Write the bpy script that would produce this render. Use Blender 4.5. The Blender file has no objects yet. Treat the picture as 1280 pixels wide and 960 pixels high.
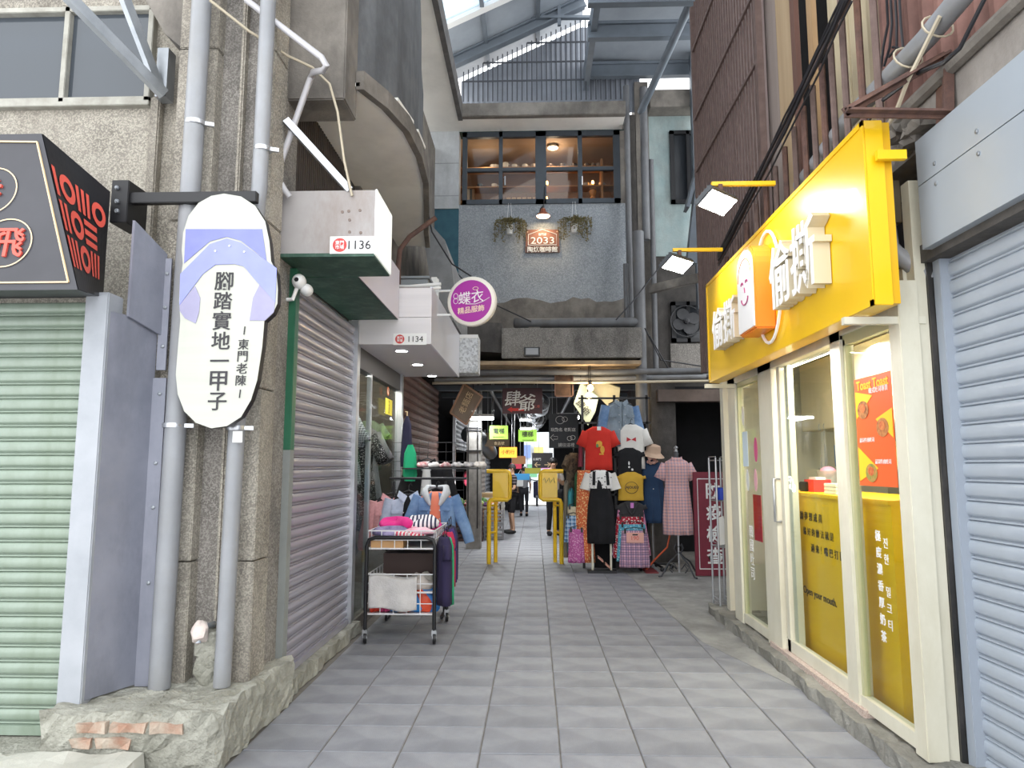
import bpy, bmesh, math, random
from mathutils import Vector, Matrix, Euler
random.seed(7)
PI = math.pi
SC = bpy.context.scene
COL = SC.collection

# ---------------------------------------------------------------- camera
F = 870.0; CX, CY = 640.0, 480.0; VX, VY = 668.0, 583.0; EYE = 1.6
PITCH = math.atan((VY - CY) / F)
YAW = math.atan((VX - CX) / math.hypot(F, VY - CY))
cam_d = bpy.data.cameras.new('camera')
cam_d.sensor_width = 36.0; cam_d.lens = 36.0 * F / 1280.0
cam_d.clip_start = 0.05; cam_d.clip_end = 300
cam = bpy.data.objects.new('camera', cam_d); COL.objects.link(cam)
cam.location = (0, 0, EYE); cam.rotation_euler = (PI / 2 + PITCH, 0, YAW)
SC.camera = cam

# ---------------------------------------------------------------- world, exposure
w = bpy.data.worlds.new('overcast_sky'); SC.world = w; w.use_nodes = True
bg = w.node_tree.nodes['Background']
bg.inputs[0].default_value = (0.95, 0.975, 1.0, 1); bg.inputs[1].default_value = 1.5
SC.view_settings.view_transform = 'Standard'; SC.view_settings.look = 'None'
SC.view_settings.exposure = 1.18; SC.view_settings.gamma = 1.0
SC.view_settings.use_curve_mapping = False

def lamp(name, kind, loc, energy, color=(1, 1, 1), size=.1, target=None, size_y=None, spot=None, parent=None):
    d = bpy.data.lights.new(name, kind); d.energy = energy; d.color = color
    if kind == 'AREA':
        d.size = size
        if size_y: d.shape = 'RECTANGLE'; d.size_y = size_y
    else: d.shadow_soft_size = size
    if kind == 'SPOT' and spot: d.spot_size = spot; d.spot_blend = .8
    o = bpy.data.objects.new(name, d); COL.objects.link(o); o.location = loc
    if target is not None:
        o.rotation_euler = (Vector(target) - Vector(loc)).to_track_quat('-Z', 'Y').to_euler()
    if parent is not None:
        o.parent = parent; o.matrix_parent_inverse = Matrix.Translation(-Vector(OFF.get(parent.name, (0, 0, 0))))
    return o

# ---------------------------------------------------------------- helpers
def ray(x, y):
    u = (x - CX) / F; q = -(y - CY) / F
    f = math.cos(PITCH) - q * math.sin(PITCH); z = math.sin(PITCH) + q * math.cos(PITCH)
    return (u * math.cos(YAW) - f * math.sin(YAW), u * math.sin(YAW) + f * math.cos(YAW), z)
def at(x, y, X=None, Y=None, Z=None):
    """pixel direction met with a wall (X), a frontal plane (Y) or a level (Z)"""
    a, b, c = ray(x, y)
    t = (X / a) if X is not None else (Y / b) if Y is not None else (Z - EYE) / c
    return Vector((a * t, b * t, EYE + c * t))
def lin(h):
    h = h.lstrip('#'); r = []
    for i in (0, 2, 4):
        c = int(h[i:i + 2], 16) / 255
        r.append(c / 12.92 if c <= .04045 else ((c + .055) / 1.055) ** 2.4)
    return (*r, 1)

MATS = {}
class N:
    """tiny node-tree writer"""
    def __init__(s, name):
        s.m = bpy.data.materials.new(name); s.m.use_nodes = True; s.t = s.m.node_tree
        s.p = s.t.nodes['Principled BSDF']; s.out = s.t.nodes['Material Output']
        s.tc = s.t.nodes.new('ShaderNodeTexCoord')
    def n(s, kind, **kw):
        o = s.t.nodes.new('ShaderNode' + kind)
        for k, v in kw.items():
            if k.startswith('_'): setattr(o, k[1:], v)
            else: o.inputs[k.replace('__', ' ')].default_value = v
        return o
    def l(s, a, b): s.t.links.new(a, b)
    def coords(s, scale=(1, 1, 1), rot=(0, 0, 0)):
        mp = s.n('Mapping'); mp.inputs['Scale'].default_value = scale; mp.inputs['Rotation'].default_value = rot
        s.l(s.tc.outputs['Object'], mp.inputs[0]); return mp.outputs[0]
    def ramp(s, fac, stops):
        r = s.n('ValToRGB'); e = r.color_ramp.elements
        while len(e) < len(stops): e.new(.5)
        for q, (p, c) in zip(e, stops): q.position = p; q.color = c
        s.l(fac, r.inputs[0]); return r.outputs[0]
    def mix(s, fac, a, b, mode='MIX'):
        m = s.n('Mix', _data_type='RGBA', _blend_type=mode)
        for v, i in ((fac, 0), (a, 6), (b, 7)):
            if hasattr(v, 'links'): s.l(v, m.inputs[i])
            else: m.inputs[i].default_value = v
        return m.outputs[2]
    def math(s, op, a, b=None, c=None):
        m = s.n('Math', _operation=op)
        for v, i in ((a, 0), (b, 1), (c, 2)):
            if v is None: continue
            if hasattr(v, 'links'): s.l(v, m.inputs[i])
            else: m.inputs[i].default_value = v
        return m.outputs[0]
    def bump(s, h, strength=.3, dist=.01):
        b = s.n('Bump', Strength=strength, Distance=dist); s.l(h, b.inputs['Height']); s.l(b.outputs[0], s.p.inputs['Normal'])

def mat(name, c, c2=None, rough=.6, metal=0., scale=6., bump=0., bscale=60., stretch=(1, 1, 1), emit=0., rand=0., dirt=None, dscale=1.5, speck=None, sscale=120., coat=0., dist=.01):
    if name in MATS: return MATS[name]
    k = N(name); a = lin(c); co = k.coords(stretch)
    base = a
    if c2:
        no = k.n('TexNoise', Scale=scale, Detail=7.0, Roughness=.62); k.l(co, no.inputs[0])
        base = k.ramp(no.outputs[0], [(.32, a), (.68, lin(c2))])
    if speck:
        vo = k.n('TexVoronoi', Scale=sscale); k.l(k.coords(), vo.inputs[0])
        r = k.ramp(vo.outputs['Color'], [(.35, (0, 0, 0, 1)), (.75, (1, 1, 1, 1))])
        base = k.mix(k.math('MULTIPLY', r, .65), base, lin(speck))
    if dirt:
        dn = k.n('TexNoise', Scale=dscale, Detail=9.0, Roughness=.7); k.l(k.coords((1, 1, .45)), dn.inputs[0])
        r = k.ramp(dn.outputs[0], [(.46, (0, 0, 0, 1)), (.7, (1, 1, 1, 1))])
        base = k.mix(k.math('MULTIPLY', r, .75), base, lin(dirt))
    if rand:
        oi = k.n('ObjectInfo')
        v = k.math('MULTIPLY_ADD', oi.outputs['Random'], rand * 2, 1 - rand)
        hs = k.n('HueSaturation'); k.l(v, hs.inputs['Value'])
        if hasattr(base, 'links'): k.l(base, hs.inputs['Color'])
        else: hs.inputs['Color'].default_value = base
        base = hs.outputs[0]
    for i in ('Base Color',) + (('Emission Color',) if emit else ()):
        if hasattr(base, 'links'): k.l(base, k.p.inputs[i])
        else: k.p.inputs[i].default_value = base
    k.p.inputs['Roughness'].default_value = rough; k.p.inputs['Metallic'].default_value = metal
    if coat: k.p.inputs['Coat Weight'].default_value = coat
    if emit: k.p.inputs['Emission Strength'].default_value = emit
    if bump:
        bn = k.n('TexNoise', Scale=bscale, Detail=5.0, Roughness=.6); k.l(k.coords(), bn.inputs[0])
        k.bump(bn.outputs[0], bump, dist)
    MATS[name] = k.m
    return k.m
def glass(name, tint='#ffffff', refl=.1, rough=.02, body=0., bodyc='#888888'):
    if name in MATS: return MATS[name]
    k = N(name); k.t.nodes.remove(k.p)
    tr = k.n('BsdfTransparent'); tr.inputs[0].default_value = lin(tint)
    gl = k.n('BsdfGlossy'); gl.inputs['Roughness'].default_value = rough
    fr = k.n('LayerWeight'); fr.inputs[0].default_value = .25
    m = k.n('MixShader'); k.l(k.math('MULTIPLY_ADD', k.math('POWER', fr.outputs['Facing'], 5.0), .6, refl), m.inputs[0])
    k.l(tr.outputs[0], m.inputs[1]); k.l(gl.outputs[0], m.inputs[2]); last = m.outputs[0]
    if body:
        df = k.n('BsdfDiffuse'); df.inputs[0].default_value = lin(bodyc)
        m2 = k.n('MixShader'); m2.inputs[0].default_value = body
        k.l(last, m2.inputs[1]); k.l(df.outputs[0], m2.inputs[2]); last = m2.outputs[0]
    k.l(last, k.out.inputs[0]); MATS[name] = k.m
    return k.m
def plaid(name, base, a, b, n=9.0, rough=.85):
    if name in MATS: return MATS[name]
    k = N(name); sep = k.n('SeparateXYZ'); k.l(k.coords((n, n, n)), sep.inputs[0])
    def band(o, w): return k.math('LESS_THAN', k.math('FRACT', o), w)
    c1 = k.mix(k.math('MULTIPLY', band(sep.outputs[0], .35), .6), lin(base), lin(a))
    c2 = k.mix(k.math('MULTIPLY', band(sep.outputs[2], .35), .6), c1, lin(a))
    sx = k.math('MULTIPLY', band(k.math('ADD', sep.outputs[0], .5), .12), .8)
    sz = k.math('MULTIPLY', band(k.math('ADD', sep.outputs[2], .5), .12), .8)
    c3 = k.mix(sz, k.mix(sx, c2, lin(b)), lin(b))
    k.l(c3, k.p.inputs['Base Color']); k.p.inputs['Roughness'].default_value = rough
    MATS[name] = k.m; return k.m
def floral(name, base, a, b, n=26.0):
    if name in MATS: return MATS[name]
    k = N(name); vo = k.n('TexVoronoi', Scale=n); k.l(k.coords(), vo.inputs[0])
    v2 = k.n('TexVoronoi', Scale=n * 1.7); k.l(k.coords((1, 1, 1), (.3, .5, .2)), v2.inputs[0])
    c = k.mix(k.math('LESS_THAN', vo.outputs['Distance'], .36), lin(base), lin(a))
    c = k.mix(k.math('LESS_THAN', v2.outputs['Distance'], .25), c, lin(b))
    k.l(c, k.p.inputs['Base Color']); k.p.inputs['Roughness'].default_value = .85
    MATS[name] = k.m; return k.m
def stripes(name, base, a, n=14.0, axis=2, w=.5):
    if name in MATS: return MATS[name]
    k = N(name); sep = k.n('SeparateXYZ'); k.l(k.coords((n, n, n)), sep.inputs[0])
    c = k.mix(k.math('LESS_THAN', k.math('FRACT', sep.outputs[axis]), w), lin(base), lin(a))
    k.l(c, k.p.inputs['Base Color']); k.p.inputs['Roughness'].default_value = .85
    MATS[name] = k.m; return k.m

OFF = {}
def _props(o, label=None, cat=None, group=None, kind=None):
    if label: o['label'] = label
    if cat: o['category'] = cat
    if group: o['group'] = group
    if kind: o['kind'] = kind
    return o
def thing(name, label, cat, loc=(0, 0, 0), rotz=0., group=None, local=False, kind=None):
    """an Empty at the thing's base; parts are given in world coordinates unless local"""
    o = bpy.data.objects.new(name, None); COL.objects.link(o); o.location = loc; o.rotation_euler = (0, 0, rotz)
    o.empty_display_size = .1
    OFF[o.name] = Vector((0, 0, 0)) if local else Vector(loc)
    return _props(o, label, cat, group, kind)
def link(name, me, parent=None):
    o = bpy.data.objects.new(name, me); COL.objects.link(o)
    if parent is not None:
        o.parent = parent; OFF[o.name] = OFF[parent.name]
    else: OFF[o.name] = Vector((0, 0, 0))
    return o
def finish(me, name, m, parent, smooth=False):
    if m is not None: me.materials.append(m)
    if smooth:
        me.shade_smooth() if hasattr(me, 'shade_smooth') else None
    if parent is not None:
        off = OFF[parent.name]
        if off.length: me.transform(Matrix.Translation(-off))
        return link(name, me, parent)
    xs = [v.co for v in me.vertices]
    c = Vector((sum((min(q[i] for q in xs), max(q[i] for q in xs))) / 2 for i in range(3)))
    c.z = min(q.z for q in xs)
    me.transform(Matrix.Translation(-c)); o = link(name, me); o.location = c; OFF[o.name] = c
    return o
def frame(d):
    d = Vector(d).normalized(); u = Vector((0, 0, 1)) if abs(d.z) < .95 else Vector((0, 1, 0))
    s = d.cross(u).normalized(); return d, s, s.cross(d).normalized()
class MB:
    def __init__(s): s.v = []; s.f = []
    def add(s, vs, fs):
        b = len(s.v); s.v += [Vector(q) for q in vs]; s.f += [tuple(b + i for i in f) for f in fs]; return s
    def box(s, x0, x1, y0, y1, z0, z1):
        return s.add([(x0, y0, z0), (x1, y0, z0), (x1, y1, z0), (x0, y1, z0), (x0, y0, z1), (x1, y0, z1), (x1, y1, z1), (x0, y1, z1)],
                     [(3, 2, 1, 0), (4, 5, 6, 7), (0, 1, 5, 4), (1, 2, 6, 5), (2, 3, 7, 6), (3, 0, 4, 7)])
    def beam(s, p, q, w, h=None, roll=0.):
        h = w if h is None else h; p = Vector(p); q = Vector(q); d, a, b = frame(q - p)
        if roll: R = Matrix.Rotation(roll, 3, d); a = R @ a; b = R @ b
        a = a * w / 2; b = b * h / 2
        return s.add([p - a - b, p + a - b, p + a + b, p - a + b, q - a - b, q + a - b, q + a + b, q - a + b],
                     [(0, 1, 2, 3), (7, 6, 5, 4), (1, 0, 4, 5), (2, 1, 5, 6), (3, 2, 6, 7), (0, 3, 7, 4)])
    def tube(s, pts, r, n=8, cap=True, flat=1.0, up=None):
        pts = [Vector(p) for p in pts]; k = len(pts); rs = r if isinstance(r, (list, tuple)) else [r] * k
        d0, a, b = frame(pts[1] - pts[0])
        if up is not None:
            a = d0.cross(Vector(up)).normalized(); b = a.cross(d0)
        vs = []; fs = []
        for i, p in enumerate(pts):
            d = (pts[min(i + 1, k - 1)] - pts[max(i - 1, 0)]).normalized()
            a = (a - d * a.dot(d)).normalized(); b = d.cross(a)
            for j in range(n):
                t = 2 * PI * j / n; vs.append(p + (a * math.cos(t) + b * math.sin(t) * flat) * rs[i])
        for i in range(k - 1):
            for j in range(n):
                fs.append((i * n + j, i * n + (j + 1) % n, (i + 1) * n + (j + 1) % n, (i + 1) * n + j))
        if cap: fs.append(tuple(reversed(range(n)))); fs.append(tuple((k - 1) * n + j for j in range(n)))
        return s.add(vs, fs)
    def lathe(s, prof, c=(0, 0, 0), n=16, axis=(0, 0, 1), cap=True):
        c = Vector(c); d, a, b = frame(axis); vs = []; fs = []; k = len(prof)
        for r, z in prof:
            for j in range(n):
                t = 2 * PI * j / n; vs.append(c + d * z + (a * math.cos(t) + b * math.sin(t)) * r)
        for i in range(k - 1):
            for j in range(n):
                fs.append((i * n + j, i * n + (j + 1) % n, (i + 1) * n + (j + 1) % n, (i + 1) * n + j))
        if cap: fs.append(tuple(reversed(range(n)))); fs.append(tuple((k - 1) * n + j for j in range(n)))
        return s.add(vs, fs)
    def prism(s, pts, vec):
        pts = [Vector(p) for p in pts]; vec = Vector(vec); k = len(pts)
        return s.add(pts + [p + vec for p in pts], [tuple(range(k)), tuple(reversed(range(k, 2 * k)))] +
                     [((i + 1) % k, i, k + i, k + (i + 1) % k) for i in range(k)])
    def sphere(s, c, r, n=12, m=8):
        if not isinstance(r, (tuple, list)): r = (r, r, r)
        vs = [(c[0], c[1], c[2] - r[2])]; fs = []
        for i in range(1, m):
            ph = -PI / 2 + PI * i / m
            for j in range(n):
                t = 2 * PI * j / n
                vs.append((c[0] + r[0] * math.cos(ph) * math.cos(t), c[1] + r[1] * math.cos(ph) * math.sin(t), c[2] + r[2] * math.sin(ph)))
        vs.append((c[0], c[1], c[2] + r[2])); e = len(vs) - 1
        for j in range(n):
            fs.append((0, 1 + (j + 1) % n, 1 + j)); q = 1 + (m - 2) * n; fs.append((q + j, q + (j + 1) % n, e))
            for i in range(m - 2):
                o = 1 + i * n; fs.append((o + j, o + (j + 1) % n, o + n + (j + 1) % n, o + n + j))
        return s.add(vs, fs)
    def grid(s, fn, nu, nv):
        vs = [fn(i / nu, j / nv) for j in range(nv + 1) for i in range(nu + 1)]
        return s.add(vs, [(j * (nu + 1) + i, j * (nu + 1) + i + 1, (j + 1) * (nu + 1) + i + 1, (j + 1) * (nu + 1) + i) for j in range(nv) for i in range(nu)])
    def mesh(s, name, bevel=0., fix=True):
        me = bpy.data.meshes.new(name); me.from_pydata([tuple(q) for q in s.v], [], s.f)
        bm = bmesh.new(); bm.from_mesh(me)
        if fix: bmesh.ops.recalc_face_normals(bm, faces=bm.faces)
        if bevel:
            es = [e for e in bm.edges if len(e.link_faces) == 2 and e.calc_face_angle(0) > .5]
            bmesh.ops.bevel(bm, geom=es, offset=bevel, segments=2, affect='EDGES', clamp_overlap=True)
        bm.to_mesh(me); bm.free(); me.update(); return me
    def build(s, name, m, parent=None, smooth=False, bevel=0., label=None, cat=None, group=None, kind=None, fix=True, solid=0.):
        me = s.mesh(name, bevel, fix)
        o = finish(me, name, m, parent, smooth)
        if smooth and len(me.polygons):
            me.shade_smooth()
            try: me.set_sharp_from_angle(angle=math.radians(50))
            except Exception: pass
        if solid:
            md = o.modifiers.new('thickness', 'SOLIDIFY'); md.thickness = solid; md.offset = 0
        return _props(o, label, cat, group, kind)
def structure(name, mb, m, label=None, cat=None, parent=None, **kw):
    o = mb.build(name, m, parent, **kw); o['kind'] = 'structure'
    return _props(o, label, cat)
def B(*a): return MB().box(*a)
def copy_tree(o, loc=None, rotz=None, label=None, parent=None):
    c = o.copy(); COL.objects.link(c); OFF[c.name] = Vector((0, 0, 0))
    if parent is not None: c.parent = parent
    if loc is not None: c.location = loc
    if rotz is not None: c.rotation_euler = (0, 0, rotz)
    if label: c['label'] = label
    for ch in list(o.children): copy_tree(ch, parent=c)
    return c
def dup(o, parent, dloc):
    """another copy of a part, shifted"""
    c = o.copy(); COL.objects.link(c); c.parent = parent; c.location = o.location + Vector(dloc)
    OFF[c.name] = OFF[parent.name]
    return c

_fc = {}
def textmesh(s, ext=.0, bold=0., space=1.0, shear=0.):
    key = (s, ext, bold, space, shear)
    if key in _fc: return _fc[key]
    cu = bpy.data.curves.new('t', 'FONT'); cu.body = s; cu.align_x = 'CENTER'; cu.align_y = 'CENTER'
    cu.extrude = ext; cu.offset = bold; cu.resolution_u = 3; cu.space_line = space; cu.shear = shear
    ob = bpy.data.objects.new('t', cu); COL.objects.link(ob)
    dg = bpy.context.evaluated_depsgraph_get(); me = bpy.data.meshes.new_from_object(ob.evaluated_get(dg))
    vs = [v.co.copy() for v in me.vertices]; fs = [tuple(p.vertices) for p in me.polygons]
    bpy.data.objects.remove(ob); bpy.data.curves.remove(cu); bpy.data.meshes.remove(me)
    _fc[key] = (vs, fs); return vs, fs
def text(s, c, right, up, m, parent, h=None, w=None, name='lettering', ext=.004, bold=0., space=1.0, shear=0., label=None, squash=False):
    """words as raised lettering, centred on c, sized to height h and/or width w"""
    vs, fs = textmesh(s, 0. if ext == 0 else .02, bold, space, shear)
    x0 = min(v.x for v in vs); x1 = max(v.x for v in vs); y0 = min(v.y for v in vs); y1 = max(v.y for v in vs)
    k = []
    if h: k.append(h / (y1 - y0))
    if w: k.append(w / (x1 - x0))
    kx, ky = (w / (x1 - x0), h / (y1 - y0)) if squash else (min(k), min(k))
    r = Vector(right).normalized(); u = Vector(up).normalized(); n = r.cross(u); c = Vector(c)
    mx, my = (x0 + x1) / 2, (y0 + y1) / 2
    mb = MB().add([c + r * (v.x - mx) * kx + u * (v.y - my) * ky + n * (v.z / .02 * ext if ext else .001) for v in vs], fs)
    return mb.build(name, m, parent, fix=False, label=label)

WHITE = lambda: mat('white_paint', '#e8e8e6', rough=.5)
BLACK = lambda: mat('black_paint', '#17171a', rough=.45)
# ================================================================ materials of the place
M_peb = mat('washed_pebble_concrete', '#9a948a', '#77726a', scale=2.2, speck='#c2bbac', sscale=110, bump=.6, bscale=130, dirt='#5a534b', dscale=1.1, rough=.9)
M_pebd = mat('grimy_pebble_concrete', '#827d77', '#67635e', scale=2.5, speck='#aaa59e', sscale=110, bump=.6, bscale=130, dirt='#3a3735', dscale=1.6, rough=.9)
M_pebb = mat('blue_grey_pebble_render', '#8f9498', '#80858a', scale=3, speck='#a9adb1', sscale=60, bump=.7, bscale=60, rough=.9)
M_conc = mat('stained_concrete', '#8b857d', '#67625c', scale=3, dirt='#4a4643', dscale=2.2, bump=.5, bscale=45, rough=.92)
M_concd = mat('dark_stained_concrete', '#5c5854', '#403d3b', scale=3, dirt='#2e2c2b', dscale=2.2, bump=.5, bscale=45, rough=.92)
M_plin = mat('rough_cement_plinth', '#b4b3a8', '#8e8d82', scale=5, dirt='#77766a', dscale=4, bump=1.0, bscale=26, dist=.03, rough=.95)
M_soff = mat('off_white_soffit_paint', '#f3f0e9', '#ebe8e1', scale=1.5, rough=.8, dirt='#d6d3cc', dscale=.8)
M_wht = mat('white_block_wall_paint', '#c9cdd0', '#b6babd', scale=3, dirt='#8f9294', dscale=1.4, bump=.3, bscale=30, rough=.85)
M_teal = mat('flaking_teal_paint', '#90a5a6', '#a5b2b0', scale=3, dirt='#7f8582', dscale=2.4, bump=.3, bscale=30, rough=.85)
M_tile = mat('grey_stone_tile', '#97989d', '#7f8085', scale=3.5, rand=.07, dirt='#707279', dscale=1.3, bump=.45, bscale=170, rough=.55)
M_joint = mat('sandy_mortar', '#7f7a74', '#69655f', scale=9, bump=.4, rough=.95)
M_dark = mat('dark_void_shade', '#232326', '#1a1a1c', scale=3, rough=.9)  # near-black base stands in for deep shade in recesses and hall
M_steel = mat('galvanised_steel', '#a7abb0', '#8f9499', scale=5, rough=.4, metal=.7)
M_bluesteel = mat('blue_grey_painted_steel', '#737b84', '#656d75', scale=3, rough=.5, metal=.2)
M_pvc = mat('grey_pvc_pipe', '#94969a', '#828488', scale=2, rough=.45, dirt='#83827e', dscale=2)
M_pvcd = mat('dull_grey_pvc_pipe', '#6f7174', '#5c5d60', scale=2, rough=.55, dirt='#4d4a47', dscale=3)
M_rust = mat('rusty_brown_iron', '#6b5048', '#4c3a36', scale=14, rough=.8, bump=.3, bscale=90, dirt='#7d5a48', dscale=6)
M_alu = mat('brushed_aluminium', '#c3c5c8', '#aeb0b4', scale=4, rough=.35, metal=.8)
M_cable = mat('black_cable', '#26262a', rough=.5)
M_cablew = mat('cream_cable', '#b9ae98', rough=.6)
M_glassd = glass('dark_window_glass', '#46505a', refl=.12, rough=.05, body=.5, bodyc='#5d646c')
M_glass = glass('clear_shop_glass', '#f2f6f4', refl=.05, rough=.01)

# ================================================================ floor
TW, TD = .452, .397
flo = structure('floor', B(-5.5, 5.5, -3, 30, -.12, -.008), M_joint, 'paved alley floor of square grey tiles laid in straight courses', 'floor')
tm = MB().add([(-TW/2+.004, -TD/2+.004, -.03), (TW/2-.004, -TD/2+.004, -.03), (TW/2-.004, TD/2-.004, -.03), (-TW/2+.004, TD/2-.004, -.03),
               (-TW/2+.004, -TD/2+.004, -.004), (TW/2-.004, -TD/2+.004, -.004), (TW/2-.004, TD/2-.004, -.004), (-TW/2+.004, TD/2-.004, -.004),
               (-TW/2+.009, -TD/2+.009, 0), (TW/2-.009, -TD/2+.009, 0), (TW/2-.009, TD/2-.009, 0), (-TW/2+.009, TD/2-.009, 0)],
              [(8, 9, 10, 11)] + [(a, (a+1) % 4, 4+(a+1) % 4, 4+a) for a in range(4)] + [(4+a, 4+(a+1) % 4, 8+(a+1) % 4, 8+a) for a in range(4)]).mesh('floor_tile')
tm.materials.append(M_tile)
far = MB(); nt = 0
for j in range(-16, 62):
    yc = 4.117 + TD * (j + .5)
    for i in range(-12, 12):
        xc = .14 + TW * (i + .5)
        lim = 2.15 if yc < 12 else 2.0
        if xc < -1.85 and not (yc > 9 and xc > -3.2) or xc > lim or yc < -1.5: continue
        vis = yc > 3.5 and abs(xc + .03 * yc) < .75 * yc
        if vis and nt < 300:
            o = link('floor_tile', tm, flo); nt += 1
            o.location = Vector((xc, yc, random.uniform(-.0015, .0015))) - OFF['floor']
            o.rotation_euler = (random.uniform(-.002, .002), random.uniform(-.002, .002), 0)
        else:
            far.add([(xc + sx*(TW/2-.006), yc + sy*(TD/2-.006), z) for z in (-.03, 0) for sx, sy in ((-1, -1), (1, -1), (1, 1), (-1, 1))],
                    [(4, 5, 6, 7), (0, 1, 5, 4), (1, 2, 6, 5), (2, 3, 7, 6), (3, 0, 4, 7)])
far.build('distant_tiles', M_tile, flo, kind='stuff')
# poured concrete patch between the tiles and the right-hand shops
pp = [at(789, 722, Z=0), at(842, 772, Z=0), at(878, 803, Z=0), at(1000, 862, Z=0), at(1120, 950, Z=0)]
pts = [(p.x, p.y, .006) for p in pp] + [(2.0, 3.0, .006), (2.9, 3.0, .006), (2.9, 10.9, .006), (1.35, 11.0, .006)]
structure('concrete_apron', MB().prism(pts, (0, 0, -.02)), mat('pale_poured_concrete', '#a5a4a0', '#83827f', scale=2.6, dirt='#646362', dscale=1.5, bump=.5, bscale=30, rough=.9),
          'pale poured concrete patch between floor tiles and yellow shop', 'pavement')

# ================================================================ lumpy masonry helper
def lump(x0, x1, y0, y1, z0, z1, step=.06, amp=.012, seed=1):
    rnd = random.Random(seed); bm = bmesh.new()
    nx, ny, nz = [max(1, int(d / step)) for d in (x1 - x0, y1 - y0, z1 - z0)]
    mb = MB(); idx = {}
    def vid(i, j, k):
        key = (i, j, k)
        if key not in idx:
            e = sum((i in (0, nx), j in (0, ny), k in (0, nz)))
            a = amp * (1.6 if e >= 2 else 1)
            p = Vector((x0 + (x1-x0)*i/nx, y0 + (y1-y0)*j/ny, z0 + (z1-z0)*k/nz))
            c = Vector(((x0+x1)/2, (y0+y1)/2, (z0+z1)/2))
            p += Vector((rnd.uniform(-a, a), rnd.uniform(-a, a), rnd.uniform(-a, a) if k else 0))
            if e >= 2: p += (c - p).normalized() * amp * .8
            idx[key] = len(mb.v); mb.v.append(p)
        return idx[key]
    for i in range(nx):
        for j in range(ny):
            for k in (0, nz): mb.f.append((vid(i, j, k), vid(i+1, j, k), vid(i+1, j+1, k), vid(i, j+1, k)))
    for i in range(nx):
        for k in range(nz):
            for j in (0, ny): mb.f.append((vid(i, j, k), vid(i+1, j, k), vid(i+1, j, k+1), vid(i, j, k+1)))
    for j in range(ny):
        for k in range(nz):
            for i in (0, nx): mb.f.append((vid(i, j, k), vid(i, j+1, k), vid(i, j+1, k+1), vid(i, j, k+1)))
    return mb

# ================================================================ left corner: plinth, pillar, wall with window
pl = structure('plinth', lump(-2.62, -1.66, 3.78, 4.95, 0, .30, .055, .014, 3), M_plin, 'rough cement plinth with exposed bricks under the pebbled pillar', 'plinth')
M_brick = mat('crumbly_red_brick', '#a07a66', '#b5a696', scale=9, dirt='#bdb8aa', dscale=7, bump=.8, bscale=40, rough=.95)
for i, (x, z, l) in enumerate(((-2.33, .235, .17), (-2.13, .24, .2), (-1.93, .236, .19), (-2.38, .16, .12), (-2.21, .158, .19))):
    lump(x - l/2, x + l/2, 3.758, 3.86, z - .026, z + .026, .05, .006, 20 + i).build('brick', M_brick, pl)
structure('curb_left', lump(-1.86, -1.70, 4.9, 6.98, 0, .115, .07, .01, 5), M_plin, 'rough low cement curb under the side roller shutter', 'curb')
structure('step', lump(-4.6, -2.02, 3.15, 3.74, 0, .12, .09, .012, 6), mat('pale_worn_cement', '#c5c4ba', '#a9a89e', scale=3, bump=.5, bscale=30, rough=.9), 'worn pale cement step in front of the green shutter', 'step')
structure('threshold', B(-4.6, -2.5, 3.74, 4.3, 0, .11), M_plin, 'cement threshold under the green roller shutter', 'threshold')

pil = thing('pillar', 'tall fluted pebble-finish corner pillar behind the slipper sign', 'pillar', (-2.05, 4.6, 0), kind='structure')
B(-2.36, -1.78, 4.42, 4.95, .2, 8.2).build('core', M_pebd, pil)
for a, b, y0 in ((-2.38, -2.12, 4.32), (-1.86, -1.74, 4.36)):
    z = .2
    for z1 in (1.02, 2.1, 3.2, 4.4, 5.6, 6.8, 8.2):
        B(a, b, y0, 4.6, z, z1 - .008).build('block', M_peb, pil, bevel=.006); z = z1
B(-1.98, -1.95, 4.36, 4.44, .3, 8.2).build('rib', M_peb, pil, bevel=.01)

wl = structure('wall_left', B(-6, -2.36, 4.62, 4.9, 0, at(100, 132, Y=4.62).z), M_peb, 'pebble-finish wall above the black sign beside the pillar', 'wall')
zt = at(100, 14, Y=4.62).z; zs = at(100, 132, Y=4.62).z; xr = at(191, 128, Y=4.62).x
structure('wall_left_upper', B(-6, -2.36, 4.62, 4.9, zt, 8.2), M_peb, 'pebble-finish wall strip above the dark two-pane window', 'wall')
structure('wall_left_pier', B(xr, -2.36, 4.62, 4.9, zs, zt), M_peb, 'narrow pebble wall pier between window and pillar', 'wall')
B(xr + .02, xr + .09, 4.55, 4.62, 2.4, zs + .02).build('rib', M_peb, pil, bevel=.01)
w1 = thing('window_1', 'dark two-pane steel window above the black sign', 'window', (-3.2, 4.6, zs), kind='structure')
xm = at(86, 80, Y=4.62).x
for a, b, c, d in ((-6, xr, zs - .03, zs + .035), (-6, xr, zt - .04, zt), (xr - .04, xr, zs, zt), (xm - .02, xm + .02, zs, zt)):
    B(a, b, 4.565, 4.64, c, d).build('window_frame', mat('pale_window_steel', '#a9a79e', '#8b887e', rough=.6, scale=9), w1, bevel=.004)
B(-6, xm - .02, 4.62, 4.63, zs, zt).build('pane', M_glassd, w1); B(xm + .02, xr - .04, 4.61, 4.62, zs, zt).build('pane', M_glassd, w1)
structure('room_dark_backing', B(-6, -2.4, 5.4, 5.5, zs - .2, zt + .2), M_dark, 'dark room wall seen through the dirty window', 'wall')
# concrete beam stub over the pillar (top left)
structure('beam_stub', MB().prism([at(182, 0, Y=4.35), at(190, -160, Y=4.35), at(240, -160, Y=4.35), at(240, 70, Y=4.35), at(206, 42, Y=4.35)], (0, .5, 0)), M_conc, 'stained concrete beam stub next to the upper pipe', 'beam')

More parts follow.
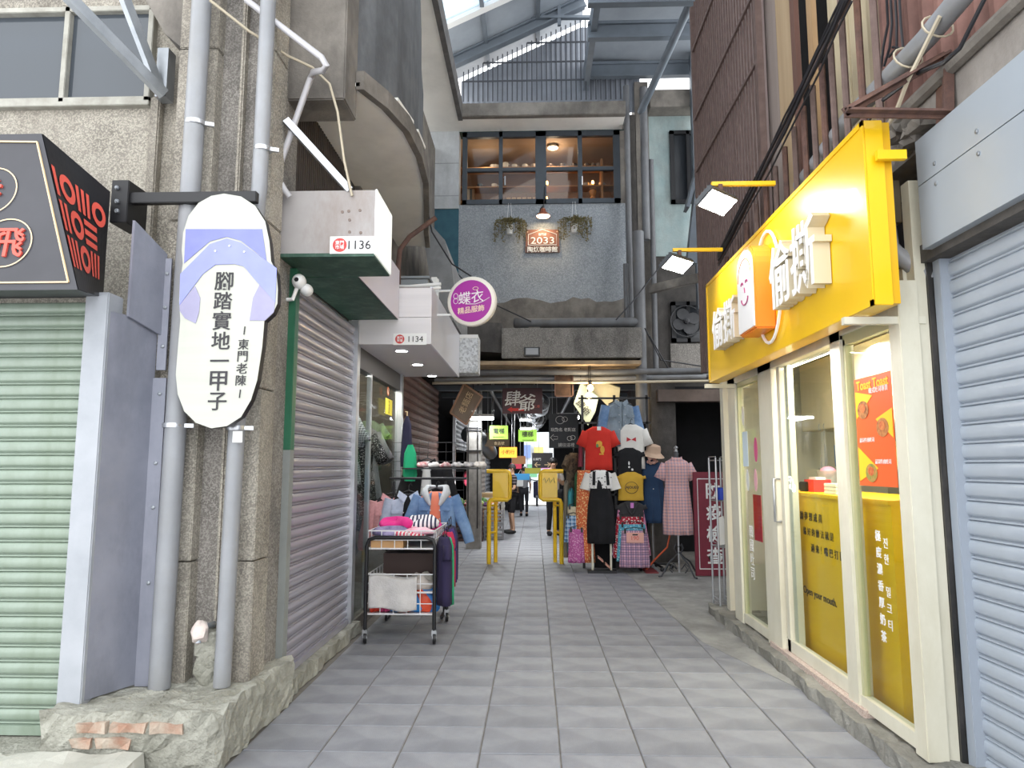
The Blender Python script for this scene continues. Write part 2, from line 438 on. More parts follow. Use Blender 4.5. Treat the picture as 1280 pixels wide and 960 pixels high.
# ================================================================ left facade above the side shutter
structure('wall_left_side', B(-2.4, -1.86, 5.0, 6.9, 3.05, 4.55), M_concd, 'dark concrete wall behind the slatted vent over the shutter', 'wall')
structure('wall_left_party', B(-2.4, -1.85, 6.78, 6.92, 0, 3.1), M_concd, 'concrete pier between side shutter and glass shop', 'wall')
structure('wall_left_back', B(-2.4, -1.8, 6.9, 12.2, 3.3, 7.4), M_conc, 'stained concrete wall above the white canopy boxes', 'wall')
# square concrete beam end (pebbled, pink-lit edge)
p0 = at(346, 128, Y=4.75); p1 = at(432, 128, Y=4.75)
structure('beam_end', B(p0.x - .05, p1.x, 4.72, 5.05, p0.z, 6.2), M_conc, 'square stained concrete beam end above box sign', 'beam', bevel=.01)
# curved balcony soffit
edge = [(-1.33, 5.0), (-1.2, 5.3), (-1.1, 5.7), (-1.07, 6.2), (-1.1, 6.8), (-1.2, 7.5), (-1.33, 8.3), (-1.4, 8.9)]
pts = [(x, y, 4.5) for x, y in edge] + [(-1.9, 8.9, 4.5), (-1.9, 5.0, 4.5)]
structure('balcony_soffit', MB().prism(pts, (0, 0, .03)), M_soff, 'smooth off-white underside of the curved balcony', 'soffit')
mb = MB()
mb.prism([(x + .03, y, 4.475) for x, y in edge] + [(x - .03, y, 4.475) for x, y in reversed(edge)], (0, 0, .15))
structure('balcony_edge', mb, M_conc, 'rough concrete rim of the curved balcony', 'balcony')
structure('balcony_wall', MB().prism([(x - .09, y, 4.625) for x, y in edge] + [(-1.9, 8.9, 4.625), (-1.9, 5.0, 4.625)], (0, 0, 2.0)), mat('weathered_grey_render', '#74777a', '#5a5c5f', scale=2.4, dirt='#46474a', dscale=2.5, rough=.9, bump=.4, bscale=40), 'weathered grey balcony parapet above the curved rim', 'wall')
# upper soffit with gutter edge, and the slab edge over the cafe window
yE = 11.7
zU = at(573, 149, Y=yE).z
structure('upper_soffit', MB().prism([(-1.27, 6.6, zU), (-1.27, yE, zU), (1.62, yE, zU), (1.62, 12.5, zU), (-2.4, 12.5, zU), (-2.4, 6.6, zU)], (0, 0, .04)), M_soff, 'pale painted soffit under the high roof slab', 'soffit')
structure('slab_edge', B(-1.26, 1.62, yE - .12, yE, zU - .01, at(680, 128, Y=yE - .1).z), M_conc, 'stained concrete slab edge above the cafe window', 'slab', bevel=.01)
structure('gutter_edge', B(-1.33, -1.25, 6.6, yE, zU - .03, zU + .28), mat('dark_gutter_concrete', '#6d6a68', '#514f4e', scale=4, rough=.85), 'dark gutter edge running along the high soffit', 'gutter')

# ================================================================ central facade over the market entrance
YF = 12.2
zW0 = at(600, 256, Y=YF).z; zW1 = at(600, 166, Y=YF).z; xW0 = at(578, 210, Y=YF).x; xW1 = at(775, 210, Y=YF).x
zB = at(600, 448, Y=11.4).z
zmid = at(650, 372, Y=YF).z
xR = at(783, 300, Y=YF).x; xJ = at(574, 220, Y=YF).x
structure('wall_back', B(xJ, xR, YF, YF + .25, zmid - .3, zW0), M_pebb, 'blue-grey pebble-render facade below the cafe window', 'wall')
rw = random.Random(12); jag = [(xJ + (xR - xJ)*i/22, YF - .012, zmid - .06 + rw.uniform(-.02, .035) + .04*math.sin(i*.9)) for i in range(23)]
structure('wall_back_lower', MB().prism([(xJ, YF - .012, zB), (xR, YF - .012, zB)] + jag[::-1], (0, .2, 0)), M_conc, 'dirty bare concrete band below the pebble render', 'wall')
structure('wall_back_left', B(-2.4, xJ, YF - .05, YF + .25, at(550, 262, Y=YF).z, zU), M_wht, 'white painted block wall left of the cafe window', 'wall')
structure('wall_back_left_lower', B(-2.4, xJ, YF - .02, YF + .25, zB, at(550, 262, Y=YF).z), mat('dark_teal_paint', '#37616f', '#2c5160', scale=5, rough=.8), 'dark teal painted wall patch under white blocks', 'wall')
structure('wall_back_lintel', B(xJ, xR, YF - .03, YF + .25, zW1, zU), mat('dark_green_paint', '#2f4744', '#263b39', scale=4, rough=.7), 'dark green lintel band over the cafe window', 'wall')
structure('wall_back_jamb', B(xW1, xR, YF, YF + .25, zW0, zW1), M_conc, 'concrete jamb right of the cafe window', 'wall')
for k in range(3):     # block courses on the white wall
    z = zU - .62 - .62 * k
    if z > at(550, 262, Y=YF).z + .2: B(-1.82, xJ, YF - .053, YF - .048, z, z + .012).build('course_line', mat('block_joint', '#8c8f91'), bpy.data.objects['wall_back_left'])
# cafe window
w2 = thing('window_2', 'wide dark-framed cafe window with lit shelves behind', 'window', ((xW0 + xW1)/2, YF, zW0), kind='structure')
M_dframe = mat('dark_blue_grey_frame', '#3a424b', '#323940', rough=.45)
def fbox(x0, x1, z0, z1, y0=YF - .03, y1=YF + .06, nm='window_frame', m=None): return B(x0, x1, y0, y1, z0, z1).build(nm, m or M_dframe, w2, bevel=.006)
fbox(xW0, xW1, zW0, zW0 + .09); fbox(xW0, xW1, zW1 - .1, zW1); fbox(xW0, xW0 + .09, zW0, zW1); fbox(xW1 - .12, xW1, zW0, zW1)
mulls = [at(p, 210, Y=YF).x for p in (626, 676, 725)]
for x, hw in zip(mulls, (.035, .1, .04)): fbox(x - hw, x + hw, zW0, zW1)
zc = at(650, 212, Y=YF).z; fbox(xW0, xW1, zc - .035, zc + .035, YF - .02, YF + .05, 'crossbar')
xs = [xW0 + .09] + mulls + [xW1 - .12]
for a, b in zip(xs, xs[1:]):
    for z0, z1 in ((zW0 + .09, zc), (zc, zW1 - .1)): B(a, b, YF + .015, YF + .022, z0, z1).build('pane', glass('cafe_glass', '#f4f0ea', refl=.03), w2)
for px in (630, 726):
    q = at(px, 222, Y=YF - .05); MB().tube([q, q + Vector((.02, -.05, 0)), q + Vector((.02, -.05, -.16))], .014, 6).build('window_handle', M_alu, w2, smooth=True)
# cafe room behind
M_cafe = mat('warm_brown_room_paint', '#8a6e5c', '#7a5f4e', scale=2, rough=.8)
structure('wall_cafe_back', B(-1.6, xR, 14.0, 14.1, 5.6, 8.0), M_cafe, 'warm brown rear wall of the upstairs cafe', 'wall')
structure('wall_cafe_side_left', B(-1.65, -1.55, 12.45, 14, 5.6, 8.0), M_cafe, 'brown left side wall of the upstairs cafe', 'wall')
structure('wall_cafe_side_right', B(xR - .06, xR, 12.45, 14, 5.6, 8.0), M_cafe, 'brown right side wall of the upstairs cafe', 'wall')
structure('ceiling_cafe', B(-1.6, xR, 12.45, 14.1, 7.72, 7.8), mat('cafe_ceiling_paint', '#b59a80', rough=.8), 'tan ceiling of the upstairs cafe', 'ceiling')
structure('floor_cafe', B(-1.6, xR, 12.45, 14.1, 5.5, 5.6), M_cafe, 'floor of the upstairs cafe', 'floor')

# planter trough / concrete canopy ledge below the facade
a = at(627, 410, Y=11.35); b = at(803, 447, Y=11.35)
tr = MB()
tr.box(a.x, b.x, 11.35, 11.45, b.z, a.z); tr.box(a.x, a.x + .08, 11.4, YF, b.z, a.z); tr.box(b.x - .08, b.x, 11.4, YF, b.z, a.z); tr.box(a.x, b.x, 11.4, YF, b.z, b.z + .08)
structure('trough', tr, M_pebd, 'dark pebbled concrete trough ledge jutting from the facade', 'ledge', bevel=.01)
structure('entrance_soffit', B(-1.5, 1.75, 11.3, 13.2, zB - .12, zB - .06), mat('tan_stained_soffit', '#b59c7c', '#93806a', scale=2, dirt='#6d5f50', dscale=2, rough=.85), 'tan stained soffit above the market entrance', 'soffit')
c0 = at(583, 395, Y=11.2); c1 = at(627, 470, Y=11.2)
structure('side_ledge', MB().prism([(-2.3, 10.6, b.z + .1), (a.x, 11.4, b.z + .1), (a.x, 12.2, b.z + .1), (-2.3, 12.2, b.z + .1)], (0, 0, .5)), M_concd, 'dark concrete ledge beside the trough', 'ledge')

# ================================================================ right bay at the back
YR = 12.4
xc0 = at(796, 300, Y=YR).x; xc1 = at(813, 300, Y=YR).x
structure('column_back', B(xc0, xc1, YR - .1, YR + .3, 0, at(800, 106, Y=YR).z), M_conc, 'grimy concrete column beside the drain pipes', 'column')
zt0 = at(850, 320, Y=YR).z; zt1 = at(850, 145, Y=YR).z
structure('wall_back_right_upper', B(xc1, 4.2, YR, YR + .2, zt0, zt1), M_teal, 'flaking teal wall high in the right rear bay', 'wall')
structure('wall_back_right_lower', B(xc1, 4.2, YR + .02, YR + .2, at(850, 490, Y=YR).z, zt0), M_concd, 'grimy wall around the old exhaust fan', 'wall')
structure('wall_back_right_ledge', B(xc1, 4.2, YR - .35, YR + .3, zt1, at(850, 124, Y=YR).z), M_conc, 'concrete ledge above the teal wall', 'ledge')
structure('wall_back_right_granite', B(at(838, 450, Y=YR).x, 4.2, YR - .04, YR + .1, at(850, 466, Y=YR).z, at(850, 430, Y=YR).z), M_pebd, 'speckled grey panel under the exhaust fan', 'wall')
zl = at(850, 502, Y=11.9).z
structure('lintel_right', B(at(822, 490, Y=11.9).x, 4.0, 11.85, 12.1, zl, at(850, 487, Y=11.9).z), mat('reddish_concrete', '#6f625b', '#5b504a', scale=4, rough=.9), 'reddish concrete lintel over the dark doorway', 'lintel')
structure('wall_back_right_pier', B(at(815, 560, Y=12.1).x, at(845, 560, Y=12.1).x, 12.05, 12.3, 0, zl + .4), M_concd, 'dark pier left of the dark doorway', 'wall')
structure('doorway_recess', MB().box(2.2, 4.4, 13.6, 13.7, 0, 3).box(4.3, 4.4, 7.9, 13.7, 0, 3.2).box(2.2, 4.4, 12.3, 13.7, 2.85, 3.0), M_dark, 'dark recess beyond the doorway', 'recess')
structure('wall_back_gap', B(xR, xc0 + .01, YF + .1, YF + .3, 3.2, zU + .35), M_concd, 'dark strip of wall behind the corner drain pipes', 'wall')
# windows and fan in the bay
def dark_window(name, label, x0, x1, y0, y1, n):
    p = at(x0, y0, Y=YR); q = at(x1, y1, Y=YR)
    t = thing(name, label, 'window', ((p.x + q.x)/2, YR, q.z), kind='structure')
    for a in ((p.x, q.x, p.z - .07, p.z), (p.x, q.x, q.z, q.z + .07), (p.x, p.x + .08, q.z, p.z), (q.x - .08, q.x, q.z, p.z), ((p.x+q.x)/2 - .03, (p.x+q.x)/2 + .03, q.z, p.z)):
        B(a[0], a[1], YR - .06, YR + .02, a[2], a[3]).build('window_frame', BLACK(), t)
    B(p.x, q.x, YR - .02, YR - .01, q.z, p.z).build('pane', mat('dark_pane', '#24272b', rough=.2), t)  # plain near-black pane
    return t, p, q
dark_window('window_3', 'dark tall window in the flaking teal wall', 836, 884, 165, 255, 3)
t, p, q = dark_window('window_4', 'black opening holding an old exhaust fan', 838, 882, 378, 428, 4)
fc = Vector(((p.x + q.x)/2 - .05, YR - .1, (p.z + q.z)/2))
fan = thing('exhaust_fan', 'old dusty exhaust fan with round blades in black opening', 'fan', fc)
M_fan = mat('dusty_dark_metal', '#4a4a4c', '#38383a', rough=.7)
for k in range(4):
    a0 = k * PI/2 + .4; cc = fc + Vector((math.cos(a0)*.14, 0, math.sin(a0)*.14))
    MB().prism([cc + Vector((math.cos(u)*.11, .02*math.sin(u), math.sin(u)*.11)) for u in [2*PI*i/12 for i in range(12)]], (0, .012, 0)).build('blade', M_fan, fan)
MB().lathe([(.05, 0), (.05, .06), (.02, .08)], fc, 12, (0, -1, 0)).build('hub', M_fan, fan)
MB().tube([fc + Vector((math.cos(u)*.28, -.01, math.sin(u)*.28)) for u in [2*PI*i/24 for i in range(25)]], .012, 6, False).build('guard_ring', M_fan, fan)

# ================================================================ roof over the back of the alley
def roofpt(px, py, Y): return at(px, py, Y=Y)
L0 = at(571, 78, Y=11.9); L1 = at(702, 18, Y=11.9); ridge = at(745, 0, Y=11.9)
sl = (L1.z - L0.z) / (L1.x - L0.x)
def zroof(x): return L0.z + sl * (x - L0.x)
xr0, xr1 = -1.8, .95
M_panel = mat('white_sandwich_panel', '#9aa1a9', '#8c939b', scale=2, rough=.6)
YK = next(y for y in [8 + .02*i for i in range(200)] if at(567, 26, Y=y).z >= zroof(at(567, 26, Y=y).x) + .1)
for i, (y0, y1, m, nm, lb) in enumerate(((5.5, YK - .04, glass('skylight_sheet', '#dfeaf2', refl=.05, body=.35, bodyc='#dbe8f0'), 'skylight_sheet', 'translucent skylight sheet over the alley'),
                                 (YK + .04, 12.6, M_panel, 'roof_panel', 'pale sandwich roof panel beside the skylight'))):
    structure(nm, MB().prism([(xr0, y0, zroof(xr0) + .12), (xr1, y0, zroof(xr1) + .12), (xr1, y1, zroof(xr1) + .12), (xr0, y1, zroof(xr0) + .12)], (0, 0, .05)), m, lb, 'roof')
structure('roof_panel', MB().prism([(1.0, 5.5, zroof(xr1)-.9), (3.6, 5.5, zroof(xr1) - 1.0), (3.6, 12.6, zroof(xr1) - 1.0), (1.0, 12.6, zroof(xr1)-.9)], (0, 0, .05)), M_panel, 'lower pale roof panel over the right side of the alley', 'roof')
structure('roof_panel', MB().prism([(-6.2, .6, 8.9), (4.6, .6, 8.9), (4.6, 5.6, 8.9), (-6.2, 5.6, 8.9)], (0, 0, .06)), M_panel, 'near roof panel covering the mouth of the alley', 'roof')
rf = thing('roof_frame', 'blue-grey steel roof frame of rafters and purlins over the alley', 'roof frame', (0, 12, L0.z), kind='structure')
def rbeam(p, q, w, h, nm='rafter', m=None): return MB().beam(p, q, w, h).build(nm, m or M_bluesteel, rf)
for y in (11.85, 9.6, 7.8):
    for dz in (-.09, .09): rbeam((xr0, y, zroof(xr0) + dz), (xr1, y, zroof(xr1) + dz), .14, .03, 'rafter_flange')
    rbeam((xr0, y, zroof(xr0)), (xr1, y, zroof(xr1)), .03, .18, 'rafter')
rbeam((xr0, YK, zroof(xr0) + .1), (xr1, YK, zroof(xr1) + .1), .14, .1, 'glazing_bar', WHITE())
for x in (-.85, .1): rbeam((x, 5.5, zroof(x) + .1), (x, 12.6, zroof(x) + .1), .07, .07, 'purlin')
zr = at(733, 105, Y=12.2).z; xr_ = at(733, 105, Y=12.2).x
rbeam((xr_, 5.5, zr + .14), (xr_, 12.4, zr + .14), .1, .36, 'valley_beam')
for py, Y in ((96, 12.2), (48, 10.6), (5, 9.2)):
    p = at(735, py, Y=Y); rbeam((p.x, Y, p.z), (3.5, Y, p.z), .12, .05, 'cross_beam_flange'); rbeam((p.x, Y, p.z + .12), (3.5, Y, p.z + .12), .04, .2, 'cross_beam'); rbeam((p.x, Y, p.z + .24), (3.5, Y, p.z + .24), .12, .05, 'cross_beam_flange')
p = at(865, 0, Y=9.6); q = at(801, 140, Y=12.0)
MB().tube([p + (p - q) * .3, q], .065, 10).build('brace_pipe', M_bluesteel, rf, smooth=True)
for px in (873, 866): 
    p = at(px, 60, Y=11.9); B(p.x - .06, p.x + .06, 11.85, 12.0, 4.3, 9.0).build('post', M_bluesteel, rf)
# plate bracket of blue steel in the bay
p = at(868, 215, Y=10.5); q = at(850, 330, Y=10.5)
rbeam(at(882, 170, Y=10.5), at(858, 262, Y=10.5), .05, .25, 'gusset'); rbeam(at(874, 240, Y=10.6), at(864, 330, Y=10.6), .16, .16, 'post')
rbeam(at(640, 22, Y=11.8), at(738, 22, Y=11.8), .08, .05, 'tie_beam'); rbeam(at(699, 0, Y=11.8), at(699, 32, Y=11.8), .06, .06, 'king_post')
# gable grille
zg0 = at(640, 126, Y=12.05).z
gr = thing('gable_grille', 'tall iron bar grille closing the gable above the slab edge', 'grille', (0, 12.05, zg0), kind='structure')
for k in range(34):
    x = -1.28 + .09 * k
    zt_ = min(zroof(x) - .15, 20) if x < xr_ else zr
    MB().tube([(x, 12.05, zg0), (x, 12.05, zt_)], .011, 6).build('bar', mat('dark_iron', '#3c3f46', rough=.6), gr)
for py in (101, 78, 54):
    z = at(640, py, Y=12.05).z; xa = max(-1.3, L0.x + (z + .15 - L0.z) / sl); B(xa, xr_, 12.04, 12.06, z - .012, z + .012).build('rail', mat('dark_iron', '#3c3f46'), gr)
mb = MB(); pr = []
for i in range(68):
    x = -1.35 + .05 * i; pr.append((x, 12.35 + (.02 if i % 2 else 0)))
zsh = at(640, 66, Y=12.35).z
for (xa, ya), (xb, yb) in zip(pr, pr[1:]):
    za = min(zroof(min(xa, .9)) - .13, zsh + .9); zb_ = min(zroof(min(xb, .9)) - .13, zsh + .6)
    mb.add([(xa, ya, zg0 - .1), (xb, yb, zg0 - .1), (xb, yb, zb_), (xa, ya, za)], [(0, 1, 2, 3)])
structure('gable_sheet', mb, mat('grey_corrugated_sheet', '#8d929b', '#7b8089', rough=.6, scale=3), 'grey corrugated sheet behind the gable grille', 'wall', solid=.004)
# ================================================================ roller shutters
def shutter_slats(root, p0, p1, z0, z1, pitch, normal, m, first=0):
    p0 = Vector((p0[0], p0[1], 0)); p1 = Vector((p1[0], p1[1], 0)); n = Vector((normal[0], normal[1], 0))
    prof = [(-.008, 0), (.006, .03), (.009, .08), (.006, .13), (-.010, .16), (-.010, .22), (.008, .26), (.014, .38), (.016, .62), (.014, .86), (.008, .95), (-.008, 1.0)]
    vs = []
    for p in (p0, p1): vs += [p + n * d * (pitch / .085) + Vector((0, 0, z * pitch)) for d, z in prof]
    k = len(prof); fs = [(i, i + 1, k + i + 1, k + i) for i in range(k - 1)]
    me = MB().add(vs, fs).mesh('slat'); me.materials.append(m); me.shade_smooth(); me.transform(Matrix.Translation(-OFF[root.name]))
    c = int((z1 - z0) / pitch)
    for i in range(c):
        o = link('slat', me, root); o.location = (0, 0, z0 + i * pitch)
    MB().add([p0 + n * .03 + Vector((0, 0, z0 - .05)), p1 + n * .03 + Vector((0, 0, z0 - .05)), p1 + n * .03 + Vector((0, 0, z0)), p0 + n * .03 + Vector((0, 0, z0)),
              p0 - n * .01 + Vector((0, 0, z0 - .05)), p1 - n * .01 + Vector((0, 0, z0 - .05)), p1 - n * .01 + Vector((0, 0, z0)), p0 - n * .01 + Vector((0, 0, z0))],
             [(0, 1, 2, 3), (4, 7, 6, 5), (0, 4, 5, 1), (3, 2, 6, 7), (0, 3, 7, 4), (1, 5, 6, 2)]).build('bottom_rail', m, root)
def cut_slat(root, p0, p1, z0, z1, normal, m): pass

# far-left pale green shutter
sh = thing('roller_shutter', 'pale green roller shutter under the black sign', 'shutter', (-3.3, 4.0, .11))
shutter_slats(sh, (-4.6, 4.0), (-2.63, 4.0), .17, 2.6, .083, (0, -1), mat('pale_green_enamel', '#93a193', '#7f8d80', scale=4, stretch=(.3, 1, 1), rough=.4, dirt='#74826f', dscale=3, coat=.2))
B(-2.64, -2.5, 3.93, 4.08, .11, 2.62).build('guide_rail', mat('pale_grey_enamel', '#a9acb2', '#989ca2', scale=3, rough=.5), sh, bevel=.006)
# folded steel side panel between shutter and pillar
sp = thing('steel_side_panel', 'grey folded steel panel between green shutter and pillar', 'panel', (-2.45, 4.15, .3))
M_pan = mat('lavender_grey_steel', '#8f919d', '#7b7e8a', scale=2, rough=.5, metal=.15, dirt='#6a6c76', dscale=2.5)
MB().prism([(-2.5, 3.96, .31), (-2.38, 4.26, .31), (-2.40, 4.27, .31), (-2.52, 3.97, .31)], (0, 0, 2.2)).build('sheet', M_pan, sp)
B(-2.385, -2.30, 4.25, 4.262, .3, 2.15).build('flange', M_pan, sp)
MB().prism([(-2.46, 4.05, 2.5), (-2.36, 4.26, 2.42), (-2.36, 4.26, 2.95), (-2.46, 4.05, 3.1)], (.015, 0, 0)).build('upper_sheet', M_pan, sp)
B(-2.37, -2.31, 4.25, 4.262, 2.2, 2.92).build('flange', M_pan, sp)
for z in (.9, 1.35, 1.62, 2.05, 2.35, 2.6, 2.82): MB().lathe([(.012, 0), (.012, .006), (.006, .01)], (-2.335, 4.25, z), 8, (0, -1, 0)).build('rivet', M_steel, sp)

# ================================================================ black sign with the red ring pattern
FT, FB, RT, RB = at(52, 167, Y=3.66), at(97, 362, Y=3.52), at(137, 240, Y=4.02), at(128, 372, Y=4.02)
bs = thing('shop_sign', 'black sloping box sign with gold rings and red characters', 'sign', (-3.2, 3.7, FB.z))
M_blk = mat('satin_black_panel', '#3a3a40', '#313137', scale=3, rough=.45)
M_red = mat('coral_red_lettering', '#d8584a', rough=.5); M_gold = mat('pale_gold_line', '#e0c49a', rough=.45)
LT = Vector((-5.2, FT.y, FT.z)); LB = Vector((-5.2, FB.y, FB.z))
mb = MB().add([LT, FT, FB, LB, (-5.2, 4.05, RT.z), RT, RB, (-5.2, 4.05, RB.z)], [(0, 1, 2, 3), (4, 5, 1, 0), (3, 2, 6, 7), (0, 3, 7, 4), (5, 4, 7, 6)])
mb.build('body', M_blk, bs)
up = (FT - FB); upv = Vector((0, up.y, up.z)).normalized(); nf = Vector((1, 0, 0)).cross(upv)
def fpt(px, py):
    # point on the sloped front
    a, b, c = ray(px, py); d = Vector((a, b, c)); o = Vector((0, 0, EYE)); t = (FB - o).dot(nf) / d.dot(nf); return o + d * t
M_side = mat('deep_black_film', '#17171c', rough=.35)
def sd(s, t):
    """point on the right flank of the sign: s front to rear, t bottom to top"""
    n = (RB - FB).cross(FT - FB).normalized()
    if n.x < 0: n = -n
    return (FB * (1 - s) + RB * s) * (1 - t) + (FT * (1 - s) + RT * s) * t + n * .004
MB().grid(lambda u, v: sd(u, v), 14, 14).build('side_film', M_side, bs)
def spoly(poly): 
    n = Vector((.004, -.002, 0)); ps = [sd(s, t) + n for s, t in poly]
    MB().add(ps, [tuple(range(len(ps)))]).build('pattern', M_red, bs)
def sring(cs, ct, ro, ri, kx=1.65):
    n = Vector((.004, -.002, 0)); vs = []; k = 20
    for r in (ro, ri): vs += [sd(cs + kx * r * math.cos(2*PI*i/k), ct + r * math.sin(2*PI*i/k)) + n for i in range(k)]
    MB().add(vs, [(i, (i+1) % k, k + (i+1) % k, k + i) for i in range(k)]).build('pattern', M_red, bs)
for ct, row in ((.70, 'IOIIIOII'), (.47, 'IIOEO'), (.24, 'IIIOIII')):
    s = .02
    for kind in row:
        wd = .27 if kind in 'OE' else .066
        if s + wd > 1.0: break
        if kind == 'O': sring(s + wd/2, ct, .1, .052, 1.32)
        elif kind == 'E':
            for d in (-.075, 0, .075): spoly([(s, ct + d - .022), (s + wd, ct + d - .022), (s + wd, ct + d + .022), (s, ct + d + .022)])
        else: spoly([(s, ct - .1), (s + .052, ct - .1), (s + .052, ct + .1), (s, ct + .1)])
        s += wd + .024
def ring(c, r, wd, m, nm):
    k = 40; vs = []
    for q in (r, r - wd): vs += [c + Vector((1, 0, 0)) * q * math.cos(2*PI*i/k) + upv * q * math.sin(2*PI*i/k) - nf * -.006 for i in range(k)]
    MB().add(vs, [(i, (i+1) % k, k + (i+1) % k, k + i) for i in range(k)]).build(nm, m, bs)
c1 = fpt(-10, 239); c2 = fpt(8, 304)
for c in (c1, c2): ring(c, .145, .007, M_gold, 'gold_ring')
text('飛', fpt(11, 304), (1, 0, 0), upv, M_red, bs, h=.17, bold=.012, ext=.012); text('香', fpt(-16, 241), (1, 0, 0), upv, M_red, bs, h=.17, bold=.012, ext=.012)
q0, q1, q2 = fpt(-40, 177), fpt(47, 178), fpt(86, 353)
for p, q in ((q0, q1), (q1, q2), (q2, Vector((q0.x, q2.y, q2.z)))): MB().beam(p + nf * .004, q + nf * .004, .008, .008).build('gold_line', M_gold, bs)

# ================================================================ hanging slipper sign on its bracket
YS = 4.08
def sl_(u, v, Y=YS): return at(u / 2.822, 220 + v / 2.822, Y=Y)
br = thing('sign_bracket', 'black steel bracket arm carrying the slipper sign', 'bracket', at(150, 245, Y=4.15))
a0, a1 = at(152, 249, Y=4.15), at(322, 247, Y=4.15)
MB().beam(a0, (a1.x, a0.y, a0.z), .05, .07).build('arm', BLACK(), br, bevel=.004)
p = at(140, 225, Y=4.1); q = at(150, 278, Y=4.1); B(p.x, q.x + .04, 4.10, 4.32, q.z, p.z).build('plate', BLACK(), br, bevel=.004)
for py in (235, 252, 264): MB().lathe([(.014, 0), (.014, .012), (.007, .02)], at(147, py, Y=4.1), 8, (0, -1, 0)).build('bolt', M_steel, br)
ss = thing('slipper_sign', 'hanging slipper-shaped sign with blue strap and vertical lettering', 'sign', sl_(770, 890))
outl = [(790, 62), (850, 72), (900, 105), (935, 160), (950, 230), (956, 300), (975, 340), (980, 400), (978, 450), (962, 485), (932, 512), (925, 600), (907, 720), (885, 790), (850, 850), (800, 882), (745, 890), (690, 870), (650, 830), (627, 770), (620, 700), (628, 600), (636, 510), (632, 440), (635, 370), (645, 310), (641, 260), (646, 200), (665, 140), (700, 95), (745, 70)]
MB().prism([sl_(*q) for q in outl], (0, .06, 0)).build('board', BLACK(), ss)
M_slip = mat('off_white_vinyl', '#bcbdb3', '#b3b4aa', scale=3, stretch=(.2, 1, 4), rough=.5, dirt='#c3c4b8', dscale=2)
MB().prism([sl_(u, v, YS - .004) for u, v in outl], (0, .004, 0)).build('face', M_slip, ss)
def patch(pts, m, y, nm): MB().prism([sl_(u, v, YS - y) for u, v in pts], (0, .003, 0)).build(nm, m, ss)
patch([(655, 187), (924, 187), (940, 298), (850, 228), (800, 214), (740, 230), (649, 308)], mat('indigo_vinyl', '#7d83bd', '#7479b2', rough=.5), .008, 'strap_band')
patch([(636, 345), (740, 240), (800, 220), (850, 235), (976, 325), (970, 445), (905, 372), (860, 318), (830, 310), (760, 312), (715, 345), (633, 455)], mat('periwinkle_vinyl', '#8f95d6', '#868ccd', rough=.5), .010, 'strap')
M_lil = mat('lilac_grey_vinyl', '#9a97b3', '#918eaa', rough=.5)
patch([(633, 455), (688, 388), (706, 430), (702, 480), (690, 520), (652, 502), (634, 476)], M_lil, .008, 'strap_side')
patch([(970, 445), (918, 378), (892, 430), (880, 510), (934, 510), (966, 480)], M_lil, .008, 'strap_side')
M_ink = mat('dark_ink', '#2d2b30', rough=.6)
tc, bc = sl_(790, 370, YS - .008), sl_(766, 795, YS - .008)
for i, ch in enumerate('腳踏實地一甲子'): text(ch, tc.lerp(bc, i / 6), (1, 0, 0), tc - bc, M_ink, ss, h=None if ch == '一' else .118, w=.112, bold=.006, ext=.002)
tc, bc = sl_(862, 545, YS - .008), sl_(846, 768, YS - .008)
for i, ch in enumerate('東門老陳'): text(ch, tc.lerp(bc, .22 + i * .19), (1, 0, 0), tc - bc, M_ink, ss, h=.064, w=.064, ext=.002)
for p in (tc, bc): MB().beam(p + Vector((.002, 0, .025)), p + Vector((-.002, 0, -.025)), .006, .003).build('dash', M_ink, ss)
for u, v in ((760, 265), (810, 247), (862, 268)): MB().lathe([(.007, 0), (.007, .004)], sl_(u, v, YS - .01), 8, (0, -1, 0)).build('eyelet', M_alu, ss)

# ================================================================ drain pipes on the pillar
def pipe(label, pts, r, m=M_pvc, nm='drain_pipe', clamps=(), n=12, group=None):
    pts = [Vector(p) for p in pts]
    t = thing(nm, label, 'pipe', min(pts, key=lambda q: q.z), group=group)
    MB().tube(pts, r, n).build('tube', m, t, smooth=True)
    for c in clamps:
        c = Vector(c); MB().lathe([(r + .006, -.014), (r + .008, 0), (r + .006, .014)], c, n, (0, 0, 1)).build('clamp', M_alu, t, smooth=True)
        MB().beam(c + Vector((r, 0, 0)), c + Vector((r + .05, .02, 0)), .025, .025).build('clamp_bolt', M_alu, t)
    return t
xa, xb = at(249, 80, Y=4.22), at(202, 810, Y=4.22)
pipe('thick grey drain pipe running behind the slipper sign', [(xb.x, 4.22, .3), (xa.x - .01, 4.22, 3.4), (xa.x, 4.22, 6.5)], .062, clamps=[(xb.x, 4.22, at(222, 532, Y=4.22).z), (xa.x, 4.22, at(247, 155, Y=4.22).z)])
xa, xb = at(333, 80, Y=4.27), at(280, 800, Y=4.27)
pipe('thinner grey drain pipe at the pillar edge, small sticker on it', [(xb.x, 4.27, .3), (xb.x + .02, 4.27, 2.0), (xa.x - .01, 4.27, 3.4), (xa.x, 4.27, 6.5)], .05, clamps=[(xb.x + .015, 4.27, at(300, 535, Y=4.27).z), (xa.x, 4.27, at(324, 187, Y=4.27).z)])
st = at(297, 545, Y=4.215); B(st.x - .03, st.x + .03, 4.212, 4.216, st.z - .04, st.z + .03).build('sticker', WHITE(), bpy.data.objects['drain_pipe.001'])
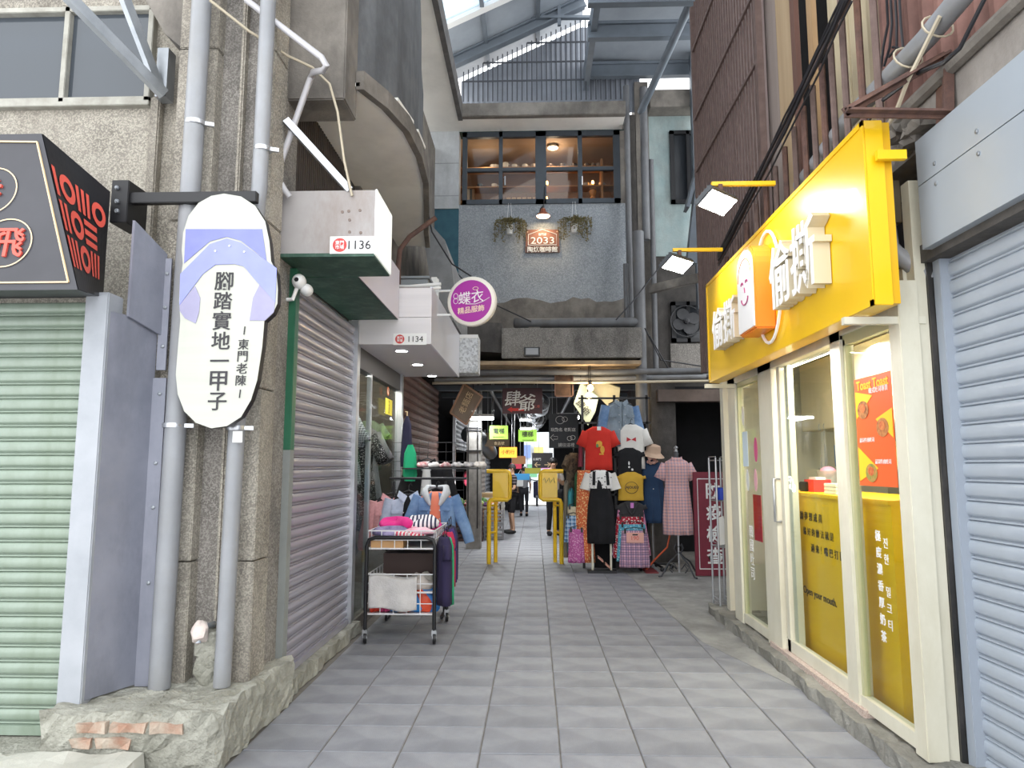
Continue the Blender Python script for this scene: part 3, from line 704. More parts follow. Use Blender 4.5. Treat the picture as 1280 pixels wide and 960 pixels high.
# handle-like white pipe from above and the rag-wrapped tap at the pillar foot
pipe('bent white conduit reaching over the beam end', [at(308, 0, Y=4.3), at(402, 72, Y=4.3), at(408, 82, Y=4.3), at(404, 88, Y=4.35), at(392, 90, Y=4.5), at(388, 98, Y=4.55), at(350, 205, Y=4.6), at(347, 222, Y=4.6), at(356, 238, Y=4.6), at(362, 246, Y=4.62)], .022, mat('white_conduit', '#b3b1b4', rough=.4), 'conduit')
tp = thing('wrapped_tap', 'water tap wrapped in a pale rag at the pillar foot', 'tap', at(250, 800, Y=4.2))
c = at(250, 790, Y=4.22)
MB().tube([c + Vector((.03, .12, .02)), c + Vector((0, 0, .02)), c + Vector((0, -.02, -.06))], .02, 8).build('spout', M_steel, tp, smooth=True)
mb = MB().sphere((c.x, c.y, c.z), (.05, .05, .07), 10, 8)
for v in mb.v: v += Vector([random.uniform(-.008, .008) for _ in range(3)])
mb.build('rag', mat('pale_pink_rag', '#d9cfc6', '#c4b4ae', scale=20, bump=.5, rough=.9), tp, smooth=True)
mb = lump(c.x - .05, c.x + .1, 4.27, 4.40, .28, .62, .04, .015, 9); mb.build('mortar', M_plin, tp)

# ================================================================ steel angle brace top left
bz = thing('steel_brace', 'galvanised angle-steel brace bolted beside the window', 'brace', at(205, 120, Y=4.4))
e = at(205, 118, Y=4.45)
MB().beam(at(78, -12, Y=3.9), e, .05, .07).build('strut', M_steel, bz); MB().beam(at(152, -12, Y=4.2), at(198, 108, Y=4.45), .045, .06).build('strut', M_steel, bz)
p = at(201, 64, Y=4.5); q = at(211, 124, Y=4.5); B(p.x, q.x, 4.46, 4.56, q.z, p.z).build('mount_plate', M_steel, bz)

# ================================================================ side roller shutter (facing the alley)
XS = -1.79
s2 = thing('roller_shutter', 'glossy grey roller shutter between the pillar and glass shop', 'shutter', (XS, 5.8, .115))
M_sh2 = mat('glossy_mauve_grey_enamel', '#a9a6b0', rough=.26, metal=.35)
shutter_slats(s2, (XS, 4.98), (XS, 6.74), .17, 3.04, .088, (1, 0), M_sh2)
B(XS - .06, XS + .06, 4.90, 4.985, .115, at(345, 562, X=XS).z).build('guide_rail', mat('weathered_grey_paint', '#90938f', '#7f827f', rough=.6, scale=3), s2, bevel=.004)
B(XS - .06, XS + .06, 4.90, 4.985, at(345, 562, X=XS).z, 3.04).build('guide_rail', mat('green_gloss_paint', '#2f6b4f', '#285c44', rough=.4, scale=3), s2, bevel=.004, label='green painted upper guide rail')
B(XS - .05, XS + .05, 6.735, 6.79, .1, 3.04).build('guide_rail', M_alu, s2, bevel=.004)
# box canopy with number plate 1136
bx = thing('canopy_box', 'worn metal canopy box over the side shutter with number 1136', 'canopy', (-1.5, 5.3, 3.04))
M_plate = mat('scuffed_grey_sheet', '#a9a4a2', '#9a9593', scale=2.5, rough=.6, metal=.1, dirt='#86776d', dscale=3)
M_grn = mat('chipped_green_paint', '#2f5142', '#27463a', scale=3, rough=.6, dirt='#5d7a6c', dscale=5)
X1, Y1 = -1.10, 4.68
B(-1.84, X1 - .012, Y1, Y1 + .012, 3.08, 3.535).build('front_sheet', M_plate, bx)
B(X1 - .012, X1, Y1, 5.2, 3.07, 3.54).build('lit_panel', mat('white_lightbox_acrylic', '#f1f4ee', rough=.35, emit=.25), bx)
B(-1.84, X1 - .012, Y1 + .012, 5.2, 3.5, 3.535).build('top_sheet', M_plate, bx)
B(-1.84, X1 - .012, Y1, 5.2, 3.055, 3.08).build('underside', M_grn, bx); B(-1.84, -1.35, 5.2, 6.76, 3.05, 3.08).build('underside', M_grn, bx)
B(-1.36, -1.345, 5.2, 6.76, 3.05, 3.55).build('side_panel', mat('pale_lilac_panel', '#d9d3dc', rough=.4), bx); B(-1.84, -1.35, 5.2, 6.76, 3.53, 3.55).build('top_sheet', M_plate, bx)
for px, py in ((428, 265), (436, 264), (437, 275), (437, 290), (451, 291), (450, 263)): MB().lathe([(.011, 0), (.011, .004)], at(px, py, Y=Y1), 8, (0, -1, 0)).build('rivet', mat('rust_spot', '#7a6a62'), bx)
def number_plate(num, a, b, Y, parent_label):
    p = at(*a, Y=Y); q = at(*b, Y=Y); w_, h_ = q.x - p.x, p.z - q.z
    t = thing('number_plate', parent_label, 'number plate', (p.x + w_/2, Y, q.z))
    B(p.x, q.x, Y - .006, Y, q.z, p.z).build('plate', WHITE(), t)
    c = Vector((p.x + h_ * .56, Y - .006, (p.z + q.z)/2)); m = mat('seal_red', '#c8433f', rough=.5)
    MB().lathe([(h_ * .4, 0), (h_ * .4, .003)], c, 24, (0, -1, 0)).build('seal', m, t)
    text('東門\n市場', c + Vector((0, -.004, 0)), (1, 0, 0), (0, 0, 1), WHITE(), t, h=h_ * .5, ext=.001, bold=.01)
    text(num, (p.x + w_ * .68, Y - .008, (p.z + q.z)/2), (1, 0, 0), (0, 0, 1), M_ink, t, h=h_ * .5, w=w_ * .52, ext=.002)
number_plate('1136', (413, 296), (467, 317), Y1, 'white 1136 number plate on the worn metal canopy box')
# canopy 1134
Y2 = 6.78; X2 = -1.02
zb, zt_ = at(534, 430, Y=Y2).z, at(534, 360, Y=Y2).z; yE2 = at(574, 473, X=X2).y
b4 = thing('canopy_box', 'clean white canopy box with three downlights and number 1134', 'canopy', (-1.4, 8.3, zb))
M_wpan = mat('white_plank_panel', '#dedbdc', '#d2cfd1', scale=1.5, stretch=(.3, 1, 6), rough=.45)
B(-1.82, X2, Y2, Y2 + .02, zb, zb + (zt_-zb)*.47).build('front_panel', M_wpan, b4); B(-1.82, X2, Y2, Y2 + .02, zb + (zt_-zb)*.48, zt_).build('front_panel', M_wpan, b4)
B(X2 - .02, X2, Y2 + .02, yE2, zb, zt_ + .02).build('side_panel', mat('white_gloss_panel', '#e3e3ea', rough=.3), b4)
B(-1.82, X2 - .02, Y2 + .02, yE2, zb + .01, zb + .03).build('underside', mat('white_matt_panel', '#d6d3d6', rough=.5), b4)
B(-1.82, X2 - .02, Y2 + .02, yE2, zt_, zt_ + .02).build('top_sheet', M_plate, b4)
M_led = mat('led_white', '#ffffff', emit=9)
for px, py in ((502, 439), (522, 456), (540, 470)):
    c = at(px, py, Z=zb); MB().lathe([(.075, 0), (.08, -.012), (.06, -.012)], (c.x, c.y, zb + .01), 20).build('downlight_rim', WHITE(), b4, smooth=True)
    MB().lathe([(.06, -.006), (.06, -.012)], (c.x, c.y, zb + .01), 20).build('downlight', M_led, b4)
    lamp('downlight_lamp', 'SPOT', (c.x, c.y, zb - .02), 18, (.97, .98, 1), .05, (c.x, c.y, 0), spot=2.2, parent=b4)
number_plate('1134', (492, 417), (533, 431), Y2, 'white 1134 number plate on the clean white canopy')
sb = thing('speckled_box', 'small white speckled box beside the canopy end', 'box', at(586, 467, Y=10.0))
p, q = at(575, 420, Y=yE2 + .1), at(598, 467, Y=yE2 + .1); B(X2 - .3, q.x, yE2 + .004, yE2 + .4, q.z, p.z).build('body', mat('speckled_white_sheet', '#d5d8da', speck='#8a8d90', sscale=40, rough=.6), sb, bevel=.01)
B(X2 + .002, q.x, yE2 - .006, yE2 + .004, p.z - .05, p.z).build('lid', WHITE(), sb)
# old shed-like ducts on top of the canopy: grey box, pipes, curved arch
p = at(545, 330, Y=7.6)
ob = thing('junction_box', 'grey cable junction box above the white canopy', 'box', (-1.25, 7.3, zt_ + .02))
B(-1.5, -1.12, 7.15, 7.6, zt_ + .02, zt_ + .2).build('body', mat('grey_box_enamel', '#7e8488', rough=.5), ob, bevel=.01); B(-1.52, -1.1, 7.13, 7.62, zt_ + .2, zt_ + .225).build('lid', mat('grey_box_enamel', '#7e8488'), ob)
B(-1.18, -1.08, 7.65, 7.75, zt_ + .02, zt_ + .36).build('meter', WHITE(), ob, bevel=.02)
for k, (z, dx) in enumerate(((.06, 0), (.1, .02))):
    pipe('white plastic conduit lying on the canopy, ' + ('lower' if k == 0 else 'upper') + ' run', [(-1.75, 7.02, zt_ + z), (-1.3, 7.02 + dx, zt_ + z - .015), (-.96, 7.0, zt_ + z)], .018, WHITE(), 'conduit', n=8)
pipe('rusty bent pipe rising above the junction box', [(at(498, 330, Y=7.1).x, 7.1, zt_ + .02), at(498, 330, Y=7.1), at(500, 312, Y=7.1), at(512, 296, Y=7.1), at(545, 272, Y=7.1)], .028, M_rust, 'bent_pipe', n=8)
pts = [at(540, 282, Y=9.2), at(556, 300, Y=9.2), at(564, 330, Y=9.2), at(567, 355, Y=9.2), at(567, 400, Y=9.2)]
mb = MB(); mb.prism(pts + [at(545, 400, Y=9.2), at(530, 300, Y=9.2)], (0, 2.2, 0)); mb.build('curved_awning', mat('grey_awning_sheet', '#8b8d8f', '#77797b', rough=.6), label='curved grey awning hood behind the round purple sign', cat='awning')
# round purple sign
YQ = 7.15; rc = at(590, 377, Y=YQ); rr = 31.5 / F * 7.1
rs = thing('round_sign', 'round purple lightbox sign with white lettering on two bars', 'sign', (rc.x, rc.y, rc.z - rr))
nrm = (-.18, -1, -.05)
MB().lathe([(rr, -.06), (rr + .006, -.03), (rr + .006, .02), (rr - .01, .035)], rc, 40, nrm).build('casing', mat('cream_sign_casing', '#e9e4da', rough=.4), rs, smooth=True)
MB().lathe([(rr * .86, .034), (rr * .86, .040)], rc, 40, nrm).build('face', mat('purple_acrylic', '#8f2386', rough=.35, emit=.15), rs)
nv = Vector(nrm).normalized(); rt = Vector((0, 0, 1)).cross(-nv).normalized() * -1; rt = Vector((1, 0, 0)) - nv * nv.x; rt.normalize(); uv = nv.cross(rt) * 1.0
if uv.z < 0: uv = -uv
fc_ = rc + nv * .043
text('蝶衣', fc_ + uv * .04, rt + uv * .1, uv, WHITE(), rs, h=.13, bold=.004, ext=.002); text('精品服飾', fc_ - uv * .09, rt + uv * .1, uv, mat('pale_gold_print', '#f1dfc0'), rs, h=.07, bold=.008, ext=.002)
MB().tube([fc_ + rt * -.06 + uv * -.03, fc_ + rt * .05 + uv * -.035, fc_ + rt * .13 + uv * -.01, fc_ + rt * .2 + uv * .03], .004, 6).build('swash', WHITE(), rs)
for s in (1, -1):
    w_ = fc_ + rt * -.165 + uv * (.03 + .025 * s); MB().tube([w_ + (rt * math.cos(u) * .024 + uv * math.sin(u) * .03) for u in [2*PI*i/12 for i in range(13)]], .003, 5, False).build('butterfly_wing', WHITE(), rs)
w_ = fc_ + rt * .05 + uv * .13; MB().tube([w_ + (rt * math.cos(u) * .03 + uv * math.sin(u) * .016) for u in [2*PI*i/10 for i in range(11)]], .003, 5, False).build('crown_mark', mat('pale_gold_print', '#f1dfc0'), rs)
for dz in (.13, -.13): MB().tube([(X2 - .05, rc.y + .06, rc.z + dz), (rc.x - rr * .7, rc.y + .04, rc.z + dz)], .012, 8).build('bar', WHITE(), rs)
# security lamp on the shutter frame
sl = thing('security_lamp', 'white twin-head security lamp on a bracket by the shutter', 'lamp', at(375, 375, Y=4.9))
c = at(374, 352, Y=4.85)
MB().tube([at(340, 376, Y=4.88), at(366, 374, Y=4.85), c], .015, 8).build('arm', WHITE(), sl)
MB().sphere(c, (.05, .06, .055), 14, 10).build('head', WHITE(), sl, smooth=True); MB().sphere(c + Vector((.04, .05, -.05)), (.045, .06, .045), 14, 10).build('head', WHITE(), sl, smooth=True)
MB().lathe([(.016, 0), (.016, .004)], c + Vector((0, -.058, 0)), 10, (0, -1, 0)).build('lens', BLACK(), sl)
# slatted vent above the shutter + brace bar
vt = thing('slatted_vent', 'dark vertical slatted vent above the canopy box', 'vent', (-1.84, 5.4, 3.55))
for k in range(26):
    y = 5.06 + k * .05; B(-1.85, -1.815, y, y + .028, 3.56, 4.48).build('slat', mat('dark_brown_slat', '#4a403a', '#3a322d', rough=.8), vt)
MB().beam(at(357, 150, X=-1.72), at(437, 238, X=-1.3), .035, .05).build('steel_strut', M_alu, label='pale steel strut slanting down behind the canopy box', cat='strut')
def cable(label, pts, r=.008, m=None, nm='cable', sag=0):
    mb = MB().tube(pts, r, 6); return mb.build(nm, m or M_cable, smooth=True, label=label, cat='cable')
cable('cream cable drooping from the pipes down past the beam end', [at(262, 0, Y=4.15), at(310, 38, Y=4.3), at(360, 70, Y=4.5), at(390, 84, Y=4.6), at(412, 105, Y=4.66), at(422, 140, Y=4.66), at(430, 200, Y=4.66), at(440, 245, Y=4.66)], .009, M_cablew)
# air vents / broken tile edge on the balcony rim
cable('black cable hanging from the balcony to the round sign', [at(516, 110, Y=8), at(520, 190, Y=8), at(540, 290, Y=8), at(565, 330, Y=7.6), at(590, 346, Y=7.2)], .009)
# ================================================================ yellow sandwich shop on the right
XF = 2.0
def yf(px): return at(px, 620, X=XF).y
structure('curb_right', lump(1.9, 2.32, 3.2, 8.0, 0, .10, .09, .012, 31), mat('broken_cement_curb', '#9a9890', '#7c7a73', scale=4, dirt='#5a5853', dscale=3, bump=.9, bscale=26, dist=.03, rough=.95), 'broken cement curb along the yellow shop', 'curb')
structure('sill', B(1.985, 2.12, yf(1068), yf(957), .09, .135), mat('pink_terrazzo_sill', '#b39d92', speck='#d9cfc6', sscale=160, rough=.6), 'pink terrazzo sill under the sliding door', 'sill')
M_cream = mat('cream_painted_frame', '#dcd8c6', '#d3cfbd', scale=2, rough=.5, dirt='#c4bea8', dscale=2)
M_green = mat('pale_olive_frame', '#b7b690', rough=.4)
sf = thing('glass_shopfront', 'cream framed glass shop front under the yellow sign', 'shop front', (XF, 5.5, .1))
zh = 2.42
def post(px0, px1, x0=XF, x1=XF + .09, z0=.1, z1=2.62, nm='post', m=None):
    ya, yb = sorted((yf(px0), yf(px1))); return B(x0, x1, ya, yb, z0, z1).build(nm, m or M_cream, sf, bevel=.004)
yN = yf(1124)
post(914, 923); post(953, 970); post(1047, 1060)
B(XF, XF + .11, yN - .12, yN, .1, 2.62).build('post', M_cream, sf, bevel=.004)
B(XF + .11, 2.17, yN - .10, yN - .02, .1, 3.2).build('end_wall', M_cream, sf)
B(XF, XF + .08, yf(1060), yf(914), zh, 2.62).build('header', M_cream, sf, bevel=.004); B(XF, XF + .08, yN, yf(1060), zh + .03, 2.62).build('header', M_cream, sf, bevel=.004)
for a, b in ((923, 953), (1060, 1124)):
    ya, yb = sorted((yf(a), yf(b)))
    B(XF + .01, XF + .07, ya, yb, .12, .2).build('bottom_rail', M_cream, sf)
    B(XF + .035, XF + .043, ya, yb, .2, zh).build('pane', M_glass, sf)
    B(XF + .02, XF + .06, ya, ya + .02, .2, zh).build('pane_bead', M_green, sf); B(XF + .02, XF + .06, yb - .03, yb, .2, zh).build('pane_bead', M_green, sf)
    B(XF + .02, XF + .06, ya, yb, zh - .04, zh + .03).build('pane_bead', M_green, sf)
# sliding door
dr = thing('sliding_door', 'cream sliding glass door pushed open, long chrome handle', 'door', (XF + .06, yf(1000), .13))
ya, yb = sorted((yf(972), yf(980)))
B(XF + .03, XF + .08, yb - .07, yb, .135, zh).build('stile', M_cream, dr, bevel=.003); B(XF + .06, XF + .11, ya - .02, ya + .05, .135, zh).build('stile', M_cream, dr, bevel=.003)
B(XF + .03, XF + .08, yf(1047), yf(970), .135, .23).build('bottom_rail', M_cream, dr, bevel=.003)
B(XF + .05, XF + .056, yf(1047), yf(978), .23, zh).build('pane', M_glass, dr)
q = at(971, 620, X=XF); MB().tube([(XF + .03, q.y, 1.15), (XF - .02, q.y, 1.15), (XF - .02, q.y, 1.5), (XF + .03, q.y, 1.5)], .011, 8).build('handle', M_alu, dr, smooth=True)
# interior
M_in = mat('pale_interior_paint', '#c9c5b4', rough=.7)
structure('wall_shop_back', B(3.75, 3.85, yN - .02, 7.9, 0, 2.7), M_in, 'pale rear wall inside the yellow shop', 'wall')
structure('wall_shop_far', B(2.05, 3.85, 7.6, 7.72, 0, 2.7), M_in, 'pale end wall inside the yellow shop', 'wall')
structure('wall_shop_near', B(2.17, 3.85, yN - .018, yN + .04, 0, 3.2), M_in, 'pale near wall inside the yellow shop', 'wall')
structure('ceiling_shop', B(2.09, 3.85, yN - .02, 7.8, 2.64, 2.72), M_in, 'white ceiling inside the yellow shop', 'ceiling')
structure('floor_shop', B(2.1, 3.85, yN - .02, 7.8, .02, .1), mat('grey_shop_floor', '#8f8d88', rough=.6), 'grey floor inside the yellow shop', 'floor')
lt = thing('ceiling_lamp', 'long white ceiling light inside the yellow shop', 'lamp', (2.9, 5.6, 2.58))
B(2.82, 2.98, 4.9, 6.4, 2.6, 2.64).build('housing', WHITE(), lt); B(2.84, 2.96, 4.95, 6.35, 2.585, 2.6).build('tube', mat('lamp_tube_white', '#fff6e2', emit=5), lt)
lamp('shop_light', 'AREA', (2.75, 5.6, 2.57), 34, (1, .95, .85), .14, (2.9, 5.6, 0), 1.5, parent=lt)
ls_ = thing('added_fill_strip', 'slim added fill strip under the shop header above the counter', 'lamp', (2.1, 5.2, 2.4))  # added fill strip, only there to brighten the yellow counter front
B(2.095, 2.115, yN + .05, yf(978), 2.405, 2.42).build('channel', M_alu, ls_); B(2.098, 2.112, yN + .06, yf(979), 2.4, 2.405).build('diffuser', mat('fill_strip_glow', '#fff3dc', emit=6), ls_)
lamp('added_fill_light', 'AREA', (2.105, (yN + yf(978))/2, 2.395), 20, (1, .94, .84), .015, (2.16, (yN + yf(978))/2, 1.2), yf(978) - yN - .1, parent=ls_)
# yellow counter
M_yel = mat('glossy_yellow_panel', '#f2c313', '#eebd0c', scale=1.2, rough=.35, coat=.2)
ct = thing('shop_counter', 'yellow service counter with printed slogans behind the glass', 'counter', (2.3, 5.3, .1))
XC = 2.17
zct = at(1020, 617, X=XC).z
yc0, yc1 = at(1118, 700, X=XC).y, at(974, 700, X=XC).y
B(XC, XC + .55, yc0, yc1, .1, zct - .03).build('body', M_yel, ct); B(XC - .015, XC + .57, yc0, yc1 + .01, zct - .03, zct).build('top', M_yel, ct, bevel=.004)
B(XC - .006, XC, at(1062, 700, X=XC).y, at(1056, 700, X=XC).y, zct - .4, zct - .32).build('hinge', M_gold, ct); B(XC - .006, XC, at(1062, 700, X=XC).y, at(1056, 700, X=XC).y, zct - .2, zct - .12).build('hinge', M_gold, ct)
def ctext(s, px, py, h, wpx, m, X=XC - .004, par=None):
    c = at(px, py, X=X); w_ = abs(at(px - wpx/2, py, X=X).y - at(px + wpx/2, py, X=X).y)
    text(s, c, (0, -1, 0), (0, 0, 1), m, par or ct, h=h, w=w_, ext=.001)
for s, px, py, wp in (('讓 夢 想 成 真', 1013, 646, 27), ('最 好 的 辦 法 就 是', 1022, 667, 37), ('過 來 ！嘴 巴 打 開', 1033, 690, 40), ('Open your mouth.', 1024, 746, 40)): ctext(s, px, py, .2, wp, M_ink)
XG = XF + .033
text('極\n度\n濃\n香\n厚\n奶\n茶', at(1101, 732, X=XG), (0, -1, 0), (0, 0, 1), WHITE(), sf, h=.64, ext=.001, bold=.015, space=1.45)
text('진\n한\n \n밀\n크\n티', at(1110, 730, X=XG), (0, -1, 0), (0, 0, 1), WHITE(), sf, h=.52, ext=.001, space=1.4)
text('韓\n國\n吐\n司', at(940, 690, X=XG), (0, -1, 0), (0, 0, 1), WHITE(), sf, h=.5, ext=.001)
# poster on the near pane
po = thing('menu_poster', 'orange menu poster with toast pictures on the glass', 'poster', at(1100, 608, X=XG))
A, Bq, C, D = [at(*q, X=XG - .002) for q in ((1070, 475), (1116, 460), (1122, 608), (1077, 608))]
zt1, zt0_ = 2.13, 1.49
py0, py1 = sorted((at(1072, 540, X=XG).y, at(1119, 540, X=XG).y)); pz0, pz1 = at(1098, 608, X=XG).z, at(1095, 468, X=XG).z
M_or = mat('orange_print', '#e8642f', rough=.5)
B(XG - .004, XG - .002, py0, py1, pz0, pz1).build('sheet', M_or, po)
pw, ph = py1 - py0, pz1 - pz0
def pp_(u, v): return Vector((XG - .006, py1 - u * pw, pz0 + v * ph))
def ptri(ps, m, nm): MB().add([pp_(*q) for q in ps], [tuple(range(len(ps)))]).build(nm, m, po)
M_py = mat('yellow_print', '#f4c52c', rough=.5)
ptri([(.02, .62), (.5, .82), (.02, .88)], M_py, 'print'); ptri([(.98, .42), (.98, .68), (.55, .6)], M_py, 'print'); ptri([(.02, .04), (.55, .16), (.02, .36)], M_py, 'print')
text('Toast Toast', pp_(.5, .93), (0, -1, 0), (0, 0, 1), M_py, po, w=pw * .86, ext=.001, bold=.02); text('韓式吐司專賣', pp_(.66, .865), (0, -1, 0), (0, 0, 1), WHITE(), po, w=pw * .5, ext=.001)
for u, v, cc in ((.22, .7, '#6d3a22'), (.72, .52, '#9a5a30'), (.36, .12, '#5b8a3a')):
    c = pp_(u, v); ps = [c + Vector((-.001, -math.cos(t) * pw * .16, math.sin(t) * ph * .085)) for t in [2*PI*i/14 for i in range(14)]]
    MB().add(ps, [tuple(range(14))]).build('dish_print', mat('dish_print_' + cc[1:], cc, '#c98a50', scale=40, rough=.6), po)
    MB().add([p * .5 + c * .5 + Vector((-.002, 0, .01)) for p in ps], [tuple(range(14))]).build('food_print', mat('food_print', '#d68b4a', '#b5402a', scale=60), po)
for v in (.42, .22): text('起司牛肉吐司', pp_(.68 if v < .3 else .28, v), (0, -1, 0), (0, 0, 1), WHITE(), po, w=pw * .4, ext=.001)
# round stickers and notices on the far pane
for px, py, r, cc, lb in ((929, 520, .05, '#d8d8d2', 'white oval'), (945, 562, .06, '#c8337c', 'magenta oval'), (945, 600, .055, '#e2a7b2', 'pink oval'), (935, 600, .055, '#d9dcd8', 'pale grey oval')):
    c = at(px, py, X=XG); mb = MB(); mb.prism([c + Vector((-.002, math.cos(t) * r * .8, math.sin(t) * r * 1.9)) for t in [2*PI*i/18 for i in range(18)]], (-.002, 0, 0))
    mb.build('sticker', mat('sticker_' + cc[1:], cc, rough=.4), label=lb + ' sticker on the narrow shop pane', cat='sticker')
c0, c1 = at(928, 540, X=XG), at(936, 583, X=XG)
B(XG - .003, XG - .001, c1.y, c0.y, c1.z, c0.z).build('notice', mat('pale_blue_notice', '#cfe0ea'), label='pale blue paper notice on the narrow shop pane', cat='notice')
c0, c1 = at(941, 618, X=XG + .1), at(953, 678, X=XG + .1); B(XG + .1, XG + .105, c1.y, c0.y, c1.z, c0.z).build('red_banner', mat('red_banner_cloth', '#cf2231'), label='plain red banner hanging inside the narrow pane', cat='banner')
# things on the counter and shelf
def item(nm, label, cat): return lambda loc: thing(nm, label, cat, loc)
p = at(990, 612, X=2.3); bt = thing('spray_bottle', 'white trigger spray bottle on the yellow counter', 'bottle', (2.3, p.y, zct))
MB().lathe([(.035, 0), (.037, .02), (.037, .11), (.03, .14), (.014, .16), (.014, .18)], (2.3, p.y, zct), 14).build('body', WHITE(), bt, smooth=True)
MB().prism([(2.3, p.y - .05, zct + .2), (2.3, p.y - .05, zct + .225), (2.3, p.y + .03, zct + .225), (2.3, p.y + .03, zct + .18), (2.3, p.y - .01, zct + .18)], (.02, 0, 0)).build('trigger_head', WHITE(), bt)
p = at(1012, 612, X=2.32); B(2.26, 2.4, p.y - .08, p.y + .08, zct, zct + .08).build('black_tray', BLACK(), label='small black tray between spray bottle and red box', cat='tray', bevel=.008)
p = at(1022, 608, X=2.35); rb = thing('tissue_box', 'red open box beside the white cartons on counter', 'box', (2.35, p.y, zct))
B(2.28, 2.42, p.y - .1, p.y + .1, zct, zct + .1).build('body', mat('red_card', '#d6343c'), rb); B(2.31, 2.39, p.y - .07, p.y + .07, zct + .1, zct + .12).build('tissue', WHITE(), rb)
p = at(1043, 606, X=2.28)
for k in range(3): B(2.24, 2.36, p.y - .12, p.y + .1, zct + .027 * k, zct + .025 + .027 * k).build('paper_stack', mat('white_card', '#e7e5df'), label=('bottom', 'middle', 'top')[k] + ' white carton of the counter stack', cat='carton', bevel=.003)
p = at(1035, 590, X=2.6); bk = thing('plastic_tub', 'translucent white plastic tub behind the cartons', 'tub', (2.6, p.y, zct)); MB().lathe([(.07, 0), (.09, .16), (.094, .17), (.09, .17)], (2.6, p.y, zct), 18).build('body', glass('milky_plastic', '#ffffff', .05, .3, .5, '#e8e8e8'), bk, smooth=True)
MB().sphere((2.6, p.y, zct + .16), (.07, .07, .05), 10, 6).build('contents', mat('pink_bags', '#e79bb5'), bk, smooth=True)
B(2.44, 2.74, p.y - .3, p.y + .5, zct - .02, zct).build('side_worktop', M_alu, label='steel worktop beside the yellow counter', cat='worktop')
cb = thing('wall_cabinet', 'pale wood wall cabinet inside the yellow shop', 'cabinet', (2.9, 6.0, 1.95))
M_pw = mat('pale_wood_laminate', '#d9cfb4', '#cfc4a8', scale=3, stretch=(1, 1, .15), rough=.5)
B(2.75, 3.1, 5.0, 7.2, 1.95, 2.62).build('body', M_pw, cb); B(2.735, 2.75, 5.0, 6.08, 1.955, 2.62).build('door', M_pw, cb); B(2.735, 2.75, 6.1, 7.2, 1.955, 2.62).build('door', M_pw, cb)
hk = at(1027, 518, X=2.72)
for dx in (-.05, .06): MB().tube([Vector((2.72, hk.y + dx, 1.97)) + Vector((0, math.sin(u) * .025, math.cos(u) * .03)) for u in [i * .5 for i in range(9)]], .004, 6).build('hook', M_alu, cb)
bg_ = thing('plastic_bag', 'clear plastic bag hanging from the cabinet hook', 'bag', (2.7, hk.y - .03, 1.55))
MB().grid(lambda u, v: (2.70 + .02 * math.sin(u * 9) * (1 - v), hk.y - .12 + .2 * u * (1 - .5 * v), 1.55 + .38 * v), 10, 8).build('film', glass('bag_film', '#ffffff', .15, .15, .25, '#f2f2f2'), bg_, smooth=True)
ws = thing('wire_shelf', 'chrome wire shelf with boxes inside the yellow shop', 'shelf', (3.0, 6.1, 1.5))
for y in (5.25, 6.95): MB().tube([(2.85, y, 1.56), (2.85, y, 1.96)], .008, 6).build('hanger_rod', M_alu, ws)
for k in range(9): MB().tube([(2.8 + .04 * k, 5.2, 1.58), (2.8 + .04 * k, 7.0, 1.58)], .005, 5).build('wire', M_alu, ws)
for y, z0, cc, lb in ((6.0, 1.59, '#e5df9c', 'pale yellow carton on the chrome wire shelf'), (6.5, 1.59, '#5f86b8', 'blue plastic basket on the chrome wire shelf')): B(2.82, 3.08, y - .18, y + .18, z0, z0 + .22).build('storage_box', mat('storage_' + cc[1:], cc, rough=.5), label=lb, cat='box', bevel=.01)

# ================================================================ yellow fascia sign
XY = 1.76
yS0, yS1 = at(1085, 250, X=XY).y, at(885, 420, X=XY).y
zS0 = at(885, 480, X=XY).z; zS1 = at(985, 249, X=XY).z
ys = thing('fascia_sign', 'long yellow fascia sign with raised white characters and toast face', 'sign', (XY, (yS0 + yS1)/2, zS0))
B(XY, XY + .1, yS0, yS1, zS0, zS1).build('panel', M_yel, ys, bevel=.004)
B(XY + .1, XY + .14, yS0 + .01, yS1 - .01, zS0 + .01, zS1 - .01).build('return', mat('amber_panel_edge', '#dba90f', rough=.4), ys)
for z in (zS0 + .015, zS1 - .015): B(XY - .008, XY, yS0, yS1, z - .015, z + .015).build('trim_strip', M_yel, ys)
for y in (yS0 + .015, yS1 - .015): B(XY - .008, XY, y - .015, y + .015, zS0, zS1).build('trim_strip', M_yel, ys)
M_lite = mat('lit_white_acrylic', '#eceae8', rough=.3, emit=.05)
def big(s, px0, px1, pyc, h, parent=ys):
    c = (at(px0, pyc[0], X=XY - .1) + at(px1, pyc[1], X=XY - .1)) / 2; w_ = abs(at(px0, pyc[0], X=XY - .1).y - at(px1, pyc[1], X=XY - .1).y)
    text(s, c + Vector((.045, 0, 0)), (0, -1, 0), (0, 0, 1), mat('cream_letter_return', '#cfc6ae', rough=.5), parent, h=h, w=w_, ext=.05, bold=.010, name='raised_lettering', squash=True)
    text(s, c + Vector((-.008, 0, 0)), (0, -1, 0), (0, 0, 1), M_lite, parent, h=h, w=w_, ext=.002, bold=.012, name='lettering_face', squash=True)
big('偷撕', 891, 920, (408, 402), .36); big('偷撕', 963, 1020, (348, 312), .44)
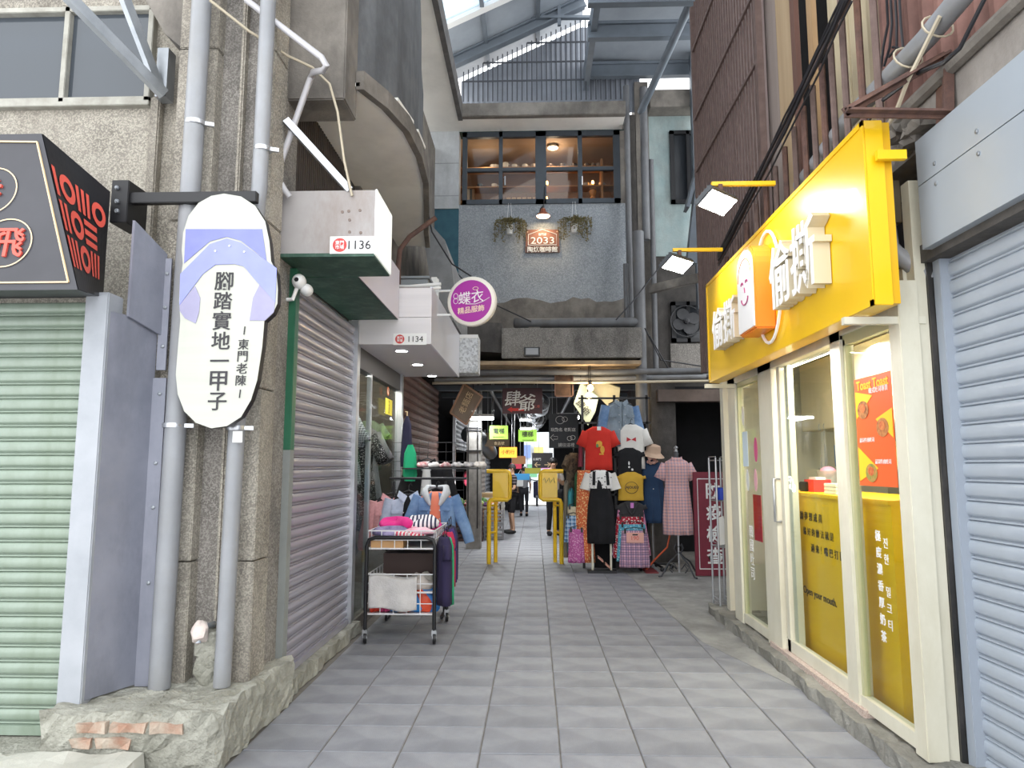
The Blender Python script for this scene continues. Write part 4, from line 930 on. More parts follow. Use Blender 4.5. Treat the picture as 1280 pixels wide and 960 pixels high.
# toast emblem
cy_, cz_ = at(941, 363, X=XY - .1).y, at(941, 363, X=XY - .1).z
tw, th = .40, .66
def toast(k, x): 
    o = []
    for i in range(13):
        t = PI * i / 12; o.append((x, cy_ - math.cos(t) * tw/2 * k, cz_ + th/2 * k - tw * .42 + math.sin(t) * tw * .45 * k + (k - 1) * .0))
    return o + [(x, cy_ + tw/2 * k, cz_ - th/2 * k), (x, cy_ - tw/2 * k, cz_ - th/2 * k)]
MB().prism(toast(1.0, XY - .001), (-.15, 0, 0)).build('toast_body', mat('orange_acrylic_edge', '#ee8b2e', rough=.35), ys, bevel=.012)
MB().prism(toast(.93, XY - .151), (-.01, 0, 0)).build('toast_face', M_lite, ys)
M_face = mat('maroon_print', '#a3346a'); xf = XY - .163
MB().tube([(xf, cy_ - math.cos(t) * .08, cz_ - .06 - math.sin(t) * .05) for t in [PI * i / 10 for i in range(11)]], .006, 6).build('smile', M_face, ys)
for s in (-1, 1): MB().tube([(xf, cy_ + s * .055 + math.cos(t) * .022, cz_ + .05 + math.sin(t) * .02) for t in [PI * i / 6 for i in range(7)]], .006, 6).build('eye', M_face, ys)
MB().tube([(xf, cy_, cz_ + .02), (xf, cy_ - .008, cz_ - .02)], .005, 6).build('nose', M_face, ys)
MB().tube([(xf, cy_ - math.cos(t) * tw * .40, cz_ + .09 + math.sin(t) * tw * .38) for t in [PI * i / 12 for i in range(13)]], .004, 6).build('crust_line', mat('orange_line', '#e8954a'), ys)
MB().tube([(XY - .02, cy_ - .1 + math.cos(t) * .27, cz_ + math.sin(t) * .42) for t in [2 * PI * i / 30 for i in range(31)]], .012, 6).build('white_ring', M_lite, ys)
# holders under the sign
for px in (1095, 905):
    y = at(px, 365 if px > 1000 else 485, X=1.9).y
    B(XY - .05, XF + .15, y - .02, y + .02, zS0 - .05, zS0 - .01).build('slotted_bracket', M_cream, ys)
B(XY + .04, XF - .05, yS0 - .05, yS0 - .02, zS1 - .24, zS1 - .19).build('yellow_bracket', M_yel, ys)
# floodlights on yellow arms
M_fl = mat('floodlight_led', '#ffffff', emit=14); M_flb = mat('floodlight_housing', '#55585c', '#44474a', rough=.5)
def flood(px, py, pa, lab):
    c = at(px, py, X=1.33); e = at(*pa, X=XY)
    t = thing('floodlight', lab, 'floodlight', c)
    MB().beam((XY, c.y + .02, c.z + .14), (1.30, c.y + .02, c.z + .14), .03, .03).build('arm', M_yel, t)
    MB().beam((1.36, c.y + .02, c.z + .13), (1.36, c.y + .01, c.z + .02), .03, .05).build('yoke', M_rust, t)
    n = Vector((.38, -.42, -.82)).normalized(); r = Vector((.74, .67, 0)); u = n.cross(r).normalized()
    def slab(w_, h_, d0, d1): return MB().add([c + r * a * w_ + u * b * h_ + n * d for d in (d0, d1) for a, b in ((-1, -1), (1, -1), (1, 1), (-1, 1))], [(3, 2, 1, 0), (4, 5, 6, 7), (0, 1, 5, 4), (1, 2, 6, 5), (2, 3, 7, 6), (3, 0, 4, 7)])
    slab(.17, .085, -.03, .015).build('housing', M_flb, t, bevel=.006); slab(.155, .072, .015, .018).build('led_face', M_fl, t)
    for k in range(5): slab(.15, .004, -.05, -.03).build('fin', M_flb, t).location = u * (-.06 + .03 * k)
    lamp('flood_lamp', 'SPOT', c + n * .05, 6, (.97, .98, 1), .06, c + Vector((.75, -.25, -.5)), spot=2.4, parent=t)
flood(896, 252, (985, 229), 'lit floodlight on a yellow arm over the sign middle')
flood(846, 330, (920, 311), 'lit floodlight on a yellow arm at the far sign end')

# ================================================================ grey shutter and hood at far right
XSR = 2.26; YS1 = at(1190, 640, X=XSR - .05).y
s3 = thing('roller_shutter', 'light grey roller shutter beside the yellow shop', 'shutter', (XSR, 2.9, .05))
shutter_slats(s3, (XSR, .6), (XSR, YS1 - .06), .05, 2.86, .098, (-1, 0), mat('light_grey_enamel', '#a9b1bb', '#9ba3ad', scale=2, rough=.35, coat=.2))
B(XSR - .06, XSR + .04, YS1 - .07, YS1, .0, 2.88).build('guide_rail', mat('grey_guide_enamel', '#98a0ab', rough=.4), s3, bevel=.004)
structure('pillar_right', B(2.172, 2.7, yN - .115, yN - .02, 0, 3.1), mat('black_stone_cladding', '#2a2928', '#1d1c1c', scale=5, rough=.3, dirt='#4a4643', dscale=6), 'narrow black stone pier between yellow shop and grey shutter', 'pillar')
hd = thing('shutter_hood', 'plain grey sheet hood above the light grey shutter', 'hood', (2.2, 2.5, 2.76))
M_hood = mat('smooth_grey_sheet', '#a8b0b8', '#a1a9b1', scale=1, rough=.32, metal=.1)
yH = at(1148, 240, X=2.1).y; zh0, zh1 = at(1166, 305, X=2.1).z, at(1132, 188, X=2.1).z; zhm = (zh0 * .42 + zh1 * .58)
B(2.1, 2.5, .5, yH, zh0, zhm - .003).build('lower_sheet', M_hood, hd); B(2.1, 2.5, .5, yH, zhm + .003, zh1).build('upper_sheet', M_hood, hd)
for y in (3.55, 3.2, 2.85, 2.5):
    for z in (zhm - .05, zhm + .06): MB().lathe([(.012, 0), (.012, .005), (.005, .008)], (2.1, y, z), 8, (-1, 0, 0)).build('rivet', M_steel, hd)
zrim = at(1235, 40, X=2.16).z
structure('wall_right', B(2.18, 2.7, .5, 4.6, zh1, zrim - .02), mat('streaky_concrete', '#a09a94', '#87817b', scale=3, dirt='#6a635d', dscale=2.4, bump=.4, bscale=40, rough=.9), 'streaky concrete band above the grey hood', 'wall')
structure('wall_right_rim', MB().tube([(2.16, .5, zrim), (2.16, 4.7, zrim)], .04, 8), M_conc, 'rounded rim on the concrete band above hood', 'trim')
# gap pipe between sign and hood
pipe('grey drain pipe bending behind the yellow sign end', [at(1096, 190, X=2.05), at(1103, 250, X=2.05), at(1112, 308, X=2.05), at(1120, 318, X=2.07), at(1160, 345, X=2.2), at(1200, 370, X=2.45)], .05, M_pvc)
# rusty triangular bracket
tb = thing('iron_bracket', 'rusty triangular angle-iron bracket over the yellow sign', 'bracket', at(1190, 142, Y=3.45))
T0, T1, T2 = at(1058, 138, Y=3.45), at(1186, 66, Y=3.45), at(1186, 140, Y=3.45)
for p, q in ((T0, T1), (T1, T2), (T2, T0)):
    MB().beam(p, q, .05, .012).build('angle_leg', M_rust, tb); MB().beam(p + Vector((0, .025, .0)), q + Vector((0, .025, 0)), .012, .05).build('angle_web', M_rust, tb)
MB().beam(T1 + Vector((.03, .1, 0)), T2 + Vector((.03, .1, 0)), .012, .12).build('wall_plate', M_rust, tb)

# ================================================================ right upper storey: grille, planks, poles, rusty sheet
XU = 2.1
gy0, gy1 = at(951, 150, X=XU).y, at(872, 200, X=XU).y
ug = thing('window_grille', 'tall brown iron bar grille on the upper right wall', 'grille', (XU, (gy0 + gy1)/2, 2.9))
M_brn = mat('brown_iron_bar', '#705d57', '#5c4b46', scale=12, rough=.75)
n = 27
for k in range(n):
    y = gy0 + (gy1 - gy0) * k / (n - 1); B(XU - .009, XU + .009, y - .009, y + .009, 2.75, 7.6).build('bar', M_brn, ug)
for a, b in (((876, 137), (943, 0)), ((880, 200), (950, 82)), ((872, 52), (890, 0))):
    z = at(*a, X=XU).z; B(XU - .03, XU - .008, gy0, gy1, z - .02, z + .02).build('rail', M_brn, ug)
for y in (gy0 - .03, gy1 + .03): B(XU - .03, XU + .03, y - .03, y + .03, 2.75, 7.6).build('stile', M_brn, ug)
structure('wall_right_upper_backing', B(XU + .05, XU + .09, gy0 + .05, gy1, 2.7, 8.0), mat('mauve_brown_boarding', '#b9a8a3', '#a39391', scale=3, stretch=(1, 6, .3), rough=.85), 'mauve brown boarding behind the bar grille', 'wall')
# plank boarding
def ypx(px, py=100): return at(px, py, X=XU + .1).y
def board(px0, px1, c, c2, lab, x=.1, z0=3.1, z1=6.5, nm='plank_board'):
    a, b = sorted((ypx(px0), ypx(px1))); return B(XU + x, XU + x + .04, a + .004, b - .004, z0, z1).build(nm, mat('plank_' + c[1:], c, c2, scale=3, stretch=(1, 5, .2), rough=.8, bump=.2), label=lab, cat='board')
board(952, 973, '#9c8f88', '#8c8079', 'grey weathered plank board next to the bar grille')
board(973, 997, '#b79f7f', '#a58d6d', 'tan weathered plank board beside the rusty post')
board(997, 1003, '#6e4f44', '#5b4138', 'narrow rusty brown post in the upper boarding', x=.06)
board(1012, 1019, '#b0906a', '#9c7d59', 'thin tan plank beside the dark opening')
board(1032, 1056, '#c5b799', '#b5a688', 'cream board with pole in front, next to the opening', x=.14)
board(1056, 1080, '#cbbd9f', '#baab8d', 'broad cream board of the upper wall', x=.15)
board(1080, 1100, '#b9aa90', '#a39478', 'darker cream board touching the rusty sheet', x=.14)
structure('wall_right_void', B(3.4, 3.5, 2.2, 9.5, 2.7, 8.0), M_dark, 'dark void behind the upper right boarding', 'wall')
structure('floor_right_upper', B(2.15, 3.5, 2.2, 7.7, 2.72, 2.82), M_concd, 'dark slab over the yellow shop', 'slab')
mb = MB(); ya, yb = sorted((ypx(1100), ypx(1330))); k = 40
for i in range(k):
    y0_, y1_ = ya + (yb - ya) * i / k, ya + (yb - ya) * (i + 1) / k
    x0_, x1_ = XU + .12 + (.05 if i % 4 in (1, 2) else 0), XU + .12 + (.05 if (i + 1) % 4 in (1, 2) else 0)
    mb.add([(x0_, y0_, zrim + .02), (x1_, y1_, zrim + .02), (x1_, y1_, 6.0), (x0_, y0_, 6.0)], [(0, 1, 2, 3)])
mb.build('rusty_sheet', mat('red_brown_rusty_sheet', '#8f6a60', '#74524a', scale=4, rough=.75, dirt='#5a3f38', dscale=3), label='red-brown corrugated iron sheet above the cables', cat='sheet', solid=.004)
# iron poles of the balcony rail
rl = thing('balcony_railing', 'row of rusty vertical poles under the sagging cables', 'railing', (1.98, 5.3, 3.2))
for px in list(range(905, 1050, 13)) + [1064, 1085, 1106]:
    y = at(px, 230, X=1.99).y; f = (px - 900) / 160; zt2 = 3.72 + .75 * max(0, min(1, f)) if px < 1050 else 5.2
    MB().tube([(1.99, y, 3.1), (1.99, y, zt2)], .022, 7).build('pole', M_rust if px % 2 else M_brn, rl, smooth=True)
MB().beam(at(898, 328, X=1.97), at(1062, -6, X=1.97), .03, .04).build('rail', M_brn, rl)
for k, (dz, dx) in enumerate(((.06, -.03), (.03, -.05), (0, -.04), (-.05, -.05), (.09, -.02))):
    ps = []
    for i in range(9):
        f = i / 8; p = at(898 + 166 * f, 326 - 336 * f, X=1.94 + dx); ps.append(p + Vector((0, 0, dz - .06 * math.sin(f * PI) * (1 if k % 2 else .4) + .012 * math.sin(f * 20 + k))))
    cable(('uppermost', 'lower', 'middle', 'lowest sagging', 'thin top')[k] + ' black cable of the bundle above the yellow sign', ps, .013 if k < 3 else .008)
# pvc duct lashed along the wall top right
pipe('pale grey pvc duct lashed along the upper right wall', [at(1000, 232, X=2.06), at(1060, 150, X=2.06), at(1110, 98, X=2.06), at(1160, 46, X=2.04), at(1215, -20, X=2.02)], .055, M_pvc, 'pvc_duct')
for k, (px, py) in enumerate(((1135, 72), (1172, 33))):
    c = at(px, py, X=2.05); MB().tube([c + Vector((math.cos(t) * .075, math.sin(t) * .03, math.sin(t) * .075)) for t in [2*PI*i/14 for i in range(16)]], .006, 5).build('tie_string', M_cablew, label=('lower' if k == 0 else 'upper') + ' cream string tied round the pvc duct', cat='string')
cable('beige cable hanging across the triangular iron bracket', [at(1175, 20, X=1.98), at(1150, 70, X=1.98), at(1135, 100, X=1.95), at(1120, 140, X=1.93), at(1088, 192, X=1.93)], .012, M_cablew)
cable('dark cable following the pvc duct', [at(1235, -10, X=2.0), at(1200, 60, X=2.0), at(1180, 78, X=2.0), at(1150, 90, X=2.0), at(1100, 128, X=2.0), at(1080, 160, X=2.0)], .011)
for k, x in enumerate((1108, 1113, 1119, 1124)):
    cable('dangling black wire %s in front of the rusty sheet' % ('far left', 'second', 'looped', 'short')[k] if False else ('longest', 'second longest', 'looped', 'shortest')[k] + ' black wire dangling before the rusty sheet', [at(x, -6, X=2.08), at(x + 2, 30, X=2.07), at(x - 4 + 3 * k, 60, X=2.07), at(x - 8, 95 - 12 * k, X=2.07)], .008)
# broken cement lumps on the ledge above the sign end
for k, (px, py) in enumerate(((1115, 165), (1142, 158), (1128, 180))):
    c = at(px, py, X=2.1); lump(2.08, 2.2, c.y - .1, c.y + .1, c.z - .04, c.z + .04, .05, .02, 60 + k).build('rubble', M_conc, label=('far', 'near', 'low')[k] + ' lump of broken cement above the sign end', cat='rubble')
# ================================================================ garments
def shell(prof, n=22, folds=0, amp=.0, ph=0., twist=0.):
    """a draped tube of cloth: prof = (z, half width, half depth[, x shift])"""
    mb = MB(); vs = []; fs = []
    z0, z1 = prof[0][0], prof[-1][0]
    for q in prof:
        z, a, b = q[:3]; dx = q[3] if len(q) > 3 else 0; f = (z - z0) / (z1 - z0 + 1e-9)
        for j in range(n):
            t = 2 * PI * j / n; c, s_ = math.cos(t), math.sin(t)
            k = 1 + (amp * f / max(b, .02)) * math.sin(folds * t + ph + twist * f) if folds else 1
            vs.append((dx + a * math.copysign(abs(c) ** .8, c), b * s_ * k, z))
    k = len(prof)
    for i in range(k - 1):
        for j in range(n): fs.append((i*n + j, i*n + (j+1) % n, (i+1)*n + (j+1) % n, (i+1)*n + j))
    return mb.add(vs, fs)
def subdiv(prof, n):
    """resample a profile smoothly"""
    out = []
    for i in range(len(prof) - 1):
        for k in range(n):
            t = k / n; out.append(tuple(a + (b - a) * t for a, b in zip(prof[i], prof[i+1])))
    return out + [prof[-1]]
M_hang = mat('black_hanger_plastic', '#1b1b1d', rough=.4)
def hanger(t, hw=.19, z=0., m=None, nm='hanger'):
    mb = MB().tube([(-hw, 0, z - .08), (-hw * .5, 0, z - .03), (0, 0, z), (hw * .5, 0, z - .03), (hw, 0, z - .08)], .008, 6)
    mb.tube([(0, 0, z), (0, 0, z + .05), (.02, 0, z + .075), (.035, 0, z + .05)], .004, 5); return mb.build(nm, m or M_hang, t, smooth=True)
def tee(label, loc, m, s=1.0, rotz=0., nm='t_shirt', length=.62, sleeve=.2, ang=.9, cat='shirt', neckm=None, group=None, hang=True, v=False, wide=1.0):
    t = thing(nm, label, cat, loc, rotz, group, local=True); w_ = .22 * wide * s
    pr = [(0, .085*s, .035), (-.02*s, .12*s, .045), (-.05*s, w_*.82, .05), (-.09*s, w_, .06), (-.2*s, w_*.95, .065), (-.4*s, w_*.94, .065), (-length*s, w_*.98, .06)]
    shell(subdiv(pr, 3), 24, 7, .012, random.random()*6).build('body', m, t, smooth=True, solid=.006)
    for sx in (-1, 1):
        a = Vector((sx * w_*.8, 0, -.085*s)); d = Vector((sx * math.cos(ang), 0, -math.sin(ang)))
        MB().tube([a, a + d * sleeve*s*.5, a + d * sleeve*s], [.082*s, .078*s, .085*s], 14, False, .5, up=(0, 1, 0)).build('sleeve', m, t, smooth=True, solid=.005)
    MB().tube([(math.cos(u) * .088*s, math.sin(u)*.037 - .004, -.004 - (.05*s if v else .03*s) * max(0, -math.sin(u))) for u in [2*PI*i/18 for i in range(19)]], .009*s, 6, False).build('collar', neckm or m, t, smooth=True)
    if hang: hanger(t, .15*s, .02)
    return t
def skirt(label, loc, m, w0=.2, w1=.3, length=.55, rotz=0., nm='skirt', cat='skirt', d=.06, folds=9, group=None, clips=True):
    t = thing(nm, label, cat, loc, rotz, group, local=True)
    shell(subdiv([(0, w0, d*.6), (-.06, w0*1.02, d*.7), (-length*.5, (w0+w1)/2, d), (-length, w1, d*1.1)], 4), 36, folds, .02, random.random()*6).build('cloth', m, t, smooth=True, solid=.005)
    B(-w0, w0, -d*.62, d*.62, -.045, .003).build('waistband', m, t, bevel=.008)
    if clips:
        MB().tube([(-w0*.8, 0, .03), (0, 0, .05), (w0*.8, 0, .03)], .006, 6).build('hanger', M_hang, t)
        for sx in (-1, 1): B(sx*w0*.75 - .015, sx*w0*.75 + .015, -d*.75, -d*.4, -.04, .03).build('clip', M_hang, t)
    return t
def dress(label, loc, m, rotz=0., length=1.15, w_=.19, hem=.3, waist=.16, sleeve=.2, nm='dress', folds=9, group=None, d=.09, ang=1.0, collar=True, buttons=True, smat=None, bust=.5):
    t = thing(nm, label, 'dress', loc, rotz, group, local=True)
    pr = [(0, .06, .045), (-.03, .1, .055), (-.06, w_*.85, .065), (-.1, w_, d*.85), (-.25, w_*.95, d), (-.25 - bust*.35, waist, d*.8), (-.3 - bust*.35, waist*1.05, d*.85), (-length*.75, (waist+hem)*.55, d*1.15), (-length, hem, d*1.3)]
    shell(subdiv(pr, 3), 36, folds, .032, random.random()*6).build('body', m, t, smooth=True, solid=.005)
    for sx in (-1, 1):
        if not sleeve: break
        a = Vector((sx * w_*.82, 0, -.1)); q = Vector((sx * math.cos(ang), 0, -math.sin(ang)))
        MB().tube([a, a + q*sleeve*.5, a + q*sleeve], [.075, .075, .085], 14, False, .6, up=(0, 1, 0)).build('sleeve', smat or m, t, smooth=True, solid=.005)
    if collar:
        for sx in (-1, 1): MB().prism([(sx*.005, -.05, -.02), (sx*.075, -.045, .015), (sx*.085, -.05, -.03), (sx*.03, -.07, -.07)], (0, -.008, 0)).build('collar', m, t)
    if buttons:
        for k in range(7): MB().lathe([(.009, 0), (.009, .006)], (0, -.055 - .035 * min(1, k/2), -.1 - k * length*.12), 8, (0, -1, 0)).build('button', WHITE(), t)
    return t
def longsleeve(label, loc, m, s=1.0, rotz=0., nm='jacket', length=.6, cat='jacket', inner=None, hood=None, spread=1.2, open_=True, group=None, m2=None):
    """open-fronted jacket on a hanger"""
    t = thing(nm, label, cat, loc, rotz, group, local=True); w_ = .23*s
    for sx in (-1, 1):
        def pt(u, v):
            z = -length*s*v; hw = (.1 + .13*min(1, v*7))*s; gap = (.035 + .06*v) if open_ else .004
            x = sx*(gap + (hw - gap)*u); y = -.075*math.sqrt(max(0, 1 - (abs(x)/(hw+.01))**2)) - .006*math.sin(u*9 + v*5)
            return (x, y, z - .02 - .05*u*(1 - min(1, v*7)))
        MB().grid(pt, 8, 14).build('front_panel', m, t, smooth=True, solid=.008)
        a = Vector((sx*w_*.86, .0, -.1*s)); ang = spread
        d = Vector((sx*math.cos(ang), 0, -math.sin(ang))); L = .55*s
        MB().tube([a - d*.02, a + d*L*.35, a + d*L*.7 + Vector((0, -.02, 0)), a + d*L + Vector((-sx*.02, -.03, 0))], [.085*s, .075*s, .066*s, .058*s], 14, True, .7, up=(0, 1, 0)).build('sleeve', m2 or m, t, smooth=True)
        B(sx*.13*s - .055*s, sx*.13*s + .055*s, -.085, -.07, -.24*s, -.2*s).build('pocket_flap', m, t, bevel=.004)
        for k in range(4): MB().lathe([(.008, 0), (.008, .006)], (sx*.05, -.085, -.12 - .1*k*s), 8, (0, -1, 0)).build('button', M_alu, t)
    MB().grid(lambda u, v: ((u*2 - 1)*(.1 + .13*min(1, v*7))*s, .06*math.sqrt(max(0, 1 - (u*2-1)**2)), -length*s*v - .02), 12, 10).build('back_panel', m, t, smooth=True, solid=.006)
    if inner: shell(subdiv([(-.02, .07, .03), (-.06, .15, .045), (-.12, .19, .05), (-length*.92*s, .19, .05)], 3), 20).build('inner_shirt', inner, t, smooth=True, solid=.004)
    if hood:
        for sx in (-1, 1): MB().tube([(sx*.02, .06, .03), (sx*.1, .03, .03), (sx*.12, -.04, -.02), (sx*.08, -.09, -.1), (sx*.05, -.1, -.16)], [.03, .045, .05, .035, .015], 10, True, .6).build('hood', hood, t, smooth=True)
    else:
        for sx in (-1, 1): MB().prism([(sx*.01, -.07, -.04), (sx*.1, -.05, .02), (sx*.12, -.06, -.04), (sx*.04, -.09, -.11)], (0, -.01, 0)).build('collar', m, t)
    hanger(t, .17*s, .02)
    return t
M_denim = mat('mid_blue_denim', '#5878a2', '#7d99bd', scale=8, bump=.4, bscale=220, rough=.9, dirt='#46658f', dscale=5)
M_denimg = mat('faded_grey_denim', '#75828d', '#8e9aa5', scale=7, bump=.4, bscale=220, rough=.9, dirt='#5f6c78', dscale=5)
M_blackc = mat('black_cotton', '#1d1d21', '#141417', scale=6, rough=.95)
M_navy = mat('navy_knit', '#2b2a44', '#211f36', scale=6, rough=.95)
def pr_(t, pts, m, y=-.075, nm='print'):
    MB().add([(x, y, z) for x, z in pts], [tuple(range(len(pts)))]).build(nm, m, t)
def disc(cx, cz, r, k=14, ry=None): return [(cx + r*math.cos(2*PI*i/k), cz + (ry or r)*math.sin(2*PI*i/k)) for i in range(k)]

# ================================================================ wire trolley with clothes (left)
cy0 = 6.50
cw0, cw1 = at(452, 806, Z=0).x + .02, at(541, 808, Z=0).x
ct_ = thing('wire_trolley', 'black wheeled trolley with white wire baskets of clothes', 'trolley', ((cw0 + cw1)/2, cy0 + .42, 0))
yA, yB = cy0, cy0 + .92
zT = at(500, 672, Y=cy0).z
for y in (yA, yB):
    MB().tube([(cw0, y, .12), (cw0, y, zT - .08), (cw0 + .02, y, zT - .02), (cw0 + .08, y, zT), (cw1 - .08, y, zT), (cw1 - .02, y, zT - .02), (cw1, y, zT - .08), (cw1, y, .12)], .018, 8).build('frame_hoop', BLACK(), ct_, smooth=True)
    for x in (cw0, cw1):
        wh = MB().lathe([(.05, -.014), (.055, 0), (.05, .014)], (x, y + .01, .055), 16, (1, .2, 0)).build('caster', BLACK(), ct_, smooth=True)
        MB().box(x - .022, x + .022, y - .02, y + .03, .07, .13).build('fork', M_alu, wh, bevel=.006)
        MB().lathe([(.02, -.018), (.02, .018)], (x, y + .01, .055), 10, (1, .2, 0)).build('hub', M_alu, wh)
M_wire = mat('white_coated_wire', '#dfdfe0', rough=.4)
def basket(z0, z1, lab):
    b = thing('x', 'x', 'x') if False else None
    bk = MB().box(cw0 + .01, cw1 - .01, yA + .01, yB - .01, z0, z0 + .006).build('basket', M_wire, ct_, label=lab)
    def wire(p, q, r=.0045): MB().tube([p, q], r, 5).build('wire', M_wire, bk)
    for z in (z0 + .01, (z0 + z1)/2, z1):
        for y in (yA + .01, yB - .01): wire((cw0 + .01, y, z), (cw1 - .01, y, z), .006 if z == z1 else .0045)
        for x in (cw0 + .01, cw1 - .01): wire((x, yA + .01, z), (x, yB - .01, z), .006 if z == z1 else .0045)
    for k in range(6):
        x = cw0 + .01 + (cw1 - cw0 - .02) * k / 5; wire((x, yA + .01, z0), (x, yA + .01, z1))
    for k in range(8):
        y = yA + .01 + (yB - yA - .02) * k / 7; wire((cw1 - .01, y, z0), (cw1 - .01, y, z1)); wire((cw0 + .01, y, z0), (cw0 + .01, y, z1))
zb3 = at(500, 769, Y=cy0).z; zb2 = at(500, 742, Y=cy0).z; zb1 = at(500, 687, Y=cy0).z
basket(zb3, zb3 + .2, 'lower white wire basket'); basket(zb2, zb2 + .17, 'middle white wire basket'); basket(zb1, zT + .06, 'upper white wire basket')
# folded cloths on the top basket
def folded(label, x, y, z, sx, sy, sz, m, rot=0., seed=0, nm='folded_shirt', cat='folded clothing', group=None, parent=None):
    rnd = random.Random(seed); c, s_ = math.cos(rot), math.sin(rot); mb = MB()
    def pt(u, v):
        a = 2*PI*u; rr_ = math.sin(PI*v) ** .35 * (1 + .14*math.sin(3*a + seed) + .09*math.sin(5*a + 2*seed)); X = math.cos(a)*sx*rr_; Y = math.sin(a)*sy*rr_
        Z = -math.cos(PI*v)*sz + sz + v*sz*(.5*math.sin(2*a + seed) + .3*math.sin(9*math.cos(a)*rr_ + seed))
        return (x + X*c - Y*s_, y + X*s_ + Y*c, z + Z)
    mb.grid(pt, 24, 10); return mb.build(nm, m, smooth=True, label=label, cat=cat, group=group)
M_pink = mat('hot_pink_jersey', '#e0338d', '#c9277a', scale=6, rough=.9); M_cor = mat('coral_pink_jersey', '#e5698f', '#d75681', scale=5, rough=.9)
xm_ = (cw0 + cw1)/2
B(cw0 + .03, cw0 + .33, yA + .03, yA + .35, zb1 + .01, zb1 + .09).build('cardboard_tray', mat('brown_cardboard', '#c69b6a', '#b98e5e', scale=4), label='brown cardboard tray in the trolley top basket', cat='box')
zq = zT + .045
B(cw0 + .02, cw1 - .02, yA + .02, yB - .02, zq - .06, zq - .045).build('cloth_liner', mat('crinkled_clear_plastic', '#8b8a94', '#6d6c77', scale=14, rough=.35, bump=.6, bscale=30), label='crinkled dark plastic under the folded tops', cat='plastic sheet')
folded('navy and lilac folded top at the trolley corner', cw0 + .16, yA + .2, zq - .05, .17, .17, .035, mat('navy_lilac_jersey', '#38345f', '#b3a6cf', scale=5), .3, 1)
folded('hot pink folded top heaped beside the striped one', cw0 + .2, yA + .38, zq, .17, .16, .045, M_pink, -.3, 2)
folded('navy and white striped folded top on the trolley', cw0 + .4, yA + .48, zq - .01, .19, .18, .055, stripes('navy_white_stripe', '#e6e3e6', '#2d3050', 26, 0, .45), .4, 3)
folded('coral pink folded top near the trolley edge', cw1 - .22, yA + .25, zq - .04, .2, .15, .03, mat('pink_white_jersey', '#e35f93', '#f0d7df', scale=7), .1, 4)
folded('bright pink folded top at the trolley back', cw1 - .2, yA + .6, zq - .03, .2, .2, .04, M_pink, .1, 5)
folded('red and white folded cloth tucked in the basket front', cw1 - .3, yA + .12, zq - .055, .18, .07, .025, stripes('red_white_stripe', '#e8dfe0', '#d5465f', 30, 0), 0, 6)
# bundles in the lower basket
for k, (cc, lb, w_) in enumerate((('#d6452f', 'vermilion', .09), ('#cf4f82', 'rose', .09), ('#2f7ec2', 'blue', .08), ('#d8492d', 'brick orange', .07), ('#2a82c9', 'azure', .085), ('#d9502f', 'tomato red', .1), ('#2a77bd', 'cobalt', .07))):
    x = cw0 + .07 + k * (cw1 - cw0 - .13) / 6
    folded(lb + ' bagged bundle %s in the lower basket' % ('at the left corner', 'second along', 'third along', 'under the grey cloth', 'right of the grey cloth', 'beside the right post', 'in the right corner')[k], x, yA + .13, zb3 + .01, w_*.62, .11, .085 + .01*(k % 2), mat('bag_' + cc[1:], cc, rough=.45, bump=.7, bscale=25), .3*k, 10 + k, 'cloth_bundle', 'bundle')
folded('cream knit heap in the middle basket', cw1 - .17, yA + .2, zb2 + .01, .15, .15, .06, mat('cream_knit', '#d6cdc4', '#bfb4ab', scale=12, bump=.5, bscale=60), 0, 30, 'knit_heap', 'folded clothing')
def rag(u, v): return (cw0 + .03 + .44*u, yA - .022 - .012*math.sin(u*11 + v*2)*(1 - v) + (.05 if v > .93 else 0), zb2 - .13 + .30*v + .012*math.sin(u*7) - .02*u)
MB().grid(rag, 20, 14).build('grey_cloth', mat('pale_grey_towel', '#cfccca', '#bcb9b7', scale=12, bump=.6, bscale=90, rough=.95), label='pale grey cloth draped over the middle basket', cat='cloth', smooth=True, solid=.006)
B(cw0 + .05, cw1 - .05, yA + .5, yB - .05, zb2 + .01, zb2 + .3).build('shade_carton', mat('dark_brown_carton', '#4d3a35'), label='dark shade-filling carton at the back of the middle basket', cat='box')  # sized and darkened to stand in for the dark behind the trolley
# garments hanging off the trolley end and behind
for k, (cc, lb, dy, dz) in enumerate((('#2b2444', 'navy', .0, 0), ('#1fae78', 'emerald green', .14, -.02), ('#b5254f', 'crimson', .27, .02), ('#3b2b6b', 'violet', .38, .04), ('#2a2745', 'dark indigo', .52, .05))):
    lo = (cw1 + .07, yA + .12 + dy, zT + .0 + dz)
    tee(lb + ' top hanging off the trolley end', lo, mat('hang_' + cc[1:], cc, rough=.9), .85, PI/2 + .3, 'hanging_shirt', .72 if k < 2 else .6, .16, 1.35, wide=.8, group=None)
